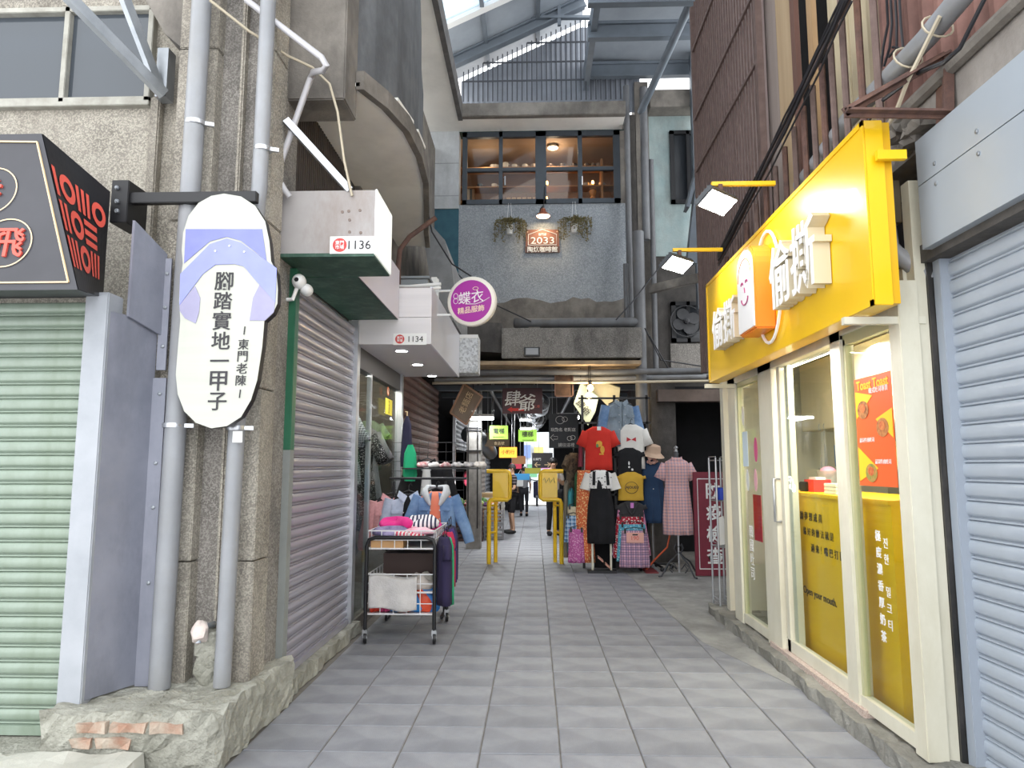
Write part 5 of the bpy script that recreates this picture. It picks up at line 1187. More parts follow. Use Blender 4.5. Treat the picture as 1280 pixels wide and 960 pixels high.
# rail with jackets behind the trolley
ry = 7.72
rk = thing('garment_rack', 'black garment rail behind the trolley holding jackets', 'rack', (-1.1, ry, 0))
zr_ = at(520, 598, Y=ry).z
for x in (-1.55, -.98):
    MB().tube([(x, ry, .02), (x, ry, zr_ - .03)], .014, 8).build('upright', BLACK(), rk); MB().beam((x, ry - .22, .03), (x, ry + .22, .03), .03, .03).build('foot', BLACK(), rk)
MB().tube([(-1.6, ry, zr_), (-.75, ry, zr_)], .014, 8).build('rail', BLACK(), rk)
p = at(546, 612, Y=ry - .12)
longsleeve('blue denim jacket with grey hood over an orange top', (p.x, ry - .16, p.z + .0), M_denim, .92, 0, 'denim_jacket', .66, inner=mat('orange_jersey', '#e57352', '#df8a6c', scale=4), hood=mat('heather_grey_jersey', '#b9bcc0', '#a9acb0', scale=20), spread=1.15)
p = at(490, 618, Y=ry); longsleeve('dusty pink jacket on the rail next to the denim one', (p.x, ry, p.z), mat('dusty_pink_tweed', '#cf9a9c', '#b98486', scale=40, rough=.95), .95, .2, 'pink_jacket', .6, inner=M_blackc, spread=1.3)
p = at(512, 615, Y=ry); longsleeve('pale blue shirt between pink and denim jackets', (p.x, ry - .05, p.z), mat('pale_blue_chambray', '#b7c0d2', '#a5aec2', scale=30), .95, .1, 'chambray_shirt', .62, inner=M_blackc, spread=1.32, cat='shirt')
# shelf of folded red & white goods over the rail and the black top on the grid
for k in range(6):
    x = -1.28 + .13*k; folded(('red', 'white', 'red patterned', 'grey', 'black and white', 'cream')[k] + ' folded scarf on the rail top', x, ry + .3, zr_ + .12, .07, .1, .025, mat('scarf_%d' % k, ('#b23a45', '#dedbd8', '#a93c48', '#8c8c90', '#55555a', '#cfc6b8')[k], '#c9c4c2', scale=30), 0, 40 + k, 'scarf', 'scarf')
B(-1.5, -.62, ry + .18, ry + .42, zr_ + .1, zr_ + .115).build('display_shelf', BLACK(), label='black narrow shelf above the garment rail', cat='shelf')
yg = 8.5
p = at(536, 575, Y=yg); longsleeve('black v-neck top with white collar on the wall grid', (p.x, yg - .1, p.z), M_blackc, 1.0, 0, 'vneck_shirt', .6, inner=WHITE(), spread=1.25, cat='shirt', open_=True)
gd = thing('wall_grid', 'black wire display grid behind the black v-neck top', 'display grid', (p.x, yg, 1.2))
for k in range(9): MB().tube([(p.x - .45 + .11*k, yg, 1.15), (p.x - .45 + .11*k, yg, 1.9)], .003, 5).build('wire', BLACK(), gd)
for k in range(7): MB().tube([(p.x - .45, yg, 1.2 + .115*k), (p.x + .43, yg, 1.2 + .115*k)], .003, 5).build('wire', BLACK(), gd)
p = at(509, 520, Y=8.2); shell(subdiv([(0, .02, .02), (-.1, .06, .04), (-.5, .085, .05), (-.75, .07, .05)], 4), 14, 5, .02).build('x', None) if False else None
sc_ = thing('navy_scarf', 'navy scarf hanging from the shop door post', 'scarf', (p.x, 8.2, p.z), local=True); shell(subdiv([(0, .015, .02), (-.1, .05, .035), (-.5, .075, .045), (-.6, .07, .04)], 4), 14, 5, .02).build('cloth', M_navy, sc_, smooth=True)
MB().tube([(0, 0, 0), (0, 0, .05), (-.04, .1, .06)], .006, 5).build('hook', M_gold, sc_)
p = at(513, 556, Y=8.1); sc_ = thing('green_scarf', 'emerald green cloth hanging below the navy scarf', 'scarf', (p.x, 8.1, p.z), local=True); shell(subdiv([(0, .03, .03), (-.1, .07, .035), (-.35, .085, .045), (-.42, .06, .04)], 4), 14, 5, .02).build('cloth', mat('emerald_cloth', '#1fa171', rough=.9), sc_, smooth=True)

# ================================================================ glass clothing shop 1134
XA = -1.78; yD0, yD1 = 6.93, at(498, 600, X=-1.78).y
gs = thing('glass_shopfront', 'aluminium framed glass clothes shop front under the 1134 canopy', 'shop front', (XA, 8, 0))
B(XA - .06, XA + .03, yD1, yD1 + .1, .0, 2.9).build('post', M_alu, gs, bevel=.004); B(XA - .05, XA + .02, yD0 - .1, yD0, .0, 2.9).build('post', M_alu, gs, bevel=.004)
ymid = at(461, 600, X=XA).y; B(XA - .04, XA + .01, ymid - .025, ymid + .025, .1, 2.6).build('post', M_alu, gs)
B(XA - .005, XA + .005, yD0, ymid, .12, 2.6).build('pane', M_glass, gs); B(XA - .035, XA - .027, ymid, yD1, .12, 2.6).build('pane', M_glass, gs)
B(XA - .1, XA + .0, yD0 - .1, yD1 + .1, 2.6, 2.85).build('rolled_shutter_box', mat('dark_grey_enamel', '#4a4a4e', rough=.5), gs); B(XA - .05, XA + .03, yD0, yD1, 0, .12).build('threshold', M_conc, gs)
structure('wall_dress_shop_back', B(-4.1, -4.0, 6.9, 9.6, 0, 2.9), mat('dim_brown_paint', '#6e665e', '#5d564f', rough=.8), 'pale rear wall inside the clothes shop', 'wall'); structure('wall_dress_shop_far', B(-4.0, -1.9, 9.5, 9.6, 0, 2.9), mat('dim_brown_paint', '#6e665e'), 'far end wall inside the clothes shop', 'wall')
structure('ceiling_dress_shop', B(-4.0, -1.86, 6.9, 9.5, 2.86, 2.94), M_in, 'ceiling inside the clothes shop', 'ceiling'); structure('floor_dress_shop', B(-4.0, -1.8, 6.9, 9.5, -.02, .06), M_concd, 'dark floor inside the clothes shop', 'floor')
for k, y in enumerate((7.4, 8.4)):
    t = thing('shop_spot', ('near', 'far')[k] + ' round ceiling spot inside the clothes shop', 'lamp', (-2.3, y, 2.84)); MB().lathe([(.07, .02), (.07, 0), (.05, 0)], (-2.3, y, 2.84), 16).build('rim', WHITE(), t); MB().lathe([(.05, .005), (.05, -.002)], (-2.3, y, 2.84), 16).build('disc', M_led, t)
    lamp('spot_lamp', 'POINT', (-2.3, y, 2.7), 10, (1, .93, .82), .06, parent=t)
dress('black dress with small white dots inside the glass shop', (-2.08, 8.35, 2.05), floral('black_white_dots', '#141416', '#141416', '#d8d8d8', 42), -.5, 1.2, sleeve=.35, nm='dotted_dress', group=None)
dress('grey checked dress hanging inside the glass shop', (-2.1, 7.6, 2.2), plaid('grey_check', '#8c8d92', '#4b4c52', '#d8d8da', 40), -.5, .8, hem=.24, sleeve=.3, nm='checked_dress')
longsleeve('faded denim jacket inside the glass shop', (-2.0, 7.25, 1.6), M_denim, 1.0, -.9, 'denim_jacket', .6, spread=1.35)
dress('long grey knit dress at the back of the glass shop', (-2.15, 8.9, 2.1), mat('grey_knit', '#7c7b80', '#66656a', scale=20), -.5, 1.2, nm='knit_dress', sleeve=.4)
tee('sage green shirt at the back of the glass shop', (-2.2, 9.2, 2.2), mat('sage_cotton', '#76846f'), 1.0, -.5, 'sage_shirt', .65)
tee('charcoal patterned top low inside the glass shop', (-2.05, 7.5, .95), floral('charcoal_pattern', '#38383e', '#4b4b52', '#2a2a2f', 40), 1.0, -.9, 'patterned_shirt', .6)
st_ = thing('no_smoking_sticker', 'round red no-smoking sticker on the shop glass', 'sticker', at(485, 489, X=XA)); c = at(485, 489, X=XA + .012)
MB().lathe([(.055, 0), (.055, .003)], c, 18, (1, 0, 0)).build('disc', mat('orange_ring', '#d9652f'), st_); MB().lathe([(.042, .003), (.042, .005)], c, 18, (1, 0, 0)).build('centre', mat('pale_sticker', '#e9d9c0'), st_); MB().beam(c + Vector((.007, -.03, .03)), c + Vector((.007, .03, -.03)), .01, .004).build('bar', mat('orange_ring', '#d9652f'), st_)
c0, c1 = at(482, 497, X=XA + .012), at(490, 520, X=XA + .012); nt_ = thing('yellow_notice', 'tall yellow notice under the no-smoking sticker', 'notice', c1); B(XA + .010, XA + .013, c0.y, c1.y, c1.z, c0.z).build('sheet', mat('yellow_notice_paper', '#e3d03c'), nt_)
text('室\n內\n禁\n菸', Vector((XA + .014, (c0.y + c1.y)/2, (c0.z + c1.z)/2)), (0, 1, 0), (0, 0, 1), M_ink, nt_, h=(c0.z - c1.z)*.85, ext=.001)

# ================================================================ clothes stall right of the entrance
YC = 11.15
def px(x, y, Y=YC): return at(x, y, Y=Y)
# frame of the stall
sr = thing('garment_display', 'dark steel display frame holding the stall clothes', 'display rack', (1.3, YC + .15, 0))
for x in (.78, 1.3, 1.82): B(x - .02, x + .02, YC + .14, YC + .18, 0, 2.75).build('upright', BLACK(), sr)
for z in (1.15, 1.75, 2.3, 2.7): B(.72, 1.88, YC + .14, YC + .17, z - .015, z + .015).build('rail', BLACK(), sr)
B(.95, 1.85, YC + .2, YC + .25, 0, 2.3).build('back_cloth', M_blackc, sr)
p = px(775, 503); longsleeve('faded grey denim shirt-jacket hanging above the stall', (p.x, YC + .02, p.z + .03), M_denimg, 1.15, .25, 'denim_jacket', .62, spread=1.3, open_=False, m2=M_denim)
p = px(747, 534); t = tee('bright red t-shirt with a small yellow print', (p.x, YC - .1, p.z), mat('bright_red_cotton', '#cf3226', '#c42c21', rough=.9), 1.0, .05, length=.68, sleeve=.24, ang=1.15)
M_yp = mat('yellow_print_ink', '#e2b23c', '#d58a2e', scale=30)
pr_(t, disc(.0, -.27, .05), M_yp, -.08); pr_(t, disc(.05, -.36, .035, ry=.06), M_yp, -.08); pr_(t, disc(-.03, -.3, .02, ry=.03), mat('green_print_ink', '#4a7a4a'), -.082); B(-.03, .03, -.09, -.085, -.06, .0).build('price_tag', WHITE(), t); pr_(t, [(.0, -.44), (.07, -.44), (.07, -.42), (0, -.42)], M_yp, -.08)
p = px(788, 531); t = tee('white t-shirt with a red bow print', (p.x, YC - .02, p.z), mat('white_cotton', '#e3e0da', '#d8d5cf', rough=.9), 1.0, -.05, length=.7, sleeve=.26, ang=1.2)
for sx in (-1, 1): pr_(t, [(0, -.24), (sx*.07, -.2), (sx*.075, -.27)], mat('red_bow_ink', '#b8202c'), -.08)
p = px(786, 560); t = tee('black t-shirt with a tiny white motif', (p.x, YC - .06, p.z), M_blackc, .9, 0, length=.62, sleeve=.08, ang=1.3); pr_(t, disc(-.02, -.3, .015), WHITE(), -.08); pr_(t, disc(.03, -.34, .018), WHITE(), -.08); pr_(t, disc(-.02, -.24, .012, ry=.03), WHITE(), -.08)
p = px(787, 590); t = tee('mustard yellow t-shirt with round black lettering', (p.x, YC - .1, p.z), mat('mustard_cotton', '#cfa63c', '#c69d33', rough=.9), .88, 0, length=.5, sleeve=.05, ang=1.3, wide=1.05)
MB().tube([(.1*math.cos(u), -.082, -.24 + .09*math.sin(u)) for u in [2*PI*i/16 for i in range(17)]], .004, 5, False).build('print_ring', M_ink, t); text('AJOUEU', (0.01, -.088, -.24), (1, 0, 0), (0, 0, 1), M_ink, t, w=.2, ext=.001, bold=.02)
p = px(787, 626, YC); t = tee('charcoal tied crop top between mustard shirt and skirts', (p.x, YC - .14, p.z), mat('charcoal_cotton', '#3d3c3e', '#323133', rough=.9), .85, 0, 'crop_shirt', length=.4, sleeve=.08, ang=1.2, wide=1.1)
MB().tube([(-.1, -.09, -.02), (-.04, -.1, -.15), (0, -.1, -.2), (.04, -.1, -.15), (.1, -.09, -.02)], .028, 8, True, .5).build('tie', mat('charcoal_cotton', '#3d3c3e'), t, smooth=True); B(-.02, .03, -.1, -.09, -.1, -.02).build('label_tag', mat('pink_tag', '#c77bc0'), t)
t = None
p = px(750, 590, YC - .22); t = dress('black pinafore dress over a white dotted tee', (p.x, YC - .24, p.z), M_blackc, 0, 1.08, .16, .215, .185, 0, 'pinafore_dress', 8, d=.1, collar=False, buttons=False, bust=.6)
sh_ = shell(subdiv([(.03, .075, .05), (.01, .12, .06), (-.03, .19, .08), (-.07, .2, .09), (-.25, .19, .1)], 3), 24); sh_.build('inner_tee', floral('white_black_dots', '#e4e2e0', '#e4e2e0', '#232326', 15), t, smooth=True)
for sx in (-1, 1):
    MB().tube([(sx*.16, 0, -.03), (sx*.21, 0, -.16), (sx*.24, 0, -.27)], [.08, .075, .085], 12, False, .6, up=(0, 1, 0)).build('sleeve', mat('white_cotton', '#e3e0da'), t, smooth=True); MB().tube([(sx*.1, -.075, .01), (sx*.11, -.115, -.2)], .022, 6, True, .4).build('strap', M_blackc, t)
p = px(789, 640, YC - .2)
skirt('pink floral skirt hanging over two others', (p.x, YC - .14, px(789, 636).z), floral('pink_floral', '#d489b0', '#f1dfe8', '#b45a8c', 30), .2, .3, .7, d=.05)
skirt('red floral skirt hanging between pink and blue ones', (p.x - .02, YC - .20, px(789, 645).z), floral('red_floral', '#b3243a', '#e9d5d0', '#7c1428', 34), .2, .27, .62, d=.05)
skirt('sky blue skirt peeking above the plaid one', (p.x, YC - .26, px(789, 654).z), floral('blue_floral', '#58a5bd', '#a6d3dc', '#3c7f98', 34), .2, .245, .55, d=.05)
t = skirt('pink and navy plaid skirt with a price card', (p.x + .02, YC - .34, px(789, 661).z), plaid('pink_navy_plaid', '#d5a9bb', '#6b5f84', '#3d3a5c', 14), .19, .235, .54, d=.06)
B(-.13, .13, -.09, -.085, -.17, -.02).build('price_card', mat('pink_card', '#dfa79a'), t); text('190', (0, -.093, -.1), (1, 0, 0), (0, 0, 1), M_red, t, h=.06, ext=.001); B(-.04, .04, -.095, -.09, -.06, -.04).build('bar_print', M_ink, t)
# narrow skirts and long prints left of the pinafore
p = px(727, 560, YC - .05)
skirt('orange floral maxi skirt beside the pinafore', (px(729, 600).x, YC - .16, px(729, 588).z), floral('orange_floral', '#cf6a3f', '#e9c78a', '#a83a33', 36), .1, .16, 1.4, d=.08, clips=False)
skirt('pink patterned skirt at the stall corner', (px(719, 650).x, YC - .22, px(719, 660).z), floral('magenta_pattern', '#b65c98', '#dba6c6', '#7e3568', 40), .11, .13, .5, d=.07)
skirt('blue plaid skirt above the pink patterned one', (px(717, 640).x - .01, YC - .14, px(718, 644).z), plaid('blue_plaid', '#7fa7c9', '#31507c', '#e1e6ee', 16), .11, .15, .4, d=.06)
skirt('cream lace skirt above the blue plaid one', (px(719, 640).x - .01, YC - .08, px(719, 633).z), mat('cream_lace', '#d8cdb0', '#b9ab8c', scale=30), .11, .13, .4, d=.05)
for k, (X_, top, cc, lb, ln) in enumerate(((722, 590, '#2d5a37', 'dark green', .75), (714, 610, '#3f8f9a', 'teal', 1.0), (709, 600, '#7c7466', 'grey-brown', 1.2), (735, 560, '#d9d6d4', 'white', .5), (728, 552, '#8a3a4a', 'maroon patterned', .4))):
    q = px(X_, top, YC + .05); t = thing('hanging_garment', lb + ' garment hanging edge-on at the stall side', 'clothing', (q.x, YC + .06 + .05*k, q.z), PI/2 - .2, local=True)
    shell(subdiv([(0, .03, .02), (-.05, .12, .04), (-.12, .17, .045), (-ln, .19, .05)], 4), 18, 6, .018).build('cloth', mat('garment_' + cc[1:], cc, rough=.9), t, smooth=True); hanger(t, .12, .02)
q = px(718, 566, YC + .1); t = tee('brown camouflage shirt hanging edge-on at the stall side', (q.x, YC + .3, q.z), floral('brown_camo', '#5c4d3d', '#3d3229', '#7b6a52', 16), 1.0, 1.0, length=.6, hang=True)
# low stand with sandals
ls = thing('display_stand', 'low metal stand with pale posts under the pinafore', 'stand', (px(750, 712).x, YC - .3, 0))
xq = px(750, 700).x
for sx in (-1, 1): MB().tube([(xq + sx*.14, YC - .3, .02), (xq + sx*.14, YC - .3, .62)], .017, 8).build('post', M_cream, ls)
B(xq - .22, xq + .22, YC - .38, YC - .22, 0, .04).build('base', BLACK(), ls)
for k in range(2):
    sn = thing('sandal', ('left', 'right')[k] + ' pink-strapped sandal leaning on the low stand', 'sandal', (xq - .05 + .13*k, YC - .27, .08)); a = Vector((xq - .08 + .11*k, YC - .28, .24 - .1*k)); MB().beam(a, a + Vector((.12, .02, -.1)), .08, .025).build('sole', M_blackc, sn, bevel=.008); MB().beam(a + Vector((.02, -.02, .0)), a + Vector((.1, 0, -.07)), .1, .02, .3).build('strap', mat('pink_leather', '#d3a08e'), sn, bevel=.006)
# mannequins
def mannequin(loc, label, z, iron=True):
    t = thing('mannequin_stand', label, 'mannequin', loc); x, y = loc[0], loc[1]
    mi = mat('dark_wrought_iron', '#3b3d42', rough=.5)
    MB().tube([(x, y, .05), (x, y, z - .75)], .014, 8).build('pole', M_alu, t)
    MB().lathe([(.03, -.75), (.07, -.6), (.085, -.4), (.075, -.2), (.04, -.04), (.035, .03), (.04, .06), (.02, .09)], (x, y, z), 16).build('torso_form', mat('dark_grey_form', '#4b4c50', rough=.6), t, smooth=True)
    MB().lathe([(.03, .09), (.02, .12), (.035, .15), (.0, .18)], (x, y, z), 12).build('finial', M_alu, t, smooth=True)
    if iron:
        for k in range(4):
            a = k*PI/2 + .5; d = Vector((math.cos(a), math.sin(a), 0)); c = Vector((x, y, 0))
            MB().tube([c + d*.01 + Vector((0, 0, .42)), c + d*.06 + Vector((0, 0, .46)), c + d*.09 + Vector((0, 0, .40)), c + d*.05 + Vector((0, 0, .34))], .009, 6).build('scroll', mi, t, smooth=True)
            MB().tube([c + d*.015 + Vector((0, 0, .34)), c + d*.1 + Vector((0, 0, .26)), c + d*.2 + Vector((0, 0, .2)), c + d*.27 + Vector((0, 0, .1)), c + d*.33 + Vector((0, 0, .02)), c + d*.38 + Vector((0, 0, .02))], .012, 6).build('scroll_leg', mi, t, smooth=True)
            MB().tube([c + d*.05 + Vector((0, 0, .1)), c + d*.12 + Vector((0, 0, .17)), c + d*.19 + Vector((0, 0, .11)), c + d*.13 + Vector((0, 0, .06))], .008, 6).build('scroll', mi, t, smooth=True)
    else:
        for k in range(5):
            a = k*2*PI/5; d = Vector((math.cos(a), math.sin(a), 0)); c = Vector((x, y, 0)); ft = MB().tube([c + Vector((0, 0, .1)), c + d*.28 + Vector((0, 0, .07))], .018, 6).build('foot', BLACK(), t)
            MB().sphere(c + d*.28 + Vector((0, 0, .035)), .034, 10, 6).build('wheel', BLACK(), ft)
    return t
q = at(851, 720, Z=0); mx_, my_ = q.x - .02, q.y; zN = at(846, 572, Y=my_).z
mannequin((mx_, my_, 0), 'dress form on a scrolled iron base under the checked dress', zN)
dress('pink and blue checked button-up shirt dress on the form', (mx_, my_, zN), plaid('pink_blue_check', '#d39a96', '#8f8fa5', '#e3c0b6', 22), -.05, 1.13, .185, .22, .175, .24, 'checked_dress', 10, d=.12, ang=1.12)
q = at(822, 716, Z=0); mx_, my_ = q.x, q.y + .35; zN = at(817, 575, Y=my_).z
mannequin((mx_, my_, 0), 'rolling dress form wearing the navy dress and hat', zN, False)
dress('navy blue pleated button dress on the rolling form', (mx_, my_, zN), mat('navy_blue_cotton', '#27405f', '#1f3552', scale=4, rough=.9), .1, .98, .185, .21, .185, .2, 'navy_dress', 12, d=.12, ang=1.25)
ht = thing('bucket_hat', 'beige bucket hat on top of the navy dress form', 'hat', (mx_ + .02, my_ - .02, zN + .1))
M_hat = mat('beige_felt', '#c4a892', '#b99d87', scale=8, rough=.95)
MB().lathe([(.19, .0), (.13, .05), (.12, .06), (.115, .12), (.10, .165), (.05, .18), (0.001, .18)], (mx_ + .02, my_ - .02, zN + .07), 22, (.15, -.25, 1)).build('crown_and_brim', M_hat, ht, smooth=True)
MB().sphere((mx_, my_, zN + .08), (.07, .08, .1), 14, 10).build('head_form', mat('pale_form_skin', '#caa78f', rough=.6), ht, smooth=True)
sc_ = thing('bow_scarf', 'small pale pink scarf tied at the navy dress neck', 'scarf', (mx_, my_ - .1, zN)); mb = MB()
for k in range(6): mb = MB().sphere((mx_ + .06*math.cos(k), my_ - .1 - .01*k, zN - .02 + .04*math.sin(k*2)), (.035, .02, .028), 8, 6); mb.build('fold', mat('pink_scarf_cloth', '#d6b7ac', '#a4604f', scale=40), sc_, smooth=True)
# red health check board
q0, q1 = at(866, 590, Y=10.45), at(914, 722, Y=10.45)
rbd = thing('sign_board', 'maroon standing board reading four white characters', 'sign board', ((q0.x + q1.x)/2, 10.5, 0))
M_mar = mat('maroon_board', '#7b2436', '#711f31', rough=.5)
wq = q1.x - q0.x + .1
B(q0.x, q0.x + wq, 10.45, 10.49, .02, q0.z).build('board', M_mar, rbd, bevel=.006)
for a, b in (((.06, .12), (wq - .06, .12)), ((wq - .06, .12), (wq - .06, q0.z - .1)), ((wq - .06, q0.z - .1), (.06, q0.z - .1)), ((.06, q0.z - .1), (.06, .12))):
    MB().beam((q0.x + a[0], 10.447, a[1]), (q0.x + b[0], 10.447, b[1]), .008, .012).build('border_line', WHITE(), rbd)
for i, ch in enumerate('防疫檢查'): text(ch, (q0.x + wq*.48, 10.445, q0.z*(.82 - .205*i)), (1, 0, 0), (0, 0, 1), WHITE(), rbd, h=.235, w=.25, ext=.002, bold=.02)
MB().beam((q0.x + wq*.5, 10.49, q0.z*.7), (q0.x + wq*.5, 10.85, .02), .03, .03).build('rear_strut', BLACK(), rbd)
# chrome wire rack by the yellow shop end
rk2 = thing('chrome_rack', 'narrow chrome wire rack against the yellow shop end', 'rack', (2.1, 7.9, 0))
xs_ = (at(897, 760, Y=7.95).x, at(918, 760, Y=7.75).x); zk = at(905, 572, Y=7.9).z
for x in xs_:
    for y in (7.82, 8.12): MB().tube([(x, y, .02), (x, y, zk)], .012, 8).build('upright', M_alu, rk2, smooth=True)
for z in (.12, .72, at(905, 626, Y=7.9).z, zk - .03):
    for k in range(6): y = 7.82 + .06*k; MB().tube([(xs_[0], y, z), (xs_[1], y, z)], .004, 5).build('shelf_wire', M_alu, rk2)
    for x in xs_: MB().tube([(x, 7.82, z), (x, 8.12, z)], .007, 5).build('shelf_wire', M_alu, rk2)
    for x in xs_: MB().tube([(x, 7.82, z + .04), (x, 8.12, z + .04)], .005, 5).build('shelf_wire', M_alu, rk2)
z = at(905, 626, Y=7.9).z; tb_ = thing('blue_tub', 'small blue plastic tub on the chrome rack', 'tub', ((xs_[0] + xs_[1])/2 + .02, 7.95, z + .01)); MB().lathe([(.055, 0), (.07, .13), (.078, .135), (.07, .135)], ((xs_[0] + xs_[1])/2 + .02, 7.95, z + .01), 16).build('bowl', mat('blue_plastic', '#2746b8', rough=.35), tb_, smooth=True)
MB().prism([(xs_[0] + .05, 7.95, .73), (xs_[1] + .02, 7.95, .75), (xs_[0] + .1, 7.95, 1.05), (xs_[0] + .04, 7.95, 1.03)], (0, .02, 0)).build('white_folder', mat('white_card', '#e7e5df'), label='white folder leaning on the chrome rack', cat='folder')
B(2.0, 2.3, 7.75, 8.2, 0, .02).build('wood_board', mat('worn_brown_wood', '#6d5444', '#58432f', scale=6), label='worn wooden board under the chrome rack', cat='board')
MB().tube([at(808, 712, Y=10.9), at(818, 700, Y=10.9), at(834, 684, Y=10.9), at(839, 660, Y=10.9), at(838, 640, Y=10.95)], .014, 6).build('orange_hose', mat('orange_rubber', '#c4562f'), label='orange hose behind the dress forms', cat='hose', smooth=True)
B(at(800, 710, Z=0).x, at(815, 710, Z=0).x, 10.75, 11.3, 0.006, .018).build('red_mat', mat('dark_red_paint', '#7c2c30'), label='dark red mat strip at the stall corner', cat='mat')
# ================================================================ market interior
ZM = zB - .1
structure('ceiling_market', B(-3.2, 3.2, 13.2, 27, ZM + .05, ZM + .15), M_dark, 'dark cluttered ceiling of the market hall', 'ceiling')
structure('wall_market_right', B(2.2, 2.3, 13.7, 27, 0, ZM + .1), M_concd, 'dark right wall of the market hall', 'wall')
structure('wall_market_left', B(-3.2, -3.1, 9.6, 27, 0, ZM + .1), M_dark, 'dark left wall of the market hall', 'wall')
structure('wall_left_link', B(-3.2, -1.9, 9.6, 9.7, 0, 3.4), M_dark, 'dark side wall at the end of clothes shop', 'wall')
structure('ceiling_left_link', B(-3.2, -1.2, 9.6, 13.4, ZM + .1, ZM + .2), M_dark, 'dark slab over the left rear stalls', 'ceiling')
# end daylight street: pale storefront across the far street
structure('wall_far_street', B(-4, 4, 33, 33.2, 0, 6), mat('pale_far_shopfront', '#cfd6dc', '#b8bfc8', scale=1.5, rough=.8), 'pale shopfront across the street beyond the market', 'wall')  # plain pale grey wall colour
for k, (x, z, cc, lb) in enumerate(((-.8, 1.7, '#c8546a', 'pink'), (-.1, 1.4, '#5a8f6a', 'green'), (.5, 1.8, '#b0588f', 'violet'), (.2, 2.2, '#d3bf6a', 'yellow'), (-.4, 2.3, '#6b7fb0', 'blue'))):
    B(x - .22, x + .22, 32.85, 32.95, z - .3, z + .3).build('wall_poster', mat('poster_' + cc[1:], cc), label='distant %s poster across the street' % lb, cat='poster')
sc2 = thing('motor_scooter', 'dark scooter parked on the street beyond the market', 'scooter', (0.1, 29, 0))
for y in (28.5, 29.7): MB().lathe([(.16, -.05), (.23, -.04), (.23, .04), (.16, .05)], (.1, y, .23), 16, (1, 0, 0)).build('wheel', BLACK(), sc2, smooth=True)
MB().prism([(-.05, 28.6, .35), (-.05, 29.0, .3), (-.05, 29.3, .35), (-.05, 29.9, .5), (-.05, 29.8, .8), (-.05, 29.2, .78), (-.05, 29.0, .45), (-.05, 28.75, .5), (-.05, 28.7, 1.0), (-.05, 28.6, 1.0)], (.3, 0, 0)).build('body', M_navy, sc2, bevel=.03)
MB().tube([(-.25, 28.75, 1.08), (.1, 28.65, 1.02), (.45, 28.75, 1.08)], .025, 6).build('handlebar', BLACK(), sc2)
YE = 26.0; xe0, xe1, ze = at(655, 560, Y=YE).x, at(692, 560, Y=YE).x, at(670, 540, Y=YE).z
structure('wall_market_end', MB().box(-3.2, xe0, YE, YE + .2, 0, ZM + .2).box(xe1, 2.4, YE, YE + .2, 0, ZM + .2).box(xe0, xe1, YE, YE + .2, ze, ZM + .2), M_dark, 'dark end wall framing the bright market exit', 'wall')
# left brown lattice shutter, column, further shutters
M_bsh = mat('red_brown_lattice', '#6b4a3f', '#523730', scale=6, rough=.7)
s4 = thing('roller_shutter', 'red-brown lattice roller shutter behind the garment rail', 'shutter', (-1.9, 11, 0))
shutter_slats(s4, (-1.9, 9.75), (-1.9, 13.6), .1, 3.2, .13, (1, 0), M_bsh)
cl = thing('market_column', 'white-patched concrete column wrapped with wires at entrance', 'column', (at(592, 600, Y=13.8).x, 13.8, 0), kind='structure')
xa_, xb_ = at(583, 600, Y=13.8).x, at(601, 600, Y=13.8).x
B(xa_, xb_, 13.8, 14.1, 0, ZM).build('shaft', mat('patched_pale_concrete', '#9d9a96', '#77746f', scale=4, dirt='#4d4a47', dscale=3, rough=.9), cl)
for z in (1.9, 2.3, 2.35): B(xa_ - .02, xb_ + .02, 13.77, 13.8, z, z + .02).build('wire_band', BLACK(), cl)
for x in (xa_ + .04, xb_ - .06): MB().tube([(x, 13.77, .4), (x, 13.77, ZM)], .012, 5).build('wire', BLACK(), cl)
s5 = thing('roller_shutter', 'grey half-open roller shutter past the patched column', 'shutter', (-1.6, 16, 0))
B(-1.66, -1.6, 14.14, 14.2, 0, 2.95).build('guide_rail', M_alu, s5)
shutter_slats(s5, (-1.62, 14.2), (-1.62, 17.5), 2.0, 2.9, .1, (1, 0), mat('dull_grey_enamel', '#85878a', rough=.45))
for k in range(3):
    y0_ = 17.8 + 2.6*k; s6 = thing('roller_shutter', ('pale', 'rust-streaked', 'dark')[k] + ' roller shutter deeper on the market left', 'shutter', (-1.62, y0_ + 1, 0)); B(-1.66, -1.6, y0_ - .06, y0_, 0, 2.8).build('guide_rail', M_alu, s6); shutter_slats(s6, (-1.62, y0_), (-1.62, y0_ + 2.3), .1 if k else 1.9, 2.7, .14, (1, 0), mat('market_shutter_%d' % k, ('#96989b', '#84776c', '#5c5e63')[k], rough=.5))
for k in range(3):
    y0_ = 15.0 + 3.4*k; s6 = thing('roller_shutter', ('cream', 'grey', 'brown')[k] + ' roller shutter deeper on the market right', 'shutter', (2.1, y0_ + 1, 0)); shutter_slats(s6, (2.1, y0_), (2.1, y0_ + 3.0), .1, 2.7, .14, (-1, 0), mat('market_shutter_r%d' % k, ('#b7ab90', '#8c8e92', '#6a574b')[k], rough=.5))
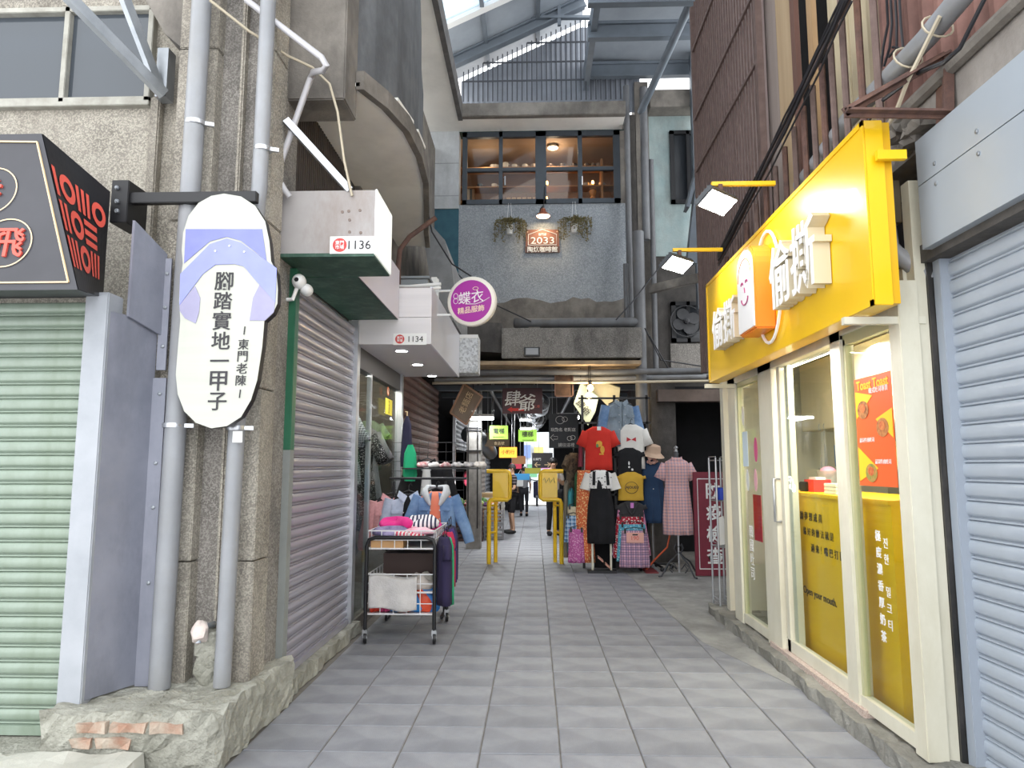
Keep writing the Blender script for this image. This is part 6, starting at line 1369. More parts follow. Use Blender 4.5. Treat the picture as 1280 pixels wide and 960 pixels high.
# produce stall
M_crate = mat('dark_brown_plastic', '#4a302b', '#3a2622', rough=.6)
def crate(label, x, y, z, sx=.5, sy=.4, sz=.28, m=None):
    t = thing('produce_crate', label, 'crate', (x, y, z))
    for k in range(4):
        zz = z + .01 + (sz - .04)*k/3.2
        B(x - sx/2, x + sx/2, y - sy/2, y - sy/2 + .015, zz, zz + .045).build('slat', m or M_crate, t); B(x + sx/2 - .015, x + sx/2, y - sy/2, y + sy/2, zz, zz + .045).build('slat', m or M_crate, t); B(x - sx/2, x - sx/2 + .015, y - sy/2, y + sy/2, zz, zz + .045).build('slat', m or M_crate, t)
    for sx_ in (-1, 1): B(x + sx_*sx/2 - .02, x + sx_*sx/2 + .02, y - sy/2 - .005, y - sy/2 + .03, z, z + sz).build('corner_post', m or M_crate, t)
    B(x - sx/2, x + sx/2, y - sy/2, y + sy/2, z, z + .015).build('bottom', m or M_crate, t); return t
pc = at(585, 676, Z=0)
crate('lower brown crate at the front of the produce stall', pc.x, pc.y + .1, 0, .62, .45, .34); crate('upper brown crate at the front of the produce stall', pc.x, pc.y + .1, .34, .62, .45, .34)
crate('grey crate beside the brown stack', pc.x + .55, pc.y + .4, 0, .4, .45, .34, mat('grey_plastic', '#6e6e70', rough=.6)); crate('upper grey crate beside the brown stack', pc.x + .55, pc.y + .4, .34, .4, .45, .3, mat('grey_plastic', '#6e6e70'))
tbl = thing('produce_table', 'long produce table along the market left side', 'table', (pc.x + .1, pc.y + 1.8, 0)); B(pc.x - .4, pc.x + .6, pc.y + .5, pc.y + 3.2, .66, .7).build('top', mat('worn_table_board', '#7d7468', rough=.8), tbl)
for a in (-.35, .55):
    for b_ in (.7, 3.1): B(pc.x + a - .02, pc.x + a + .02, pc.y + b_ - .02, pc.y + b_ + .02, 0, .66).build('leg', M_rust, tbl)
rv = random.Random(4)
vk = (('cabbage', '#8fae5f', .08, 'pale green cabbage on the produce table'), ('tomato', '#c0392b', .045, 'red tomato on the produce table'), ('radish', '#e0dcd2', .05, 'white radish on the produce table'), ('orange', '#d98b2b', .05, 'orange fruit on the produce table'), ('aubergine', '#4a2b55', .05, 'purple aubergine on the produce table'), ('leafy_green', '#4c7a3a', .09, 'dark leafy greens on the produce table'))
for i in range(44):
    nm, cc, r, lb = vk[rv.randrange(6)]
    row = i // 9; x = pc.x - .33 + .11*(i % 9); y = pc.y + .65 + .32*row + rv.uniform(-.05, .05)
    t = thing(nm, lb, nm.replace('_', ' '), (x, y, .7), group=nm.replace('_', ' ') + ' on the produce table')
    MB().sphere((x, y, .7 + r*.85), (r*(1.6 if nm in ('radish', 'aubergine') else 1), r, r*.9), 10, 7).build('body', mat('veg_' + nm, cc, rough=.5), t, smooth=True); MB().tube([(x, y, .7 + r*1.6), (x + .01, y, .7 + r*2.05)], .008, 5).build('stem', mat('veg_stem', '#5d7a3b'), t)
t = thing('red_bowl', 'pink-red plastic bowl on top of the brown crates', 'bowl', (pc.x + .1, pc.y + .1, .68)); MB().lathe([(.12, 0), (.2, .1), (.215, .11), (.2, .105), (.11, .02)], (pc.x + .1, pc.y + .1, .68), 20).build('bowl', mat('pink_red_plastic', '#b53f56', rough=.4), t, smooth=True)
t = thing('white_bundle', 'white bagged greens behind the red bowl', 'bag', (pc.x + .12, pc.y + .1, .8)); MB().sphere((pc.x + .1, pc.y + .1, .83), (.17, .15, .1), 12, 8).build('bag', mat('white_bag', '#dcdcd8', '#9fb38a', scale=9, rough=.5), t, smooth=True)
for k, (px_, py_) in enumerate(((651, 548), (656, 566))): pass
def bulb(px_, py_, Y, lab, e=14, col=(1, .82, .55), r=.05):
    c = at(px_, py_, Y=Y); t = thing('hanging_bulb', lab, 'bulb', c)
    MB().sphere(c, (r, r, r*1.15), 12, 8).build('bulb', mat('warm_bulb_glass', '#ffd9a0', emit=16) if col[2] < .8 else mat('cool_bulb_glass', '#f4f8ff', emit=16), t, smooth=True)
    MB().lathe([(.025, r), (.025, r + .06), (.01, r + .08)], c, 10).build('socket', BLACK(), t); MB().tube([c + Vector((0, 0, r + .08)), (c.x, c.y, max(c.z + r + .2, ZM + .06))], .005, 5).build('cord', BLACK(), t)
    lamp('bulb_lamp', 'POINT', c + Vector((0, -.12, -.05)), e, col, .05, parent=t)
bulb(590, 598, 15.2, 'upper white bulb over the produce stall', 5, (1, .98, .95)); bulb(594, 608, 14.8, 'lower white bulb over the produce stall', 5, (1, .98, .95), .06)
t = thing('pink_balloon_bag', 'round pink bag hanging over the produce stall', 'bag', at(584, 600, Y=15)); MB().sphere(at(584, 598, Y=15), (.1, .06, .16), 12, 8).build('bag', mat('pink_bag_plastic', '#d2506a', rough=.4), t, smooth=True); q = at(584, 598, Y=15); MB().tube([q + Vector((0, 0, .15)), (q.x, q.y, ZM + .06)], .005, 5).build('cord', WHITE(), t)
for k, (x, y, z, cc, lb) in enumerate(((-1.25, 19.5, 0, '#b08a5c', 'big brown carton on the floor past the produce table'), (-1.3, 19.5, .45, '#c2a377', 'smaller tan carton on top of the big brown carton'), (-1.2, 21.5, 0, '#d4d0c6', 'white foam box on the floor deep in the hall'), (-1.2, 21.5, .4, '#c9c5bc', 'second foam box stacked on the white one'), (1.6, 17.5, 0, '#7a8c5a', 'green crate against the right market shutters'), (1.6, 17.5, .4, '#b0894f', 'brown carton on the green crate'), (1.55, 20.5, 0, '#9c3f3a', 'red tub-like box further along the right shutters'))):
    t = thing('goods_box', lb, 'box', (x, y, z)); B(x - .28, x + .28, y - .25, y + .25, z, z + .4).build('body', mat('goods_' + cc[1:], cc, rough=.7), t, bevel=.01); B(x - .29, x + .29, y - .26, y + .26, z + .36, z + .42).build('lid', mat('goods_' + cc[1:], cc), t); B(x - .06, x + .06, y - .262, y - .258, z + .12, z + .3).build('label_sheet', WHITE(), t)
for k, (x, y, w_) in enumerate(((-.9, 15.5, .04), (-.5, 15.5, .025), (.8, 15.5, .05), (1.2, 15.5, .03))):
    pipe(('left thick', 'left thin', 'right thick', 'right thin')[k] + ' pipe running back along the market ceiling', [(x, 13.9, ZM - .12), (x, 19, ZM - .14), (x, 25.8, ZM - .12)], w_, (M_pvcd, M_pvc, M_steel, M_pvcd)[k], 'ceiling_pipe', n=8)
# fluorescent tubes and ceiling clutter
def tube_light(label, x0, x1, py, Y, e=14):
    a, b = at(x0, py, Y=Y), at(x1, py, Y=Y); t = thing('fluorescent_lamp', label, 'lamp', (a + b)/2)
    B(a.x, b.x, Y - .05, Y + .05, a.z + .03, a.z + .08).build('housing', WHITE(), t); MB().tube([a, b], .028, 8).build('tube', mat('fluorescent_tube', '#f6faff', emit=11), t)
    for p in (a, b): B(p.x - .01, p.x + .01, Y - .02, Y + .02, p.z, p.z + .05).build('end_cap', WHITE(), t)
    for p in (a, b): MB().tube([p + Vector((0, 0, .08)), (p.x, p.y, max(ZM + .04, p.z + .1))], .006, 5).build('rod', M_alu, t)
    lamp('tube_lamp', 'AREA', (a + b)/2 + Vector((0, 0, -.04)), e, (.95, .98, 1), .06, (a + b)/2 + Vector((0, 0, -2)), (b - a).length, parent=t)
tube_light('left fluorescent tube hanging beyond the wood sign', 586, 617, 523, 13.6); tube_light('right fluorescent tube hanging over the blackboard', 696, 724, 522, 13.4)
for k in range(4):
    tube_light(('first', 'second', 'third', 'last')[k] + ' ceiling tube along the market centre', 650, 664, (508, 520, 531, 541)[k] + 5, 16 + 2.4*k, 20)
for k, (z, y, r) in enumerate(((ZM - .02, 12.9, .06), (ZM - .1, 13.6, .08), (ZM + .05, 14.6, .08), (ZM + .05, 16.5, .1))):
    B(-2.2, 2.2, y - r, y + r, z - .1, z).build('cross_beam', M_bluesteel if k % 2 else M_concd, label=('first', 'second', 'third', 'fourth')[k] + ' steel beam across the market ceiling from the entrance', cat='beam')
du = thing('air_duct', 'shiny foil air duct along the market ceiling', 'duct', (.0, 18, ZM - .3))
rr2 = random.Random(3)
pts_ = [(.05 + .12*math.sin(i*1.1), 14.5 + i*.9, ZM - .3 + .03*math.sin(i*2)) for i in range(12)]
MB().tube(pts_, [.16 + .03*(i % 2) for i in range(12)], 12).build('duct_body', mat('crinkled_foil', '#c9ccd2', '#8c9097', scale=14, rough=.25, metal=.9, bump=.8, bscale=16), du, smooth=True)
for i in range(1, 11): MB().lathe([(.2, -.02), (.2, .02)], pts_[i], 12, (0, 1, 0)).build('band', M_alu, du)
pipe('dark ribbed duct pipe hanging left of the green sign', [at(585, 543, Y=14.4), at(597, 546, Y=14.8), at(607, 556, Y=15.6), at(613, 566, Y=17)], .17, mat('dark_blue_grey_duct', '#3f474e', '#31383e', rough=.5), 'air_duct', n=12)
for k, (y, z, r) in enumerate(((11.55, zB - .22, .05), (11.75, zB - .3, .04), (11.5, zB - .4, .022), (12.0, zB - .2, .06))):
    pipe(('thick grey', 'middle grey', 'thin pale', 'rear dark')[k] + ' pipe running across the entrance soffit', [(-1.7, y, z), (-.4, y, z + .01), (.9, y, z), (2.9, y, z + .02)], r, (M_pvcd, M_pvc, M_cablew, M_pvcd)[k], 'cross_pipe', n=10)
# ================================================================ signs over the entrance
def board_sign(nm, lab, a, b, Y, m, cat='sign', th=.03, hang=True):
    p, q = at(*a, Y=Y), at(*b, Y=Y); t = thing(nm, lab, cat, ((p.x + q.x)/2, Y, q.z)); B(p.x, q.x, Y, Y + th, q.z, p.z).build('board', m, t, bevel=.004)
    if hang:
        for x in (p.x + (q.x - p.x)*.12, q.x - (q.x - p.x)*.12): MB().tube([(x, Y + th/2, p.z), (x, Y + th/2, max(ZM + .05, p.z + .12))], .005, 5).build('chain', M_alu, t)
    return t, p, q
t, p, q = board_sign('hanging_sign', 'maroon hanging sign with white brush characters and red arrow', (628, 485), (678, 517), 12.6, mat('dark_maroon_board', '#4a1c22', '#401820', rough=.5))
text('肆', at(641, 498, Y=12.58), (1, 0, .1), (0, 0, 1), WHITE(), t, h=.28, ext=.003, bold=.006, shear=.1); text('爺', at(659, 503, Y=12.58), (1, 0, .1), (0, 0, 1), WHITE(), t, h=.3, ext=.003, bold=.006, shear=.1)
text('二樓', at(671, 508, Y=12.58), (1, 0, 0), (0, 0, 1), M_red, t, h=.05, ext=.002)
A_ = lambda u, v: at(u, v, Y=12.585)
MB().prism([A_(634, 512), A_(640, 508.5), A_(640, 510.3), A_(655, 510.3), A_(655, 513.7), A_(640, 513.7), A_(640, 515.5)], (0, -.004, 0)).build('arrow', mat('arrow_red', '#d63b33'), t)
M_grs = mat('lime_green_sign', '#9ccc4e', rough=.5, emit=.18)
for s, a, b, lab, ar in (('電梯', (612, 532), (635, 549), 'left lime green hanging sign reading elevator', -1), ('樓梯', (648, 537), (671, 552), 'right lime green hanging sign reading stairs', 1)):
    t, p, q = board_sign('hanging_sign', lab, a, b, 14.0, M_grs, th=.02); c = Vector(((p.x + q.x)/2, 13.99, (p.z + q.z)/2))
    text(s, c + Vector((0, 0, .03)), (1, 0, 0), (0, 0, 1), M_ink, t, h=.11, ext=.002, bold=.01); MB().beam(c + Vector((-.11, 0, -.09)), c + Vector((.11, 0, -.09)), .004, .008).build('arrow_line', M_ink, t); MB().prism([c + Vector((.13*ar, 0, -.09)), c + Vector((.1*ar, 0, -.075)), c + Vector((.1*ar, 0, -.105))], (0, -.003, 0)).build('arrow_head', M_ink, t)
t, p, q = board_sign('hanging_sign', 'dark grey hanging board with white chalk drawings and arrow', (686, 517), (723, 560), 13.0, mat('slate_board', '#3a3d42', '#33363b', rough=.6))
c = lambda u, v: at(u, v, Y=12.985)
text('玩勳名 老麵店', c(704, 537), (1, 0, 0), (0, 0, 1), WHITE(), t, w=.46, ext=.002, bold=.01); text('請往這裡', c(708, 556), (1, 0, 0), (0, 0, 1), WHITE(), t, w=.3, ext=.002)
for (u, v, r) in ((700, 525, .08), (706, 524, .05), (712, 548, .045), (716, 547, .045)): MB().tube([c(u, v) + Vector((math.cos(s)*r, 0, math.sin(s)*r*.9)) for s in [2*PI*i/14 for i in range(15)]], .005, 5, False).build('chalk_ring', WHITE(), t)
MB().tube([c(688, 547), c(692, 543), c(692, 545.5), c(697, 545.5), c(697, 549), c(692, 549), c(692, 551), c(688, 547)], .004, 5, False).build('chalk_arrow', WHITE(), t)
t, p, q = board_sign('hanging_sign', 'dark brown hanging sign behind the left green sign', (606, 541), (637, 558), 15.0, mat('dark_wood_board', '#5a4630', '#46361f', rough=.6)); text('食品號', at(624, 554, Y=14.98), (1, 0, 0), (0, 0, 1), M_gold, t, w=.22, ext=.002)
t, p, q = board_sign('lit_sign', 'glowing orange hanging sign with black brush writing', (624, 559), (646, 572), 16.0, mat('orange_lightbox', '#e09a35', rough=.4, emit=1.0), th=.1); text('小酌行', at(635, 565, Y=15.97), (1, 0, 0), (0, 0, 1), M_ink, t, w=.3, ext=.002, bold=.01)
t, p, q = board_sign('hanging_sign', 'dark hanging sign with a yellow arrow deep in the hall', (665, 566), (691, 585), 17.5, mat('near_black_board', '#2c2b2f', rough=.5)); text('← →', at(678, 581, Y=17.48), (1, 0, 0), (0, 0, 1), M_gold, t, w=.4, ext=.002); text('永樂門', at(671, 574, Y=17.48), (1, 0, 0), (0, 0, 1), WHITE(), t, w=.2, ext=.002)
for k, (a, b, cc, lb, Y) in enumerate((((640, 570), (657, 580), '#a5744c', 'tan', 18), ((638, 579), (652, 586), '#a92f45', 'crimson', 19), ((640, 592), (662, 600), '#3f8fc4', 'sky blue', 21), ((656, 585), (676, 592), '#9c9a3a', 'olive', 20))):
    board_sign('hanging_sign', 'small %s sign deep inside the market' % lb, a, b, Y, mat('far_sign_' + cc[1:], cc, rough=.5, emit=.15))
# tilted wooden glass sign (left) and pale tilted sign with bulbs (right)
def tilted(nm, lab, quad, Y, m, dY=0.):
    ps = [at(u, v, Y=Y + dY*i) for i, (u, v) in enumerate(quad)]; t = thing(nm, lab, 'sign', min(ps, key=lambda q_: q_.z)); MB().prism(ps, (.01, .04, .02)).build('board', m, t); hp = max(ps, key=lambda q_: q_.z); MB().tube([hp + Vector((0, .02, -.02)), (hp.x, hp.y + .02, zB - .08)], .006, 5).build('cord', BLACK(), t); return t, ps
t, ps = tilted('tilted_sign', 'tilted framed wooden sign hanging at the left entrance', [(563, 516), (580, 480), (603, 496), (583, 531)], 12.2, mat('varnished_wood_sign', '#8a7560', '#6f5c49', scale=3, stretch=(1, 1, .2), rough=.2, coat=.6))
for a, b in zip(ps, ps[1:] + ps[:1]): MB().beam(a + Vector((0, -.01, 0)), b + Vector((0, -.01, 0)), .03, .03).build('frame_edge', mat('copper_brown_edge', '#a57a5c', rough=.4), t)
cc_ = sum(ps, Vector()) / 4; d_ = (ps[1] - ps[0]).normalized(); text('老麵店', cc_ + Vector((0, -.03, .03)), d_, Vector((-d_.z, 0, d_.x)), M_gold, t, w=.4, ext=.003); MB().tube([at(590, 470, Y=12.2), at(592, 487, Y=12.2)], .006, 5).build('cord', BLACK(), t)
t, ps = tilted('tilted_sign', 'tilted pale green sign board above the red t-shirt', [(717, 505), (726, 478), (748, 497), (744, 515), (735, 532)], 11.7, mat('pale_green_board', '#b7c6b8', '#a5b5a7', rough=.5)); cc_ = sum(ps, Vector()) / 5; text('肆爺', cc_ + Vector((-.06, -.02, -.05)), (1, 0, -1.2), (1.2, 0, 1), M_ink, t, w=.28, ext=.003)
t, ps = tilted('tilted_sign', 'tilted cream sign board leaning behind the hanging bulbs', [(728, 480), (752, 477), (775, 485), (772, 520), (750, 498)], 11.95, mat('cream_board', '#cfc7a6', '#bfb795', rough=.5))  # plain cream board colour
bulb(738, 485, 11.45, 'upper warm bulb above the stall clothes', 6); bulb(736, 495, 11.45, 'lower warm bulb above the stall clothes', 6)
# rusty meter box at the soffit
p, q = at(693, 466, Y=11.6), at(717, 496, Y=11.6); t = thing('rusty_box', 'rusty perforated lantern box under the entrance soffit', 'box', ((p.x + q.x)/2, 11.6, q.z))
B(p.x + .02, q.x - .02, 11.62, 11.8, q.z + .02, p.z - .02).build('core', mat('dark_rust_sheet', '#3a2c25', '#574033', scale=9, rough=.9), t)
for a in ((p.x, p.x + .02, q.z, p.z), (q.x - .02, q.x, q.z, p.z), (p.x, q.x, q.z, q.z + .02), (p.x, q.x, p.z - .02, p.z)): B(a[0], a[1], 11.6, 11.62, a[2], a[3]).build('frame_bar', M_rust, t)
for k in range(4): x = p.x + .05 + .065*k; MB().tube([(x, 11.6, p.z - .05), (x + .02, 11.59, p.z + .06)], .012, 5).build('bent_strip', M_rust, t)
# ================================================================ yellow gate posts
M_ypost = mat('yellow_enamel_post', '#fbd022', '#f2c51c', scale=4, rough=.35, coat=.3)
def gate_post(px_, sgn, lab, scr=False):
    b = at(px_, 705, Z=0); t = thing('gate_post', lab, 'gate post', b); x, y = b.x, b.y; H_ = at(px_, 589, Y=y).z
    zt3 = H_*.69
    MB().tube([(x, y, 0), (x, y, zt3 - .06), (x + sgn*.02, y, zt3 - .015), (x + sgn*.07, y, zt3), (x + sgn*.3, y, zt3), (x + sgn*.34, y, zt3 + .03), (x + sgn*.345, y, zt3 + .1), (x + sgn*.345, y, H_ - .08), (x + sgn*.33, y, H_ - .02), (x + sgn*.28, y, H_), (x - sgn*.04, y, H_)], .036, 10).build('loop_tube', M_ypost, t, smooth=True)
    MB().tube([(x + sgn*.1, y + .22, 0), (x + sgn*.1, y + .22, zt3)], .032, 10).build('rear_tube', M_ypost, t, smooth=True)
    B(x + sgn*.06 if sgn > 0 else x - .33, x + .33 if sgn > 0 else x - .06, y - .03, y + .06, zt3 + .03, H_ - .01).build('plate', M_ypost, t, bevel=.012)
    for z in (.5, .95): MB().beam((x, y, z), (x + sgn*.1, y + .22, z), .03, .03).build('rung', M_ypost, t)
    if scr:
        c = Vector((x + sgn*.2, y - .034, H_ - .15)); MB().tube([c + Vector((-.1 + .025*i, 0, .05*math.sin(i*2.1))) for i in range(9)], .004, 5).build('scribble', M_ink, t)
    return t
gate_post(611, 1, 'yellow tube gate post beside the produce stall'); gate_post(702, -1, 'yellow tube gate post with a black scribble beside clothes stall', True)
# ================================================================ people in the market
def skin(verts, edges, radii, sub=1):
    me = bpy.data.meshes.new('s'); me.from_pydata(verts, edges, []); ob = bpy.data.objects.new('s', me); COL.objects.link(ob)
    md = ob.modifiers.new('skin', 'SKIN'); md.use_smooth_shade = True
    for d, r in zip(me.skin_vertices[0].data, radii): d.radius = r if isinstance(r, tuple) else (r, r)
    me.skin_vertices[0].data[0].use_root = True
    if sub: s_ = ob.modifiers.new('sub', 'SUBSURF'); s_.levels = sub; s_.render_levels = sub
    dg = bpy.context.evaluated_depsgraph_get(); out = bpy.data.meshes.new_from_object(ob.evaluated_get(dg)); bpy.data.objects.remove(ob); bpy.data.meshes.remove(me); return out
def limb_set(j, chains, rad):
    vs, es, rs, ix = [], [], [], {}
    for ch in chains:
        for a in ch:
            if a not in ix: ix[a] = len(vs); vs.append(j[a]); rs.append(rad[a])
        for a, b in zip(ch, ch[1:]): es.append((ix[a], ix[b]))
    return skin(vs, es, rs, 2)
def person(label, loc, rotz, h, top, bottom, skinm, hairm, pose, mask=None, shorts=False, shoes='#1b1b1d', extra=None):
    k = h / 1.72
    J = {'pel': (0, 0, .93), 'wst': (0, .0, 1.08), 'chs': (0, .0, 1.28), 'nkb': (0, .01, 1.43), 'nk': (0, 0, 1.49), 'hd1': (0, -.015, 1.57), 'hd2': (0, -.01, 1.65),
         'shl': (.17, .01, 1.38), 'shr': (-.17, .01, 1.38), 'ell': (.23, .03, 1.1), 'elr': (-.23, .03, 1.1), 'wrl': (.22, -.1, .9), 'wrr': (-.22, -.1, .9), 'hal': (.21, -.14, .83), 'har': (-.21, -.14, .83),
         'hpl': (.09, 0, .9), 'hpr': (-.09, 0, .9), 'knl': (.1, -.01, .49), 'knr': (-.1, -.01, .49), 'anl': (.1, .03, .09), 'anr': (-.1, .03, .09), 'tol': (.11, -.12, .04), 'tor': (-.11, -.12, .04)}
    J.update(pose)
    J = {a: tuple(q * k for q in p) for a, p in J.items()}
    R = {'pel': .13, 'wst': (.125, .095), 'chs': (.15, .1), 'nkb': .08, 'nk': .052, 'hd1': (.072, .085), 'hd2': (.075, .09), 'shl': .06, 'shr': .06, 'ell': .042, 'elr': .042, 'wrl': .03, 'wrr': .03, 'hal': (.035, .02), 'har': (.035, .02), 'hpl': .088, 'hpr': .088, 'knl': .056, 'knr': .056, 'anl': .04, 'anr': .04, 'tol': .04, 'tor': .04}
    R = {a: (tuple(q * k for q in r) if isinstance(r, tuple) else r * k) for a, r in R.items()}
    t = thing('person', label, 'person', loc, rotz, local=True)
    chains = [['pel', 'wst', 'chs', 'nkb', 'nk', 'hd1', 'hd2'], ['nkb', 'shl', 'ell', 'wrl', 'hal'], ['nkb', 'shr', 'elr', 'wrr', 'har'], ['pel', 'hpl', 'knl', 'anl', 'tol'], ['pel', 'hpr', 'knr', 'anr', 'tor']]
    def put(nm, me, m):
        me.materials.append(m); me.shade_smooth(); o = link(nm, me, t); return o
    put('body', limb_set(J, chains, R), skinm)
    g = {a: (tuple(q * 1.16 + .006 for q in r) if isinstance(r, tuple) else r * 1.2 + .008) for a, r in R.items()}
    e2 = dict(J)
    for s in 'lr':
        a, b = Vector(J['sh' + s]), Vector(J['el' + s]); e2['ml' + s] = tuple(a.lerp(b, .75)); g['ml' + s] = .062 * k
    e2['hem'] = tuple(Vector(J['pel']) + Vector((0, 0, -.04))); g['hem'] = (.165*k, .125*k); g['pel2'] = .15*k; e2['pel2'] = J['pel']
    g['nkb'] = .085 * k
    put('shirt', limb_set(e2, [['hem', 'wst', 'chs', 'nkb'], ['nkb', 'shl', 'mll'], ['nkb', 'shr', 'mlr']], g), top)
    lg = {a: v for a, v in g.items()}; lg['pel'] = .145*k
    for s in 'lr': lg['hp' + s] = .1*k; lg['kn' + s] = .075*k if shorts else .068*k; lg['an' + s] = .055*k
    ch = [['pel', 'hpl', 'knl'] + ([] if shorts else ['anl']), ['pel', 'hpr', 'knr'] + ([] if shorts else ['anr'])]
    put('trousers', limb_set(J, ch, lg), bottom)
    for s in 'lr':
        a, b = Vector(J['an' + s]), Vector(J['to' + s]); mid = (a + b)/2; mb = MB().sphere((mid.x, mid.y - .02, .05*k), (.055*k, .15*k, .055*k), 12, 8); mb.build('shoe', mat('shoe_' + shoes[1:], shoes, rough=.6), t, smooth=True)
    hd = Vector(J['hd1']).lerp(Vector(J['hd2']), .6)
    mb = MB().sphere((hd.x, hd.y + .018*k, hd.z + .035*k), (.089*k, .1*k, .095*k), 16, 12)
    mb.f = [f for f in mb.f if not all(mb.v[i].y < hd.y - .02*k and mb.v[i].z < hd.z + .05*k for i in f)]
    mb.build('hair', hairm, t, smooth=True)
    fz, fy = hd.z - .01*k, hd.y - .088*k
    MB().sphere((hd.x, fy - .008*k, fz - .02*k), (.013*k, .018*k, .022*k), 8, 6).build('nose', skinm, t, smooth=True)
    for sx in (-1, 1):
        MB().sphere((hd.x + sx*.03*k, fy + .008*k, fz + .012*k), (.011*k, .008*k, .007*k), 8, 6).build('eye', M_ink, t); MB().sphere((hd.x + sx*.078*k, hd.y, fz - .005*k), (.012*k, .02*k, .03*k), 8, 6).build('ear', skinm, t, smooth=True)
    if mask: MB().sphere((hd.x, fy + .03*k, fz - .05*k), (.06*k, .05*k, .045*k), 12, 8).build('face_mask', mask, t, smooth=True)
    else: MB().sphere((hd.x, fy + .012*k, fz - .055*k), (.022*k, .008*k, .006*k), 8, 6).build('mouth', mat('lip_tone', '#9a5a50'), t)
    for s, sx in (('l', 1), ('r', -1)):      # hands: palm, four fingers and a thumb
        a = Vector(J['ha' + s]); d = (a - Vector(J['wr' + s])).normalized(); sd_ = d.cross(Vector((0, 0, 1))) if abs(d.z) < .9 else Vector((0, 1, 0)); sd_.normalize()
        n_ = d.cross(sd_).normalized()
        for i in range(4):
            b = a + sd_*(-.024 + .016*i)*k; L = (.06, .07, .066, .05)[i]*k; MB().tube([b, b + d*L*.5, b + d*L*.85 + n_*.012*k], [.009*k, .0085*k, .007*k], 6).build('finger', skinm, t, smooth=True)
        b = a - d*.03*k + sd_*-.03*k; MB().tube([b, b + (d*.6 - sd_*.7)*.035*k, b + (d*.9 - sd_*.6)*.055*k], [.011*k, .01*k, .008*k], 6).build('thumb', skinm, t, smooth=True)
    return t
M_sk = mat('skin_tone', '#c29a80', rough=.55); M_hair = mat('black_hair', '#1a1818', rough=.6); M_ghair = mat('greying_hair', '#3c3938', rough=.6); M_mask = mat('pale_blue_mask', '#c9d6dc', rough=.7)
q = at(640, 667, Z=0)
person('man in a dark striped polo and shorts, arms at waist, wearing mask', (q.x, q.y, 0), -PI/2 + .35, 1.64, stripes('dark_striped_polo', '#222026', '#8d8087', 14, 2, .18), M_blackc, M_sk, M_ghair,
       {'ell': (.25, -.02, 1.12), 'wrl': (.12, -.2, 1.1), 'hal': (.05, -.25, 1.12), 'elr': (-.25, -.02, 1.12), 'wrr': (-.14, -.2, 1.06), 'har': (-.08, -.25, 1.06), 'knl': (.09, -.03, .49), 'anl': (.09, .02, .09)}, M_mask, True)
q = at(689, 669, Z=0)
person('young man in white t-shirt and black trousers looking down at phone', (q.x + .05, q.y, 0), .25, 1.80, mat('white_tee_cloth', '#d9d5d2', rough=.9), M_blackc, M_sk, M_hair,
       {'hd1': (0, -.035, 1.56), 'hd2': (0, -.06, 1.63), 'ell': (.24, .0, 1.12), 'wrl': (.1, -.2, 1.2), 'hal': (.05, -.24, 1.24), 'elr': (-.24, .0, 1.12), 'wrr': (-.1, -.2, 1.18), 'har': (-.04, -.25, 1.22), 'knl': (.08, -.04, .49), 'knr': (-.08, .0, .49)}, None)
q2 = thing('phone', 'black phone held by the young man in white', 'phone', (q.x + .05, q.y - .27, 1.3)); B(q.x + .02, q.x + .09, q.y - .285, q.y - .275, 1.27, 1.41).build('body', BLACK(), q2, bevel=.004); B(q.x + .025, q.x + .085, q.y - .275, q.y - .273, 1.28, 1.40).build('screen', mat('phone_screen', '#22252c', rough=.1), q2)
q = at(655, 645, Z=0)
person('person in grey top walking away deep in the market', (q.x, q.y, 0), PI, 1.58, mat('grey_walker_top', '#8f8f93', rough=.9), mat('dark_trouser_cloth', '#2a2a30', rough=.9), M_sk, M_hair, {'knl': (.1, -.1, .5), 'anl': (.1, -.02, .12), 'anr': (-.1, .15, .12), 'tor': (-.1, .03, .06)}, None)
bp = thing('shoulder_bag', 'white shoulder bag carried by the person in grey', 'bag', (q.x - .15, q.y - .18, 1.0)); B(q.x - .28, q.x - .02, q.y - .22, q.y - .12, .95, 1.25).build('pouch', WHITE(), bp, bevel=.02); MB().tube([(q.x - .26, q.y - .16, 1.25), (q.x - .1, q.y - .14, 1.5), (q.x - .04, q.y - .16, 1.25)], .01, 6).build('strap', WHITE(), bp)
# ================================================================ cafe shelves, lamp, hanging plants, plaque
M_shelf = mat('warm_shelf_wood', '#b98d63', '#a67b52', scale=3, stretch=(.2, 1, 1), rough=.6)
def cz(py): return at(650, py, Y=13.0).z
for k, py in enumerate((211, 235)):
    z = cz(py); B(-1.45, xR - .1, 12.9, 13.2, z - .02, z).build('cafe_shelf', M_shelf, label=('upper', 'lower')[k] + ' wooden cup shelf inside the cafe window', cat='shelf')
for x in (1.33, 1.36): pass
B(1.30, 1.34, 12.88, 13.2, 5.7, 7.5).build('shelf_upright', M_shelf, label='wooden upright at the shelf end inside the cafe', cat='upright')
def cup(px_, py_, cc, lab, r=.055, h=.08):
    p = at(px_, py_, Y=13.0); z = cz(211 if py_ < 222 else 235); t = thing('cup', lab, 'cup', (p.x, 13.0, z))
    MB().lathe([(r*.7, 0), (r, h*.5), (r, h), (r*.9, h), (r*.85, h*.2)], (p.x, 13.0, z), 14).build('bowl', mat('cup_' + cc[1:], cc, rough=.35), t, smooth=True)
    MB().tube([(p.x + r, 13.0, z + h*.8), (p.x + r*1.6, 13.0, z + h*.65), (p.x + r*1.5, 13.0, z + h*.3), (p.x + r*.9, 13.0, z + h*.2)], .007, 5).build('handle', mat('cup_' + cc[1:], cc), t)
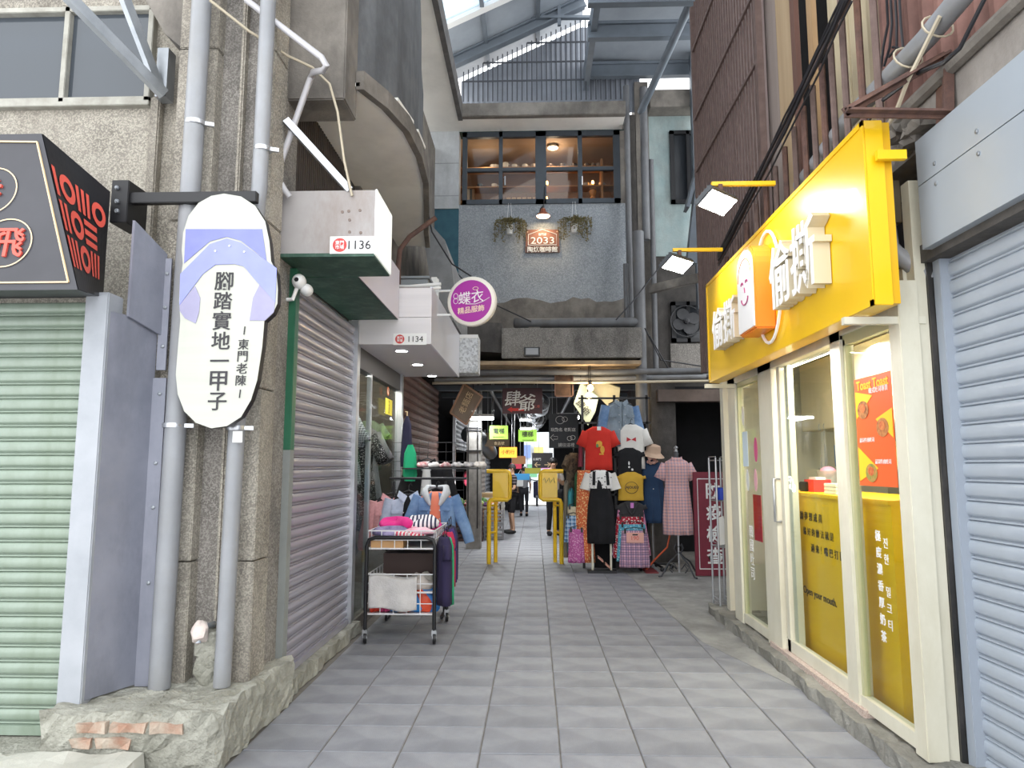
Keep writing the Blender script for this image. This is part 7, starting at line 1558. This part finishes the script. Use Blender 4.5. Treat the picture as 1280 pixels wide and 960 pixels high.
cups = [(616, 208, '#cfc8bf', 'grey-white'), (620, 208, '#bdb6ae', 'pale grey'), (632, 207, '#e4e0d8', 'tall white'), (643, 208, '#dcd6cc', 'cream'), (656, 208, '#e0dbd2', 'ivory'), (667, 208, '#c8b8a6', 'sand'), (688, 208, '#5a4a42', 'dark brown'), (703, 208, '#4c403a', 'umber'), (718, 208, '#43383a', 'black-brown'), (733, 207, '#6a5a50', 'brown'), (741, 208, '#5c5048', 'grey-brown'), (748, 207, '#7a6a60', 'taupe'), (733, 231, '#8c8682', 'silver-grey'), (752, 231, '#94908c', 'steel-grey'), (600, 232, '#3c4146', 'dark slate'), (618, 231, '#d4cfc8', 'off-white')]
for a, b, cc, lb in cups: cup(a, b, cc, lb + ' cup on the %s cafe shelf' % ('upper' if b < 222 else 'lower'), h=.12 if 'tall' in lb else .08)
for k, (a, cc) in enumerate(((586, '#c9c4bb'), (589, '#3a3f46'), (592, '#8c6a4a'))): p = at(a, 250, Y=13.0); B(p.x - .025, p.x + .02, 12.95, 13.1, cz(254), cz(254) + .28).build('book', mat('book_' + cc[1:], cc), label=('white', 'black', 'brown')[k] + ' book standing low in the cafe window', cat='book')
B(-1.5, xR - .1, 12.85, 13.25, cz(254) - .03, cz(254)).build('cafe_counter', M_shelf, label='wooden counter low inside the cafe window', cat='counter')
for k in range(6): p = at(636 + 6.5*k, 250, Y=12.98); B(p.x - .04, p.x + .035, 12.95, 13.05, cz(254), cz(254) + .1).build('coffee_box', mat('kraft_box', '#c2a075'), label='small kraft coffee box in a row on the cafe counter', cat='box', group='kraft boxes on the cafe counter')
t = thing('coffee_siphon', 'glass coffee siphon with a lit flame on the counter', 'siphon', (at(741, 240, Y=12.95).x, 12.95, cz(254))); x = at(741, 240, Y=12.95).x
MB().lathe([(.05, 0), (.06, .06), (.04, .1), (.06, .14), (.075, .2), (.06, .22)], (x, 12.95, cz(254)), 14).build('flask', mat('amber_glass', '#c98a4a', rough=.1), t, smooth=True); MB().lathe([(.07, 0), (.07, .015)], (x, 12.95, cz(254) + .24), 14).build('lid', M_shelf, t)
def cafe_lamp(px_, py_, lab, r=.1, e=4):
    c = at(px_, py_, Y=12.75); t = thing('ceiling_lamp', lab, 'lamp', c); MB().lathe([(r, 0), (r*.8, .05), (.03, .07)], c, 18).build('shade', WHITE(), t, smooth=True); MB().lathe([(r*.9, -.004), (r*.9, .004)], c, 18).build('disc', mat('warm_lamp_disc', '#ffe2b0', emit=12), t); MB().tube([c + Vector((0, 0, .07)), (c.x, c.y, 7.72)], .006, 5).build('cord', BLACK(), t)
    lamp('cafe_light', 'POINT', c + Vector((0, 0, -.12)), e, (1, .86, .68), .08, parent=t)
cafe_lamp(691, 185, 'round warm ceiling lamp inside the cafe window'); lamp('cafe_fill_lamp', 'POINT', (-.9, 12.8, 7.3), 2.5, (1, .86, .68), .1)
for k, (a, b) in enumerate(((742, 230), (684, 232), (683, 240))):
    c = at(a, b, Y=12.8); c = Vector((c.x, 12.97, (cz(235) if k < 2 else cz(254)) + .08)); t = thing('candle_lamp', ('bright flame', 'upper small flame', 'lower small flame')[k] + ' lamp glowing on the cafe shelf', 'lamp', c + Vector((0, 0, -.08))); MB().sphere(c, (.025, .025, .04), 10, 8).build('flame', mat('flame_glow', '#ffb45a', emit=14), t, smooth=True); MB().lathe([(.03, -.08), (.03, -.04), (.012, -.035)], c, 10).build('base', M_gold, t)
# outside pendant lamp, plaque and plants
c = at(679, 268, Y=11.95); t = thing('wall_lamp', 'copper cone wall lamp over the cafe plaque', 'lamp', c)
M_cop = mat('copper_shade', '#a9624a', '#96533d', rough=.4, metal=.4)
MB().lathe([(.135, -.04), (.1, .0), (.045, .05), (.04, .09), (.02, .11)], c, 22, cap=False).build('shade', M_cop, t, smooth=True, solid=.006); MB().lathe([(.115, -.036), (.115, -.03)], c, 20).build('diffuser', mat('warm_lamp_disc', '#ffe2b0', emit=12), t)
MB().tube([c + Vector((0, 0, .1)), c + Vector((0, .02, .16)), c + Vector((-.04, .15, .17)), c + Vector((-.06, .25, .12))], .012, 6).build('arm', BLACK(), t); MB().tube([c + Vector((0, 0, .1)), c + Vector((.02, .08, .3)), c + Vector((.03, .2, .6))], .007, 5).build('cord', BLACK(), t)
lamp('wall_lamp_light', 'SPOT', c + Vector((0, -.02, -.06)), 7, (1, .78, .5), .06, c + Vector((0, .12, -1)), spot=2.4, parent=t)
p, q = at(657, 288, Y=YF), at(699, 316, Y=YF); t = thing('wall_plaque', 'brown wooden cafe plaque with white lettering', 'plaque', ((p.x + q.x)/2, YF, q.z))
M_plq = mat('brown_plaque_wood', '#8a5a48', '#7a4c3c', scale=3, stretch=(.2, 1, 1), rough=.5); B(p.x, q.x, YF - .035, YF, q.z, p.z).build('board', M_plq, t, bevel=.004); B(p.x - .01, q.x + .01, YF - .036, YF - .03, q.z - .005, q.z + (p.z - q.z)*.26).build('lower_band', mat('dark_plaque_band', '#5b433c'), t)
A2 = lambda u, v: Vector((p.x + (q.x - p.x)*u, YF - .04, q.z + (p.z - q.z)*v))
MB().tube([A2(.08, .32), A2(.08, .78), A2(.5, 1.0), A2(.92, .78), A2(.92, .32), A2(.08, .32)], .006, 5).build('house_outline', WHITE(), t)
text('2033', A2(.5, .52), (1, 0, 0), (0, 0, 1), WHITE(), t, h=.12, w=.42, ext=.003, bold=-.005, squash=True); text('東門城', A2(.5, .78), (1, 0, 0), (0, 0, 1), WHITE(), t, h=.045, ext=.003); text('陶烘咖啡館', A2(.5, .13), (1, 0, 0), (0, 0, 1), WHITE(), t, w=.54, ext=.003, bold=.01)
for u in (.06, .94): MB().lathe([(.012, 0), (.012, .008)], A2(u, .9), 8, (0, -1, 0)).build('screw', M_gold, t)
def plant(px_, py_, lab, seed):
    c = at(px_, py_, Y=YF - .12); t = thing('hanging_plant', lab, 'plant', c + Vector((0, 0, -.1))); rn = random.Random(seed)
    MB().lathe([(.05, -.1), (.065, .05), (.07, .06), (.06, .06)], c, 14).build('pot', WHITE(), t, smooth=True)
    for sx in (-1, 1): MB().tube([c + Vector((sx*.05, 0, .06)), c + Vector((sx*.02, .06, .5))], .003, 4).build('cord', WHITE(), t)
    lf = MB(); st2 = []
    for s_ in range(46):
        a = rn.uniform(0, 2*PI); rr_ = rn.uniform(.12, .32); L = rn.uniform(.12, .62)*(1.0 if abs(math.cos(a)) > .4 else .5); pts2 = []
        for i in range(7):
            f = i/6; pts2.append(c + Vector((math.cos(a)*rr_*min(1, f*2.2) + rn.uniform(-.01, .01), -abs(math.sin(a))*.12*min(1, f*2), .08 + .1*math.sin(min(1, f*2)*PI*.6) - L*max(0, f - .25)**1.2)))
        if s_ < 22: st2.append(pts2)
        for i in range(1, 7):
            for _ in range(3):
                b = pts2[i] + Vector((rn.uniform(-.02, .02), rn.uniform(-.03, .01), rn.uniform(-.02, .02))); d = Vector((rn.uniform(-1, 1), rn.uniform(-1, .2), rn.uniform(-1, .3))).normalized()*.035; s2_ = d.cross(Vector((rn.uniform(-1, 1), 1, rn.uniform(-1, 1)))).normalized()*.012
                lf.add([b, b + d*.5 + s2_, b + d, b + d*.5 - s2_], [(0, 1, 2, 3)])
    vn = MB()
    for ps2 in st2: vn.tube(ps2, .004, 4)
    vn.build('vines', mat('dry_vine', '#6b5a3c', rough=.9), t, kind='stuff'); lf.build('leaves', mat('dark_olive_leaf', '#56583a', '#7a6b45', scale=20, rough=.8), t, kind='stuff')
plant(637, 286, 'trailing plant in a white pot left of the plaque', 1); plant(718, 284, 'trailing plant in a white pot right of the plaque', 2)
# ================================================================ drain pipes in the back corner and ledge pipe
def vp(px_, Y, py0, py1, r, m, lab, nm='drain_pipe'): 
    x = at(px_, (py0 + py1)/2, Y=Y).x; return pipe(lab, [(x, Y, at(px_, py1, Y=Y).z), (x, Y, at(px_, py0, Y=Y).z)], r, m, nm, n=10)
vp(786, 12.0, 108, 448, .055, M_pvcd, 'tall dull drain pipe at the facade corner'); vp(802, 11.75, 290, 700, .1, M_pvcd, 'fat drain pipe standing behind the stall'); vp(806, 12.0, 110, 300, .07, M_pvcd, 'upper drain pipe below the roof brace'); vp(783, 11.9, 330, 428, .045, M_pvcd, 'short drain pipe with a collar above the trough'); vp(817, 12.2, 200, 480, .05, M_pvcd, 'drain pipe against the teal wall edge')
p, q = at(646, 404, Y=11.75), at(800, 402, Y=11.75)
t = thing('ledge_pipe', 'fat capped pipe lying along the trough ledge', 'pipe', (p.x, 11.75, p.z)); MB().tube([p, (q.x, q.y, p.z)], .085, 12).build('tube', M_pvcd, t, smooth=True); MB().lathe([(.1, 0), (.1, .12), (.07, .15), (.03, .16)], p + Vector((.1, 0, 0)), 12, (-1, 0, 0)).build('end_cap', M_pvcd, t, smooth=True); B(p.x + .2, p.x + .4, 11.68, 11.82, p.z - .3, p.z - .08).build('support', M_conc, t)
for k, (a, b, c_) in enumerate((((570, 340, 11.6), (600, 372, 11.6), (664, 402, 11.6)), ((770, 400, 11.5), (790, 378, 11.5), (835, 320, 11.5)), ((812, 420, 11.6), (835, 460, 11.7), (900, 466, 11.9)), ((806, 410, 11.6), (826, 450, 11.7), (905, 462, 11.9)))):
    cable(('black cable slanting from the awning to the trough', 'black cable rising from the trough to far floodlight', 'lower black cable sagging under the exhaust fan', 'upper black cable sagging under the exhaust fan')[k], [at(a[0], a[1], Y=a[2]), at(b[0], b[1], Y=b[2]), at(c_[0], c_[1], Y=c_[2])], .012)
t = thing('floodlight', 'small unlit black floodlight on the concrete trough', 'floodlight', at(665, 440, Y=11.3)); p, q = at(655, 434, Y=11.28), at(675, 445, Y=11.28); B(p.x, q.x, 11.26, 11.34, q.z, p.z).build('housing', BLACK(), t, bevel=.006); B(p.x + .03, q.x - .03, 11.255, 11.26, q.z + .02, p.z - .02).build('glass', mat('dim_lens', '#777a7d', rough=.15), t)
# slanting concrete brace beams in the bay
MB().beam(at(812, 362, Y=11.8), at(884, 345, Y=11.2), .1, .14).build('slant_beam', M_conc, label='slanting concrete beam above the exhaust fan', cat='beam')
pipe('white conduit across the wall under the exhaust fan', [at(815, 470, Y=12.2), at(850, 468, Y=12.2), at(915, 470, Y=12.2)], .05, M_pvcd, 'conduit', n=8)
# ivory clutter on the left balcony: air-con box and loose tiles on the rim
for k, (a, b) in enumerate((((452, 32), (474, 72)), ((478, 84), (494, 114)))):
    p0_, p1_ = ((Vector((-1.15, 5.45, 4.64)), Vector((-1.085, 5.85, 4.64))), (Vector((-1.07, 6.0, 4.64)), Vector((-1.06, 6.35, 4.64))))[k]; MB().beam(p0_, p1_, .05, .03).build('rim_tile', M_soff, label=('longer', 'shorter')[k] + ' broken pale tile strip on the balcony rim', cat='tile')
t = thing('wall_meter', 'dark wall meter box under the high soffit', 'box', at(520, 105, Y=8.6)); p, q = at(515, 95, Y=8.6), at(524, 117, Y=8.6); B(p.x, q.x, 8.6, 8.8, q.z, p.z).build('case', mat('grey_box_enamel', '#7e8488'), t, bevel=.02); B(p.x + .01, q.x - .01, 8.59, 8.6, q.z + .03, p.z - .08).build('cover', BLACK(), t)
